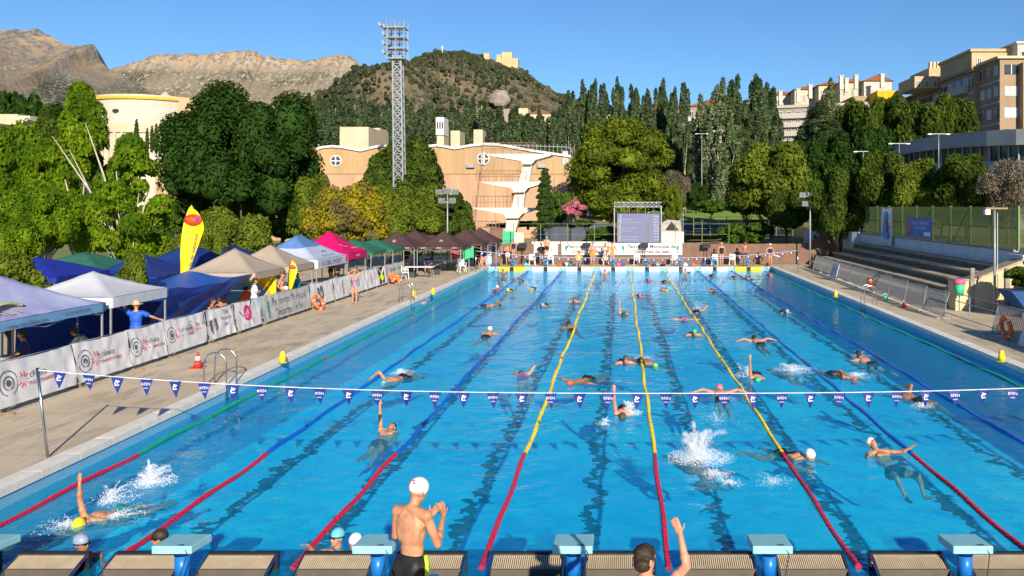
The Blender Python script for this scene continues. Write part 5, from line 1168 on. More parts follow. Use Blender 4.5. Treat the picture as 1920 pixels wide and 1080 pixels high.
# low wall, green sheeting and hedges behind the fence
t=thing('low_wall','long pale low wall in front of the diving pool','wall',(0,0,0)); b=MB(); b.box(-13.5,-8.5,72,72.3,.2,CH-50*72/F); b.box(-7.6,3.5,70,70.3,.3,CH-67*70/F); b.build('wall','towerconc',t)
for x0,x1 in ((-13.2,-12.2),(-9.9,-9.0)): b=MB(); b.box(x0,x1,69,69.05,.3,2.7); tag(b.build('green_sheet','greencap'),f'green plastic sheet at the foot of the diving tower, {"left" if x0<-12 else "right"} one','sheet')
b=MB(); b.prism([(-11.2,.3),(-11.2,1.4),(-10.9,3.0),(-9.9,3.0),(-9.9,.3)],68.6,68.9); tag(b.build('brown_screen','screen'),'brown screen leaning beside the diving tower','screen')
mat('cover',(.035,.05,.075),.6,(.06,.08,.11),2)
for i,(a,c,py) in enumerate(((1008,1030,429),(1031,1068,427),(1070,1098,428),(1105,1152,423))):
    Y=74; k=Y/F; b=MB(); x0,x1=(a-1165)*k,(c-1165)*k; b.prism([(x0,.9),(x0,CH-(py-386)*k-.1),(x0+.3,CH-(py-386)*k+.05),(x1-.3,CH-(py-386)*k+.1),(x1,CH-(py-386)*k-.1),(x1,.9)],Y,Y+2.5)
    tag(b.build('rolled_cover','cover'),['dark blue covered stack right of the cypress, small one','long dark blue covered stack behind the low wall','dark blue covered stack under the pink bush','slate blue covered stack left of the video screen'][i],'cover')
Y=78; k=Y/F; t=thing('dark_tent','grey concrete wedge with dark triangular opening right of the screen','shelter',((1272-1165)*k,Y,0))
xq=lambda px:(px-1272)*k
zq=lambda py:CH-(py-386)*k
b=MB(); b.prism([(xq(1238),zq(444)),(xq(1238),zq(420)),(xq(1252),zq(412)),(xq(1276),zq(414)),(xq(1279),zq(444))],0,3); b.build('wedge',mat('wedgegrey',(.42,.40,.36),.9,(.32,.30,.27),1),t); b=MB(); b.prism([(xq(1247),zq(432)),(xq(1259),zq(415)),(xq(1273),zq(432))],-.03,0); b.build('opening','black',t)
b=MB(); b.box(xq(1238),xq(1281),-.8,-.3,.5,zq(434)); b.build('plinth','towerconc',t)
t=thing('metal_railing','tall slatted railing beside the concrete wedge','railing',(xq(1272)+(1272-1165)*k,Y+3,2)); b=MB()
for i in range(14): b.bar((-1.0+i*.13,0,0),(-1.0+i*.13,0,2.6),.03)
b.bar((-1.1,0,2.6),(.9,0,2.6),.07); b.build('slats','galv',t)
mat('wire',(.15,.17,.12),.7,alpha=.18)
t=thing('wire_fence','thin wire fence in front of the sports court','fence',(7,80,1.9))
for k_ in range(7): b=MB(); b.tube([(1.6*k_,0,0),(1.6*k_,0,1.9)],.045,6); b.build('post','greenpost',t)
b=MB(); 
for z in (.1,.7,1.3,1.85): b.tube([(0,0,z),(9.6,0,z)],.015,4)
b.build('wire','galv',t)
# green wire fence posts in front of the diving area
t=thing('wire_fence','tall thin wire fence behind the brown screen','fence',(-11,67.5,.4))
for k_ in range(10): b=MB(); b.tube([(2.2*k_,0,0),(2.2*k_,0,3.0)],.035,6); b.build('post','greenpost',t)
b=MB(); 
for z in (1.4,2.1,2.95): b.tube([(0,0,z),(19.8,0,z)],.012,4)
b.build('wire','galv',t)
# ================================================================ light tower
Y=83; k=Y/F; zb=.2; zt=CH-(105-386)*k; xb=(751-1165)*k
t=thing('stadium_light_tower','tall lattice steel floodlight tower behind the trees','light tower',(xb,Y,zb)); H=zt-zb; lean=-(751-746)*k/ H
b=MB(); w_=.50
def cor(q,z): s=((-1,-1),(1,-1),(1,1),(-1,1))[q]; f=1-.18*z/H; return Vector((s[0]*w_*f+lean*z,s[1]*w_*f,z))
for q in range(4): b.bar(cor(q,0),cor(q,H),.13)
b.build('leg','galv',t)
b=MB(); n=24
for i in range(n):
    z0,z1=H*i/n,H*(i+1)/n
    for q in range(4): b.bar(cor(q,z0),cor((q+1)%4,z1) if i%2 else cor((q+1)%4,z1),.07); b.bar(cor((q+1)%4,z0),cor(q,z1),.07); b.bar(cor(q,z1),cor((q+1)%4,z1),.06)
b.build('bracing','galv',t)
b=MB(); c0=lean*H
for i,z in enumerate((H-.4,H+.6,H+1.7,H+2.7)):
    z_=z; b.box(c0-.95,c0+.85,-.8,.8,z_,z_+.1)
    for s_ in (-.8,.8): b.tube([(c0-.95,s_,z_+.75),(c0+.85,s_,z_+.75)],.035,5)
    for x in (-.95,-.1,.85):
        for s_ in (-.8,.8): b.bar((c0+x,s_,z_),(c0+x,s_,z_+.8),.045)
for x in (-.85,0,.8):
    for s_ in (-.7,.7): b.bar((c0+x,s_,H-.4),(c0+x,s_,H+3.0),.07)
b.build('gantry','galv',t)
for i in range(4):
    for j in range(3):
        b=MB(); b.box(-.26,.26,-.12,.12,-.2,.2,T(c0-1.2+.2*(j%2)-(.35 if i==3 else 0),-.7+.7*j,H+.3+.9*i)@RY(-.5)@RZ(PI/2)); b.build('floodlight','galv',t)
# ================================================================ buildings
mat('ochre',(.46,.31,.16),.9,(.36,.24,.125),.55,sc=(1,1,.10)); mat('salmon',(.50,.32,.20),.9,(.40,.25,.16),.5,sc=(1,1,.12)); mat('cream',(.56,.47,.33),.9,(.48,.40,.28),.4); mat('roofwhite',(.70,.70,.68),.8)
mat('glass',(.03,.04,.05),.1,(.06,.07,.08),1); mat('winwhite',(.62,.62,.62),.6); mat('shutter',(.45,.47,.5),.7); mat('tile_roof',(.24,.09,.05),.9,(.18,.07,.045),3); mat('yellowtrim',(.68,.42,.03),.8)
Y=108; k=Y/F; t=thing('sports_hall','ochre sports hall with wavy white-edged roof and round windows','building',(0,Y,0))
roof=[(290,300),(330,290),(560,286),(575,285),(588,283),(605,278),(623,276),(645,278),(677,284),(695,279),(717,275),(745,276),(765,283),(790,277),(820,274),(838,277),(853,280),(880,275),(907,272),(935,273),(990,283),(1070,295)]
rp=[((x-1165)*k,CH-(y-386)*k) for x,y in roof]
b=MB(); poly=rp[:]; zmid=CH-(326-386)*k
b.prism([(rp[0][0],zmid)]+poly+[(rp[-1][0],zmid)],0,22); b.build('wall','ochre',t)
b=MB(); b.box(rp[0][0],rp[-1][0]-.02,.15,21.9,0,zmid); b.build('wall_base','salmon',t)
b=MB()
for (x0,z0),(x1,z1) in zip(rp[:-1],rp[1:]): b.bar((x0,10.9,z0+.12),(x1+.03,10.9,z1+.12),22.4,.3)
b.build('roof','roofwhite',t)
b=MB()
for i in range(26): x=(880-1165)*k+i*.55; b.bar((x,-.1,10.2),(x,-.1,12.9),.04)
b.bar(((880-1165)*k,-.1,12.9),((1068-1165)*k,-.1,12.5),.06); b.build('roof_railing','greymetal',t)
for px,py,r in ((630,302,10),(906,298,11)):
    x=(px-1165)*k; z=CH-(py-386)*k; rr=r*k
    b=MB(); b.torus((x,-.05,z),rr,.1,RX(PI/2),28,6); w1_=b.build('round_window','winwhite',t,True)
    b=MB(); b.ell((x,-.0,z),(rr,.06,rr),None,28,8); b.build('pane','glass',w1_,True); b=MB(); b.bar((x,-.12,z-rr),(x,-.12,z+rr),.18 if px<700 else .5); b.bar((x-rr,-.12,z),(x+rr,-.12,z),.16); b.build('muntin','winwhite',w1_)
b=MB(); x=(1060-1165)*k; b.box(x-.35,x+.35,-.04,.02,10.2,12); b.build('window','shutter',t)
for px in (883,1016): b=MB(); x=(px-1165)*k; b.box(x-.5,x+.5,-.5,-.0,9.8,10.3); b.build('wall_lamp','galv',t)
for i,x in enumerate((930,952,1040,600,660)): b=MB(); xx=(x-1165)*k; b.box(xx-.05,xx+.05,-.08,0,0,zmid+2.0); b.build('downpipe','salmon' if i<5 else 'ochre',t)
b=MB(); x0=(572-1165)*k; b.box(x0-2,x0+1.6,-2,0,0,12.6); b.build('porch','ochre',t); b=MB(); b.box(x0-2.2,x0+1.8,-2.2,.2,12.6,12.85); b.build('porch_roof','roofwhite',t)
for q in range(6): b=MB(); b.box(x0-.4,x0+.2,-2.05,-2.0,1.2+1.7*q,2.3+1.7*q); b.build('window','winwhite',t)
# box building helper
def bld(label,px0,px1,pyt,Y,depth,m,name='apartment_building',rz=0,zb=None,rows=0,cols=0,wm='glass',bands=None,roof=None,wd=.55,wh=.5,frame=True,pyb=None):
    k=Y/F; x0,x1=(px0-1165)*k,(px1-1165)*k; zt=CH-(pyt-386)*k; cx=(x0+x1)/2
    zb=(CH-(pyb-386)*k) if pyb else (gz(cx,Y)-1 if zb is None else zb)
    t=thing(name,label,'building',(cx,Y,zb),rz); h=zt-zb; w_=(x1-x0)/2
    b=MB(); b.box(-w_,w_,0,depth,0,h); b.build('wall',m,t)
    if roof: b=MB(); b.prism([(-w_-.4,h),(0,h+roof),(w_+.4,h)],-.4,depth+.4) if roof>0 else b.box(-w_-.3,w_+.3,-.3,depth+.3,h,h-roof); b.build('roof','tile_roof' if roof>0 else bands or m,t)
    wm_=None
    for r in range(rows):
        fh=min(3.0,h/ max(rows,1)); zc=h-fh*(r+.62)
        if bands: b=MB(); b.box(-w_-.7,w_+.7,-.7,0,zc-fh*.62,zc-fh*.62+.95); b.build('balcony',bands,t)
        for c_ in range(cols):
            cw=2*w_/cols; xc=-w_+cw*(c_+.5); 
            if wm_ is None:
                b=MB(); b.box(-cw*wd/2,cw*wd/2,-.06,.0,-fh*wh/2,fh*wh/2); o=b.build('window',wm,t); 
                if frame:
                    q=MB(); a=cw*wd/2; d=fh*wh/2
                    q.box(-a,-a+.1,-.1,-.061,-d,d); q.box(a-.1,a,-.1,-.061,-d,d); q.box(-a+.1,a-.1,-.1,-.061,d-.1,d); q.box(-.05,.05,-.1,-.061,-d,d-.1); q.build('frame','winwhite',o)
                wm_=o
            else: o=dup(wm_,parent=t)
            o.location=(xc,0,zc)
    return t
CR='cream'; mat('greyb',(.30,.26,.22),.9,(.25,.215,.18),.3); mat('brownb',(.33,.245,.16),.9,(.28,.2,.13),.3); mat('balc',(.45,.43,.40),.8,(.4,.38,.35),.3); mat('whiteb',(.54,.50,.42),.9,(.46,.42,.36),.3); mat('yel',(.72,.40,.01),.8,(.65,.33,.01),.4); mat('tanb',(.50,.37,.22),.9,(.43,.32,.19),.3)
# arena, left
k=170/F; t=thing('round_arena','round white arena with yellow rim behind the big leafy trees','building',((287-1165)*k*1.06,180,0))
RZt=CH-(193-386)*180/F; Rr=95*k
for nm,z0,z1,r_,mm in (('lower_wall',0,RZt-3.8-3.6,Rr*1.1,'whiteb'),('gallery',RZt-7.4,RZt-5.6,Rr*1.14,'cream'),('upper_wall',RZt-5.6,RZt-.5,Rr*1.08,'whiteb'),('rim',RZt-.5,RZt,Rr*1.12,'yellowtrim'),('roof',RZt,RZt+.5,Rr*1.06,'cream')):
    b=MB(); b.lathe((0,0,0),[(r_,z0),(r_,z1)],48); b.build(nm,mm,t)
for j in range(12):
    a=-PI/2-1.4+j*.13; b=MB(); b.bar((Rr*1.11*math.cos(a),Rr*1.11*math.sin(a),0),(Rr*1.11*math.cos(a),Rr*1.11*math.sin(a),RZt-7.4),.5); b.build('pilaster','cream',t)
for j in range(5): a=-PI/2-1.1+j*.25; b=MB(); b.ell((Rr*1.08*math.cos(a),Rr*1.08*math.sin(a),RZt-3),(.7,.7,.45),None,8,6); b.build('opening','glass',t)
bld('tan block rising beside the arena rim, behind the dark leafy tree',335,372,184,165,10,'tanb','tower_block')
b=MB(); k=220/F; b.lathe(((310-1165)*k,220,8),[(3,0),(3,CH-(190-386)*k-8),(2.6,CH-(184-386)*k-8),(1.2,CH-(179-386)*k-8),(.2,CH-(172-386)*k-8)],14); tag(b.build('cathedral_dome','cream',None,True),'small stone dome above the arena rim','dome')
bld('cream flat-roofed house at far left with white side wall',-60,33,214,140,14,CR,'town_house',rows=1,cols=6,wd=.1,wh=.1,frame=False)
bld('grey white annex of the cream house at far left',33,56,217,140,12,'whiteb','town_house')
bld('low tiled house in front of the cream house at far left',-50,22,262,110,9,'whiteb','town_house',roof=2.3,rows=2,cols=3,wd=.4)
bld('white house with flat roof between the left trees',24,60,262,105,7,'whiteb','town_house',rows=1,cols=1)
bld('orange house gable behind the left trees',73,95,215,150,8,'tanb','town_house')
bld('pale block rising behind the sports hall roof, left',637,691,238,140,12,CR,'tower_block'); 
t=bld('slim cream ventilation tower with white cap behind the sports hall',819,832,235,135,4,CR,'tower'); b=MB(); b.box(-.65,.65,-.3,3.2,t.location.z*0+(CH+151*135/F)-t.location.z-1.6,(CH+151*135/F)-t.location.z+1.3); b.build('cap','roofwhite',t)
for q in range(3): b=MB(); b.box(-.5+.4*q,-.25+.4*q,-.33,-.31,(CH+151*135/F)-t.location.z-.6,(CH+151*135/F)-t.location.z+.5); b.build('window','glass',t)
for i,(a,c,y,Y) in enumerate(((845,862,245,150),(888,905,243,150),(700,712,240,150))): bld(f'cream gable wall between poplars behind the sports hall, {["middle","right","left"][i]} one',a,c,y,Y,5,CR,'gable_house')
bld('white house below the castle hill',972,990,203,500,15,'cream','town_house'); bld('house with red roof below the castle hill',992,1035,214,480,14,'cream','town_house',roof=3,rows=1,cols=4)
bld('greenish building below the castle hill',940,960,204,520,12,'greyb','town_house'); bld('white house left below the castle hill',894,904,198,560,12,'cream','town_house')
# apartment blocks on the right ridge
def sideblock(label,X0,dx,Y0,Y1,zt,rows,cols,m,bal,wm,name='apartment_building',pitch=3.0,frontcols=0,roof='brownb',seed=0,wd=.62):
    t=thing(name,label,'building',(X0,(Y0+Y1)/2,3)); h=(Y1-Y0)/2; H=zt-3; g=random.Random(seed)
    b=MB(); b.box(0,dx,-h,h,0,H); b.build('wall',m,t)
    b=MB(); b.box(-.5,dx+.3,-h-.4,h,H,H+.35); b.build('roof',roof,t)
    for r in range(rows):
        zc=H-pitch*(r+.55)
        b=MB(); b.box(-.9 if bal else -.06,0,-h+.1,h-.1,zc-pitch*.48,zc-pitch*.48+(1.0 if bal else .25)); b.build('balcony' if bal else 'string_course',bal or 'balc',t)
        for c_ in range(cols):
            y=-h+(2*h)*(c_+.5)/cols; a=h/cols*wd*g.uniform(.8,1.1); mm=wm[g.randrange(len(wm))]
            b=MB(); b.box(-.05,.0,y-a,y+a,zc-pitch*.16,zc+pitch*.30); w_=b.build('window',mm,t)
            b=MB(); b.box(-.09,-.051,y-.05,y+.05,zc-pitch*.16,zc+pitch*.30); b.box(-.09,-.051,y-a,y+a,zc+pitch*.26,zc+pitch*.30); b.build('frame','winwhite',w_)
        for c_ in range(frontcols):
            x=dx*(c_+.5)/frontcols; a=dx/frontcols*.3; mm=wm[g.randrange(len(wm))]
            b=MB(); b.box(x-a,x+a,-h-.05,-h,zc-pitch*.18,zc+pitch*.28); w_=b.build('window',mm,t)
            b=MB(); b.box(x-.06,x+.06,-h-.1,-h-.051,zc-pitch*.18,zc+pitch*.28); b.build('frame','winwhite',w_)
    return t
WN=['glass','shutter','winwhite','glass']
t=sideblock('big brown apartment block at right edge with rows of shuttered windows',52.7,22,115,121.6,25.3,7,3,'brownb',None,['shutter','winwhite','shutter','glass'],frontcols=7,seed=1,roof='cream')
for x0,x1 in ((2.6,6.2),(9.5,14)):
    b=MB(); b.box(x0,x1,-4.6,-3.3,0,21.6); b.build('bay','cream' if x0>9 else 'brownb',t)
    for r in range(7): b=MB(); b.box(x0+.4,x1-.4,-4.66,-4.6,21.6-3.0*(r+.55)-.6,21.6-3.0*(r+.55)+.8); b.build('window',['shutter','glass','winwhite'][r%3],t)
sideblock('plain brown stair slab between the big block and the balconied wing',52.0,8,121.6,123.8,24.6,1,1,'brownb',None,['glass'],'stair_tower')
sideblock('balconied apartment wing with dark windows left of the brown stair slab',52.2,16,123.8,135,24.9,7,4,'greyb','balc',['glass','glass','shutter'],seed=3,wd=.8)
sideblock('long beige apartment wing with balconies behind the plane trees',53.2,14,135.2,156,24.6,7,7,'greyb','balc',['glass','shutter','glass'],seed=4,wd=.8)
sideblock('low penthouse storey set back on the balconied wing',54.0,10,125,134,27.2,1,4,'greyb',None,['shutter','glass'],'penthouse',seed=5,pitch=2.6)
bld('tan penthouse with tiled hip roof above the right block',1822,1905,97,122,12,'tanb','penthouse',roof=-.4,rows=1,cols=3,wd=.3,pyb=128)
bld('upper grey penthouse at the top right corner',1908,1960,82,120,12,'whiteb','penthouse',roof=-.3,rows=1,cols=2,pyb=120)
bld('yellow tan penthouse with battlement chimneys',1742,1792,127,138,9,'tanb','penthouse',rows=1,cols=3,wd=.3,pyb=160)
t=C.objects[-1]
par=[o for o in C.objects if o.get('label')=='yellow tan penthouse with battlement chimneys'][0]
for q in range(7): b=MB(); b.box(-1.9+.6*q,-1.5+.6*q,.5,1.2,5.6*0+(CH+259*138/F)-par.location.z,(CH+259*138/F)-par.location.z+1.1); b.build('chimney','cream',par)
bld('tan terrace house left of the battlement penthouse',1715,1760,143,137,8,'tanb','penthouse',rows=1,cols=3,wd=.5,pyb=165)
bld('bright yellow building between the white houses and beige wing',1645,1692,170,150,14,'yel',rows=1,cols=1,wd=.05,wh=.1,pyb=230)
bld('brown base building below the yellow building',1600,1650,180,155,12,'brownb',rows=2,cols=3,pyb=230)
bld('white gabled house with row of small windows on the ridge',1620,1672,152,170,14,'whiteb','town_house',roof=1.4,rows=1,cols=5,wd=.4,wh=.2,pyb=230)
bld('cream house left of the white gabled house',1575,1622,155,172,12,CR,'town_house',roof=.8,rows=2,cols=3,wd=.35,pyb=230)
bld('cream terraced house with red roof on the ridge',1535,1578,160,176,12,CR,'town_house',roof=.9,rows=1,cols=3,wd=.4,pyb=230)
bld('long low cream house with red roof on the ridge, left',1490,1538,168,180,12,CR,'town_house',roof=.8,rows=1,cols=4,wd=.4,pyb=230)
bld('cream house with red roof right of the tall poplars',1440,1492,178,185,12,CR,'town_house',roof=.8,rows=1,cols=4,wd=.4,pyb=240)
for i,(px,py) in enumerate(((1497,168),(1520,160),(1578,143),(1588,148),(1606,142),(1655,140),(1464,172))):
    k=165/F; b=MB(); x=(px-1165)*k; z=CH-(py-386)*k; b.box(x-.35,x+.35,165,165.8,z-2.6,z); b.box(x-.45,x+.45,164.9,165.9,z,z+.2); tag(b.build('chimney_stack','whiteb'),f'white chimney on the ridge houses, number {i+1} from the left' if 0 else ['white chimney on the long low ridge house','white chimney on the cream terraced roof','tall white chimney between the ridge houses','stout white chimney beside the tall one','white chimney left of the gabled house','white chimney on the gabled house','white chimney near the tall poplars'][i],'chimney')
bld('long grey apartment building with horizontal window bands behind poplars',1455,1620,200,150,14,'greyb',rows=6,cols=10,bands='balc',wd=.6,wh=.5,roof=-.5,pyb=300,rz=-.35)
bld('brick apartment building with tiled roof behind the left poplars',1290,1400,200,210,14,'brownb',rows=6,cols=8,bands='balc',wd=.6,wh=.5,roof=2.5)
bld('brick apartment building far behind the middle poplars',1180,1290,205,240,14,'brownb',rows=6,cols=8,bands='cream',wd=.6,wh=.5,roof=2)
bld('cream building glimpsed right of the castle hill',1100,1180,212,260,14,CR,rows=4,cols=6,bands='balc')
bld('pale terrace building behind the pale poplars',1400,1460,190,200,14,CR,rows=5,cols=5,bands='balc',roof=1.5)
# curved grey building on the right
mat('concgrey',(.36,.37,.40),.85,(.29,.30,.33),.4,bump=.1)
t=thing('curved_building','grey concrete building with curved roofline and long window','building',(0,0,0))
pts=[(1672,275,288,96),(1690,268,300,92),(1720,261,302,86),(1760,254,302,80),(1800,249,300,75),(1850,245,297,71),(1905,242,295,68),(1990,239,292,65)]
top=[Vector(((x-1165)*Y/F,Y,CH-(y-386)*Y/F)) for x,y,_,Y in pts]; n=len(top)
b=MB(); b.v=[v for v in top]+[Vector((v.x,v.y,v.z-1.3)) for v in top]+[v+Vector((6,6,0)) for v in top]+[Vector((v.x+6,v.y+6,v.z-1.3)) for v in top]
for i in range(n-1): b.f+=[(i,i+1,n+i+1,n+i),(i,2*n+i,2*n+i+1,i+1),(n+i,n+i+1,3*n+i+1,3*n+i)]
b.f+=[(0,n,3*n,2*n),(n-1,3*n-1,4*n-1,2*n-1)]; b.mi=[0]*len(b.f); b.build('fascia','concgrey',t)
b=MB(); b.v=[v+Vector((.5,.5,-1.3)) for v in top]+[Vector((v.x+.5,v.y+.5,2)) for v in top]; b.f=[(i,i+1,n+i+1,n+i) for i in range(n-1)]; b.mi=[0]*(n-1); b.build('window_wall','glass',t)
for i in range(n-1):
    for q in range(3):
        u=q/3; v=top[i].lerp(top[i+1],u); b=MB(); b.box(v.x+.36,v.x+.48,v.y+.36,v.y+.48,2,v.z-1.3); b.build('mullion','concgrey',t)
b=MB(); b.v=[v+Vector((.3,.3,-2.6)) for v in top]+[Vector((v.x+.3,v.y+.3,1.5)) for v in top]; b.f=[(i,i+1,n+i+1,n+i) for i in range(n-1)]; b.mi=[0]*(n-1); b.build('lower_wall','concgrey',t)
# unseen block added off to the right to throw a shadow on the deck
b=MB(); b.prism([(15.9,.2),(15.9,5.2),(26,5.2),(26,.2)],9,18); b.v=[(x,y,z) for x,y,z in b.v]; tag(b.build('shadow_block','plaster'),'unseen plastered block added beyond the right photo edge, casting shadow on the deck','building')
# ================================================================ trees
rng=np.random.default_rng(5)
def leafmesh(name,P,Nn,size,m,asp=.6,jit=.5,inner=None,coremat=None):
    n=len(P); Nn=Nn+rng.normal(0,jit,(n,3)); Nn/=np.linalg.norm(Nn,axis=1)[:,None]+1e-9
    r=rng.normal(0,1,(n,3)); U=np.cross(Nn,r); U/=np.linalg.norm(U,axis=1)[:,None]+1e-9; V=np.cross(Nn,U)
    s=(size*(.6+.8*rng.random(n)))[:,None]
    q=np.stack([P-U*s,P-V*s*asp+Nn*s*.15,P+U*s,P+V*s*asp+Nn*s*.15],1).reshape(-1,3)
    nv=4*n; verts=q; faces=np.arange(nv).reshape(-1,4); mi=np.zeros(n,int)
    if inner is not None:
        iv,if_=inner; faces=np.vstack([faces,if_+nv]); verts=np.vstack([verts,iv]); mi=np.concatenate([mi,np.ones(len(if_),int)])
    me=bpy.data.meshes.new(name); me.vertices.add(len(verts)); me.vertices.foreach_set('co',verts.astype(np.float32).ravel())
    me.loops.add(faces.size); me.loops.foreach_set('vertex_index',faces.astype(np.int32).ravel()); me.polygons.add(len(faces))
    me.polygons.foreach_set('loop_start',np.arange(0,faces.size,4,dtype=np.int32)); me.polygons.foreach_set('loop_total',np.full(len(faces),4,np.int32))
    me.materials.append(M[m]); me.materials.append(M[coremat or m]); me.polygons.foreach_set('material_index',mi.astype(np.int32)); me.update(); me.validate(); return me
def sphv(c,r,nu=8,nv=6):
    vs=[];fs=[]
    for i in range(nv+1):
        a=PI*i/nv
        for j in range(nu): b=2*PI*j/nu; vs.append((c[0]+r[0]*math.sin(a)*math.cos(b),c[1]+r[1]*math.sin(a)*math.sin(b),c[2]+r[2]*math.cos(a)))
    for i in range(nv):
        for j in range(nu): fs.append((i*nu+j,(i+1)*nu+j,(i+1)*nu+(j+1)%nu,i*nu+(j+1)%nu))
    return vs,fs
# crown: unit box: radius 1 in x,y ; height 0..1 (z), returned with lobes
def crown(name,kind,m,n,size,nl=26,seed=0,sq=1.0):
    g=np.random.default_rng(seed); lobes=[]
    if kind=='round':
        for i in range(nl):
            d=g.normal(0,1,3); d/=np.linalg.norm(d); rr=.68*g.random()**.25; lobes.append((d[0]*rr*1.08,d[1]*rr*1.08,.52+d[2]*rr*.49*(1 if d[2]>0 else .85),(.20+.17*g.random())*(1 if nl<70 else .72)))
    elif kind=='sparse':
        for i in range(nl):
            z=.12+.86*(i+.5)/nl; w_=.75*math.sin(PI*min(1,(z+.1)))**.6; a=g.random()*6.28; rr=w_*g.random()**.5; lobes.append((math.cos(a)*rr,math.sin(a)*rr,z,.13+.15*g.random()))
    elif kind=='poplar':
        for i in range(nl):
            z=.06+.90*(i/nl)**.9; w_=.8*(math.sin(PI*(min(.98,z)**.7))**.6)+.03; a=i*2.4; rr=w_*(.2+.75*g.random()); lobes.append((math.cos(a)*rr,math.sin(a)*rr,z*(.94+.06*g.random()),.12+.15*g.random()*(1.1-z)))
    elif kind=='pine':
        for i in range(nl):
            d=g.normal(0,1,3); d/=np.linalg.norm(d); rr=.74*g.random()**.2; lobes.append((d[0]*rr,d[1]*rr,.46+d[2]*rr*.52,.17+.12*g.random()))
    elif kind=='cypress':
        for i in range(nl):
            z=.03+.9*i/nl; w_=.75*(1-z**3.0)*(.75+.25*min(1,z*4)); a=i*2.4; lobes.append((math.cos(a)*w_*.35,math.sin(a)*w_*.35,z,.5*w_+.12))
    lo=np.array(lobes); w_=lo[:,3]**2; idx=g.choice(len(lo),n,p=w_/w_.sum())
    d=g.normal(0,1,(n,3)); d/=np.linalg.norm(d,axis=1)[:,None]; d[:,2]=np.where(d[:,2]<-.5,-d[:,2],d[:,2])
    r=lo[idx,3]*(.72+.36*g.random(n)**.6)
    zs={'round':.62*sq,'sparse':.36,'poplar':.62,'pine':.42,'cypress':.12}[kind]   # lobe z radius relative to xy radius (unit height space)
    P=lo[idx,:3]+d*r[:,None]*np.array([1,1,zs]); Nn=d*np.array([1,1,1.0])+np.array([0,0,.35])
    zq=np.percentile(P[:,2],99.7); xq_=np.percentile(np.hypot(P[:,0],P[:,1]),98.5); nz,nx_=1/zq,1/xq_
    P=P*np.array([nx_,nx_,nz]); lobes=[(l[0]*nx_,l[1]*nx_,l[2]*nz,l[3]*nx_) for l in lobes]; zs*=nz/nx_
    iv=[];if_=[]
    cr={'round':.74,'sparse':.45,'poplar':.55,'pine':.74,'cypress':.85}[kind]
    for l in lobes:
        v,f=sphv(l[:3],(l[3]*cr,l[3]*cr,l[3]*cr*zs)); o=len(iv); iv+=v; if_+=[tuple(a+o for a in q) for q in f]
    return P,Nn,(np.array(iv),np.array(if_)),lobes
CRN={}
def tree_mesh(key,kind,m,n,leaf,H,Rd,seed,nl=26,asp=.6,jit=.6,bark='bark',trunk=True,z0=.0,core=True,tr=.028,sq=1.0):
    # real size crown mesh: height H, radius Rd, crown starting at z0*H
    P,Nn,inn,lobes=crown(key,kind,m,n,leaf,nl,seed,sq); S_=np.array([Rd,Rd,H*(1-z0)]); off=np.array([0,0,H*z0])
    P=P*S_+off; iv=inn[0]*S_+off
    cm=leafmesh('crown',P,Nn,leaf,m,asp,jit,(iv,inn[1]) if core else None,m)
    b=MB(); r0=max(.10,H*tr); top=H*(.75 if kind!='poplar' else .93)
    g=random.Random(seed); pts=[Vector((0,0,-.4)),Vector((0,0,H*.08)),Vector((g.uniform(-.02,.02)*H,g.uniform(-.02,.02)*H,H*.35)),Vector((0,0,top))]
    b.tube(pts,[r0*1.2,r0,r0*.7,r0*.15],8)
    for l in lobes[::2][:18]:
        e=Vector((l[0]*Rd,l[1]*Rd,l[2]*H*(1-z0)+H*z0)); s0=Vector((0,0,max(H*.12,e.z-.28*H-.3*abs(l[0]+l[1])*Rd))); mid=s0.lerp(e,.5)+Vector((0,0,-.03*H)); b.tube([s0,mid,e],[r0*.38,r0*.22,r0*.07],5)
    tm=b.mesh('trunk',bark,True); return cm,tm
def plant(key,loc,H,Rd,label,name='tree',rz=0,base=None,cmat=None,group=None,ry=None):
    cm,tm,H0,R0=CRN[key]; t=thing(name,label,'tree' if 'shrub' not in name and 'bush' not in name and 'hedge' not in name else 'bush',loc,rz,group); t.scale=(Rd/R0,(ry or Rd)/R0,H/H0)
    link('trunk',tm,t); c=link('crown',cm,t)
    if cmat: setmat(c,cmat,0); setmat(c,cmat,1)
    return t
mat('bark',(.20,.15,.10),.9,(.12,.09,.06),6); mat('palebark',(.50,.46,.38),.85,(.36,.32,.25),4); mat('greybark',(.30,.26,.21),.9,(.2,.17,.14),5)
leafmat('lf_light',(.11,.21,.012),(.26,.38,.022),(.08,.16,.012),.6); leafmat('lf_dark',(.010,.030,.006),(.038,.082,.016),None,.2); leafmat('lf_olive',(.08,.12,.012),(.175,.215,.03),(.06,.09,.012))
leafmat('lf_yellow',(.16,.16,.012),(.36,.28,.02),(.12,.10,.05)); leafmat('lf_mid',(.035,.065,.012),(.10,.15,.022),(.03,.05,.01)); leafmat('lf_pine',(.085,.125,.010),(.175,.22,.022),(.055,.08,.01),.15)
leafmat('lf_poplar',(.07,.11,.05),(.17,.24,.12),(.06,.095,.05),.5); leafmat('lf_poplarp',(.10,.14,.065),(.23,.28,.15),(.05,.09,.03),.25); leafmat('lf_cyp',(.022,.05,.014),(.06,.10,.02),None,.1)
leafmat('lf_pink',(.45,.10,.17),(.65,.22,.30),(.06,.10,.03),.3); leafmat('lf_grey',(.14,.12,.09),(.24,.20,.15),(.10,.09,.06),.2); leafmat('lf_hedge',(.03,.07,.012),(.08,.14,.02),None,.2)
def reg(key,kind,m,n,leaf,H,Rd,seed,**k): CRN[key]=tree_mesh(key,kind,m,n,leaf,H,Rd,seed,**k)+(H,Rd)
reg('bigdark','round','lf_dark',70000,.15,13.5,6.2,3,nl=95,z0=.02,asp=.5)
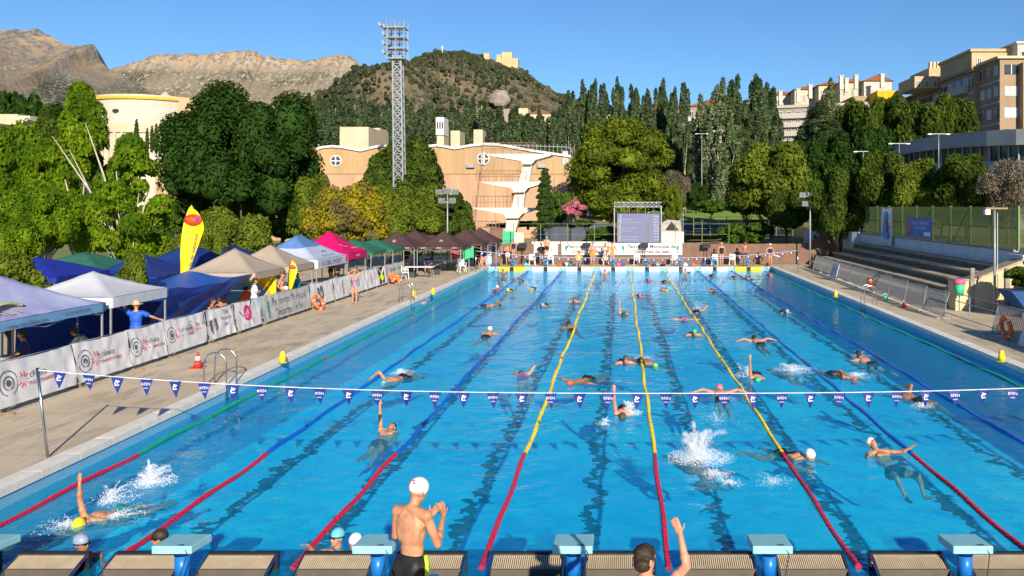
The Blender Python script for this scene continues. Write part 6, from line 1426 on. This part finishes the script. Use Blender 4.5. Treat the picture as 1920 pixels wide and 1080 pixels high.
reg('light1','sparse','lf_light',24000,.14,11,3.4,11,nl=52,z0=.12,bark='palebark',core=False,asp=.7)
reg('light2','sparse','lf_light',24000,.14,10,3.8,12,nl=50,z0=.12,bark='palebark',core=False,asp=.7)
reg('light3','round','lf_light',20000,.13,7,3.4,13,nl=44,z0=.12,bark='greybark',asp=.7)
reg('olive','round','lf_olive',16000,.12,4.6,3.2,14,nl=30,z0=.08)
reg('yellow','round','lf_yellow',18000,.13,5.5,3.8,15,nl=34,z0=.05)
reg('mid','round','lf_mid',16000,.20,8,4,16,nl=34,z0=.1)
reg('mid2','round','lf_mid',16000,.18,8,4.4,17,nl=24,z0=.12)
reg('pine','pine','lf_pine',30000,.24,13,6.6,18,nl=64,z0=-.06,asp=.35,jit=.9)
reg('pop1','poplar','lf_poplar',15000,.23,25,2.6,21,nl=58,z0=.04,bark='palebark',tr=.012)
reg('pop2','poplar','lf_poplar',14000,.23,25,2.6,22,nl=50,z0=.05,bark='palebark',tr=.012)
reg('pop3','poplar','lf_poplar',12000,.22,25,2.4,23,nl=44,z0=.1,bark='palebark',tr=.012,core=False)
reg('popp','poplar','lf_poplarp',12000,.21,23,3.2,24,nl=52,z0=.08,bark='palebark',tr=.016,core=False)
reg('cyp','cypress','lf_cyp',9000,.13,7.5,1.0,25,nl=26,asp=.4)
reg('bush','round','lf_hedge',4500,.13,2,1.5,26,nl=16,z0=.0)
reg('pink','round','lf_pink',5000,.12,2.2,1.6,27,nl=16,z0=.0)
reg('small','round','lf_olive',5200,.075,2.6,1.0,28,nl=44,z0=.28)
reg('bare','round','lf_grey',12000,.09,6,3,29,nl=30,z0=.1,core=False)
reg('far','round','lf_poplar',3500,.55,10,5,30,nl=24,z0=.05)
def TR(key,px,pyt,Y,wpx,label,name='tree',zb=None,cmat=None,rz=None,group=None,dy=1,py_b=None):
    k=Y/F; X=(px-1165)*k; zb=gz(X,Y) if zb is None else zb
    if py_b: zb=CH-(py_b-386)*k
    zt=CH-(pyt-386)*k; Rd=wpx*k/2/.97
    return plant(key,(X,Y,zb),(zt-zb)*1.0,Rd,label,name,rng.random()*6 if rz is None else rz,cmat=cmat,group=group)
# left side
TR('light1',152,160,44,150,'tall bright green loose tree with bare pale branches at left')
TR('light2',245,255,42,165,'bright green tree hanging over the small round shrub, left of the yellow flag')
TR('light3',45,235,47,150,'bright green tree at the left edge in front of the white houses','tree',py_b=505)
TR('light1',92,200,52,110,'darker loose green tree between the two bright ones at left',cmat='lf_mid')
TR('light3',75,345,38,120,'low bright green crown with thick dark trunk at left',py_b=520)
TR('light3',10,395,34,110,'lowest green crown at the left edge beside the lavender tent',py_b=560)
# bare branches of the pale tree
b=MB(); base=W(235,470,41.5); 
for (e,m_) in (((130,280),(190,400)),((160,230),(195,330)),((215,300),(225,380)),((260,330),(245,400)),((98,255),(170,360)),((280,350),(262,420))):
    b.tube([base,W(*m_,41.3),W(*e,41.2)],[.085,.05,.015],6)
b.tube([Vector((base.x,base.y,0)),base],[.12,.085],8); tag(b.build('bare_branches','palebark',None,True),'bare pale branches fanning out among the bright green leaves','branches')
TR('small',250,474,27.5,58,'small round olive shrub on a thin trunk behind the white tent','round_shrub',zb=.2)
TR('small',20,478,24,110,'grey green shrub at left edge above the lavender tent','round_shrub',zb=.2,cmat='lf_olive')
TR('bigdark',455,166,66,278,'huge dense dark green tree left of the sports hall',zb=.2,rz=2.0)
TR('cyp',340,268,88,46,'clipped dark cypress hedge behind the huge dark tree','cypress_tree',zb=.3)
TR('olive',425,392,46,150,'olive green tree behind the beige tents','tree',zb=.2)
TR('olive',375,420,41,90,'small olive tree beside the yellow feather flag','tree',zb=.2)
TR('pink',318,366,72,66,'pink flowering bush left of the huge dark tree','flowering_bush',py_b=400)
TR('bush',330,392,68,60,'dark green bush below the pink flowers at left','bush',py_b=445)
TR('yellow',650,346,58,160,'yellowing tree with orange patches behind the magenta tent','tree',zb=.2)
TR('mid',590,330,66,100,'green tree between the huge dark tree and yellowing tree','tree',zb=.2,cmat='lf_olive')
TR('yellow',730,352,60,110,'olive yellow tree right of the yellowing tree','tree',zb=.2,cmat='lf_olive')
TR('mid',783,350,62,110,'green tree behind the brown tents, left of the floodlight pole','tree',zb=.2,cmat='lf_olive')
TR('mid2',845,362,66,90,'dark green tree beside the diving tower foot','tree',zb=.2)
TR('mid',768,264,86,142,'round green tree in front of the ochre hall behind the lattice tower','tree',zb=.3,cmat='lf_mid')
TR('mid',700,322,80,80,'small green tree left of the lattice tower','tree',zb=.3)
TR('mid2',810,395,67,80,'low dark bush behind the brown tents','bush',zb=.3,cmat='lf_hedge')
for i,(px,py,w_) in enumerate(((293,232,9),(276,240,7),(285,236,8),(256,224,10),(322,228,13),(336,236,9))): TR('cyp',px,py,150,w_,['slim cypress in front of the arena, second from right','shortest slim cypress in front of the arena','slim cypress in front of the arena, middle','slim cypress in front of the arena, leftmost','thick cypress at the right side of the arena','cypress touching the huge dark tree, by the arena'][i],'cypress_tree',py_b=285)
# centre
TR('cyp',1022,317,71,33,'clipped dark cypress right of the diving tower','cypress_tree',py_b=428)
TR('pine',1168,224,92,200,'big rounded yellow-green pine behind the video screen','pine_tree',py_b=420)
TR('pine',1262,345,80,36,'small pine sprout right of the video screen truss','pine_tree',py_b=420)
TR('pink',1075,376,76,52,'pink flowering bush behind the low wall in the centre','flowering_bush',py_b=412)
TR('bush',1052,360,80,40,'dark bush right of the clipped cypress','bush',py_b=430)
for i,(px,py,w_,pb) in enumerate(((1130,425,60,462),(1090,412,60,430),(990,414,70,428),(940,418,60,430),(1200,405,60,460),(1400,418,90,462),(1372,425,60,462))): TR('bush',px,py,71 if pb>440 else 82,w_,['ivy covered bank left of the video screen','low hedge behind the covered stacks','low hedge behind the clipped cypress','low hedge behind the diving tower column','bush hidden behind the video screen','big bush right of the dry bank','bush at left of the big right bush'][i],'hedge_bush',py_b=pb)
TR('mid2',1447,270,76,165,'big domed bright olive tree above the far right corner',py_b=455,cmat='lf_olive')
TR('mid',1400,300,80,80,'dark side tree left of the big domed olive tree',py_b=440)
TR('mid',1475,355,70,90,'lower tree beneath the big domed tree',py_b=455,cmat='lf_mid')
TR('mid2',1305,342,98,40,'small dark round tree on the lawn','tree',py_b=398,cmat='lf_dark')
TR('bush',1335,375,96,60,'clipped hedge behind the lawn','hedge_bush',py_b=405); TR('bush',1285,350,110,60,'dark shrub left of the lawn tree','bush',py_b=395,cmat='lf_dark')
TR('bare',1265,320,96,60,'dry brownish tree right of the pine','tree',py_b=400); 
# right side street trees
rt=[('mid2',1570,318,62,100,'lf_mid','dark tree at the near end of the green terrace fence'),('mid',1650,283,60,105,'lf_mid','roadside tree behind the painted banner, left one'),('mid2',1725,300,57,110,'lf_olive','roadside tree behind the painted banner, right one'),
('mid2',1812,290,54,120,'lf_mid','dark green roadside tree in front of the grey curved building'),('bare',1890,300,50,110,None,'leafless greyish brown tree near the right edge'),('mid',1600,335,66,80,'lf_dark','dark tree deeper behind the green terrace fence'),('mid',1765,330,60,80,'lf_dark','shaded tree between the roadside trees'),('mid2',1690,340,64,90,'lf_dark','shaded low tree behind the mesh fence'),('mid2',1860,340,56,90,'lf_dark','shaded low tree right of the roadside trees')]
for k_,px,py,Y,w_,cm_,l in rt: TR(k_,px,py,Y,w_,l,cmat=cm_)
TR('bush',1925,502,33.2,70,'dark shrub drooping over the blue awning at right edge','hedge_bush',py_b=545,cmat='lf_mid')
pl_=[(1540,195,105,120,'pop1'),(1600,190,110,105,'mid'),(1665,185,105,115,'mid2'),(1725,195,100,110,'mid'),(1785,180,104,100,'mid2'),(1560,250,100,110,'mid2'),(1630,235,98,110,'mid'),(1500,270,100,80,'mid')]
for i,(px,py,Y,w_,k_) in enumerate(pl_): TR(k_,px,py,Y,w_,['pale poplar rising before the grey apartment building','plane tree left of the yellow building','plane tree under the yellow building','plane tree between the yellow building and beige wing','rightmost plane tree in front of the beige wing','dark lower tree below the pale poplar','dark lower tree behind the street lamp','dark tree left of the pale poplar foot'][i],'plane_tree' if i not in (0,) else 'poplar_tree',cmat=('lf_dark' if i in (5,6,7) else None))
# poplars
pops=[(575,188,48),(600,182,46),(630,178,50),(655,196,44),(700,195,52),(728,188,46),(760,180,50),(790,200,46),(820,205,48),(850,196,44),(880,185,46),(905,192,44),(935,205,50),(965,200,46),(990,215,44),(1015,212,48),(1042,205,46),(1068,172,44),(1095,158,40),(1112,153,36),(1132,160,38),(1160,153,40),(1190,162,44),(1215,170,40),(1240,155,44),(1262,168,36),(1282,158,40)]
for i,(px,py,w_) in enumerate(pops):
    Y=150+rng.random()*25; side_='left of the lattice tower' if px<740 else ('between the lattice tower and diving tower' if px<960 else ('below the castle hill slope' if px<1075 else 'right of the castle hill'))
    TR(['pop1','pop2','pop3'][i%3],px,py,Y,w_*1.12,f'poplar {side_}, top {"above" if py<190 else "below"} its neighbours, {["slim","broad","ragged"][i%3]} crown','poplar_tree',group='row of poplars')
for i,(px,py,w_) in enumerate(((1350,150,70),(1375,145,60),(1420,142,64),(1445,160,56),(1318,180,60),(1400,190,60),(1555,150,60))):
    TR('popp' if i in (0,4,5,6) else 'pop2',px,py,128+i*3,w_,['tall pale poplar behind the twin lamp post','slim dark poplar right of the tall pale one','tallest dark poplar left of the ridge houses','poplar nearest the long cream ridge house','pale poplar left of the tall pale one','leaning pale poplar above the domed olive tree','tall poplar before the cream terraced house'][i],'poplar_tree',group='row of poplars')
for i in range(26):
    px=560+i*28+rng.integers(-6,6); TR('far',px,225+rng.integers(-10,22),185+rng.random()*20,95,f'dark tree in the mass behind the poplars, {["far left","left","centre left","centre","centre right","right","far right"][min(6,i//4)]} {["first","second","third","fourth"][i%4]}','broadleaf_tree',group='tree mass behind the poplars')
for i,(px,py,w_) in enumerate(((20,178,90),(55,182,80),(-10,190,70),(110,200,80))): TR('far',px,py,240,w_,['dark tree behind the cream house at far left','dark tree above the white annex at far left','dark tree at the far left edge','dark tree behind the orange gable'][i],'broadleaf_tree',cmat='lf_dark')
for i,(px,py,Y,w_) in enumerate(((400,360,90,90),(530,380,90,120),(300,405,100,70),(180,420,120,120),(60,430,120,140))): TR('bush',px,py,Y,w_,['hedge on the sports field edge behind the dark tree','hedge right of the huge dark tree','hedge by the running track','long low hedge across the running track','hedge at far left beyond the track'][i],'hedge_bush',zb=.5)
# ================================================================ mountains, hill, castle
def ridge(name,Y,prof,depth,base,fz,m,nx=220,ny=90,px0=None,px1=None,back=.5):
    k=Y/F; xs=np.linspace(prof[0][0],prof[-1][0],nx); cr=np.interp(xs,[p[0] for p in prof],[p[1] for p in prof])
    b=MB(); vs=[]
    for j in range(ny+1):
        t_=j/ny
        for i in range(nx):
            crest=CH-(cr[i]-386)*k
            if t_<.82: u=t_/.82; y=Y-depth*(1-u); h=base+(crest-base)*fz(u,xs[i])
            else: u=(t_-.82)/.18; y=Y+depth*back*u; h=base+(crest-base)*(1-u)**1.3
            X=(xs[i]-1165)*k*(1-.0*(1-t_)); env=math.sin(PI*min(1,t_/.82))**.7*(1-(t_/.82)**5) if t_<.82 else 0
            n1_=noise.fractal(Vector((X*3.0/depth,y*3.0/depth,Y)),1.0,2.1,6); rd=1-abs(noise.noise(Vector((X*5/depth,y*2.2/depth,7))))*2
            h+= (crest-base)*(.20*n1_+.19*rd-.10)*env; h+=(crest-base)*.035*(1-2*abs(noise.noise(Vector((X*22/depth,y*6/depth,9)))))*env
            if t_<=.82: h+= (crest-base)*.02*noise.noise(Vector((X*60/depth,y*10/depth,3)))*(t_/.82)
            h=min(h,CH+(crest-CH)*y/Y*(.985+.015*min(1,t_/.82)))
            vs.append((X,y,h))
    b.v=vs
    for j in range(ny):
        for i in range(nx-1): b.f.append((j*nx+i,j*nx+i+1,(j+1)*nx+i+1,(j+1)*nx+i))
    b.mi=[0]*len(b.f); o=b.build(name,m,None,False); struct(o); return o
def rock(name,sc,veg,rockc,earth,cliff_lo,cliff_hi,vegamt=.5):
    m,t,N,L=nt(name); tc=N('TexCoord'); ob=tc.outputs['Object']; sp=N('SeparateXYZ'); L(ob,sp.inputs[0])
    g=N('NewGeometry'); sn=N('SeparateXYZ'); L(g.outputs['Normal'],sn.inputs[0])
    def mr(v,a,b_,): n=N('MapRange'); n.inputs[1].default_value=a; n.inputs[2].default_value=b_; L(v,n.inputs[0]); return n.outputs[0]
    base=mix(t,noisef(t,sc*6,8,coord=ob,rough=.7,lo=.4,hi=.62),earth,rockc)
    vn=noisef(t,sc*45,5,coord=ob,rough=.75,lo=.46-vegamt*.1,hi=.56-vegamt*.1)
    big=noisef(t,sc*3,4,coord=ob,lo=.35,hi=.6)
    n=N('Math',operation='MULTIPLY'); L(vn,n.inputs[0]); L(big,n.inputs[1])
    cl=mr(sp.outputs[2],cliff_lo,cliff_hi); n2=N('Math',operation='SUBTRACT'); n2.inputs[0].default_value=1; L(cl,n2.inputs[1]); n3=N('Math',operation='MULTIPLY'); L(n.outputs[0],n3.inputs[0]); L(n2.outputs[0],n3.inputs[1])
    base=mix(t,n3.outputs[0],base,veg)
    st=noisef(t,sc*42,8,coord=ob,rough=.75,sc=(1,1,.22),lo=.42,hi=.56); cliff=mix(t,st,rockc,tuple(x*.42 for x in rockc)); cliff=mix(t,noisef(t,sc*10,3,coord=ob,lo=.5,hi=.62),cliff,(.42,.30,.19)); base=mix(t,noisef(t,sc*70,6,coord=ob,rough=.8,sc=(1,1,.5),lo=.52,hi=.62),base,tuple(x*.4 for x in rockc)); base=mix(t,cl,base,cliff)
    d=N('BsdfDiffuse'); L(base,d.inputs[0]); bp=N('Bump'); bp.inputs['Strength'].default_value=1; bp.inputs['Distance'].default_value=.55/sc*.01*3; L(noisef(t,sc*22,9,coord=ob,rough=.75,sc=(1,1,.5),lo=0,hi=1),bp.inputs['Height']); L(bp.outputs[0],d.inputs['Normal'])
    o=N('OutputMaterial'); L(d.outputs[0],o.inputs[0]); return m
rock('rock_left',.0014,(.045,.06,.035),(.29,.27,.25),(.27,.20,.14),520,820,.6)
rock('rock_cliff',.0009,(.07,.08,.055),(.46,.39,.31),(.26,.215,.16),880,960,.55)
rock('hill_rock',.004,(.045,.055,.032),(.22,.185,.13),(.23,.175,.11),900,990,.6)
ridge('mountain_far_left',5200,[(-200,40),(-60,38),(0,47),(40,52),(80,60),(120,80),(160,110)],900,0,lambda u,x:u**1.1,'rock_left',80,30)
ridge('mountain_left',3800,[(-500,120),(-300,90),(-120,70),(-40,62),(0,58),(25,54),(50,56),(70,53),(82,58),(95,66),(108,75),(122,81),(135,84),(150,86),(165,83),(176,82),(181,88),(184,104),(190,116),(200,124),(212,130),(240,145),(280,168),(330,190),(420,215),(600,240)],2000,0,lambda u,x:.62*u**1.3+.38*max(0,(u-.45)/.55)**1.0*1.0 if u<1 else 1,'rock_left',320,110)
ridge('mountain_cliffs',5600,[(60,210),(130,175),(180,145),(212,130),(230,124),(255,116),(280,107),(300,101),(325,98),(345,99),(370,101),(400,99),(425,96),(440,94),(455,93),(470,94),(486,97),(493,103),(500,107),(507,103),(515,106),(545,110),(570,112),(590,112),(605,109),(620,103),(640,100),(655,104),(668,112),(678,124),(690,134),(705,140),(740,160),(800,190),(900,220)],3000,0,lambda u,x:.72*u**1.25+.28*max(0,min(1,(u-.86)/.12)),'rock_cliff',420,120)
hillp=[(440,225),(500,205),(560,195),(600,190),(640,172),(660,160),(690,150),(705,140),(722,130),(745,122),(765,115),(790,108),(812,100),(830,97),(850,98),(880,100),(905,106),(930,112),(950,120),(972,126),(985,135),(1000,146),(1020,158),(1040,170),(1062,181),(1085,190),(1120,200),(1180,215),(1300,240)]
hill=ridge('castle_hill',1500,hillp,750,10,lambda u,x:u**1.15,'hill_rock',260,110)
# scattered dark pines on the hill: one mass
me=hill.data; nv_=260; g=np.random.default_rng(9); co_=np.array([v.co[:] for v in me.vertices]); rows_=np.arange(len(co_))//nv_; ok=np.where((rows_>18)&(rows_<=92))[0]
dens=np.array([noise.noise(Vector((co_[i,0]*.012,co_[i,1]*.012,2))) for i in ok]); pxs=1165+co_[ok,0]*F/co_[ok,1]; pr=np.clip(.55+dens*1.2,.06,1)*np.where(pxs<640,.5,1)*np.where((abs(pxs-942)<34)&(rows_[ok]>80),.03,1)
pick=g.choice(ok,9000,p=pr/pr.sum()); V_=[];F_=[]
ovs,ofs=sphv((0,0,0),(1,1,1),6,4); ovs=np.array(ovs); ofs=np.array(ofs)
P_=[];
for q,i in enumerate(pick):
    c=co_[i]+g.normal(0,1,3)*np.array([4.5,5,0]); s=(1.8+3.2*g.random()**1.6); V_.append(ovs*np.array([s,s,s*1.0])*(.8+.4*g.random((len(ovs),1)))+c+np.array([0,0,s*.3])); F_.append(ofs+q*len(ovs))
V_=np.vstack(V_); F_=np.vstack(F_); me=bpy.data.meshes.new('hillside_pines'); me.vertices.add(len(V_)); me.vertices.foreach_set('co',V_.astype(np.float32).ravel()); me.loops.add(F_.size); me.loops.foreach_set('vertex_index',F_.astype(np.int32).ravel()); me.polygons.add(len(F_)); me.polygons.foreach_set('loop_start',np.arange(0,F_.size,4,dtype=np.int32)); me.polygons.foreach_set('loop_total',np.full(len(F_),4,np.int32)); me.update(); me.validate()
leafmat('lf_hill',(.030,.040,.022),(.065,.075,.038),None,.05); me.materials.append(M['lf_hill']); stuff(link('hillside_pines',me),'dark scattered pine wood covering the castle hill','wood')
# castle
mat('castle',(.60,.44,.24),.95,(.50,.36,.19),.08,bump=.2)
k=1490/F; t=thing('castle','sandstone castle with square towers on the hilltop','castle',((945-1165)*k,1490,CH-(125-386)*k+4))
xc=lambda px:(px-945)*k
zc=lambda py:(125-py)*k
for (a,c,y,d) in ((942,961,104,14),(932,940,108,8),(961,972,115,10),(936,944,113,9)):
    b=MB(); b.box(xc(a),xc(c),-d/2,d/2,zc(132),zc(y)); 
    nn=max(3,int((c-a)/2.6))
    for q in range(nn): x=xc(a)+(xc(c)-xc(a))*(q+.25)/nn; b.box(x,x+(xc(c)-xc(a))/nn*.5,-d/2,d/2,zc(y)+.01,zc(y)+1.0)
    tw=b.build('tower','castle',t)
b=MB(); b.box(xc(930),xc(972),-3,3,zc(134),zc(117)); b.build('curtain_wall','castle',t)
t=thing('castle_tower','lone square castle tower left of the main castle','castle',(((912-1165)*k),1495,CH-(112-386)*k)); b=MB(); b.box(-5,5,-4,4,-6,11); b.build('wall','castle',t)
b=MB(); b.box(-5,-2.5,-4,4,11,12.5); b.box(-.8,1.2,-4,4,11,12.5); b.box(3,5,-4,4,11,12.5); b.build('battlement','castle',t)
k=1480/F; t=thing('hilltop_cross','tall pale stone cross on the hill summit','cross',((829.5-1165)*k,1480,CH-(100-386)*k)); b=MB(); b.box(-.9,.9,-.7,.7,-5,14.5); b.build('shaft','whiteb',t); b=MB(); b.box(-2.6,2.6,-.6,.6,9.2,10.6); b.build('arm','whiteb',t)
b=MB(); o=W(938,180,1250); b.ell(o-Vector((0,0,4)),(15,10,15),None,14,10); b.v=[tuple(Vector(v)+Vector((0,0,6*noise.noise(Vector(v)*.09)))+Vector((5*noise.noise(Vector(v)*.13),0,0))) for v in b.v]; struct(b.build('rock_outcrop',mat('outcrop',(.34,.29,.24),.9,(.20,.17,.14),.12,bump=.5)))
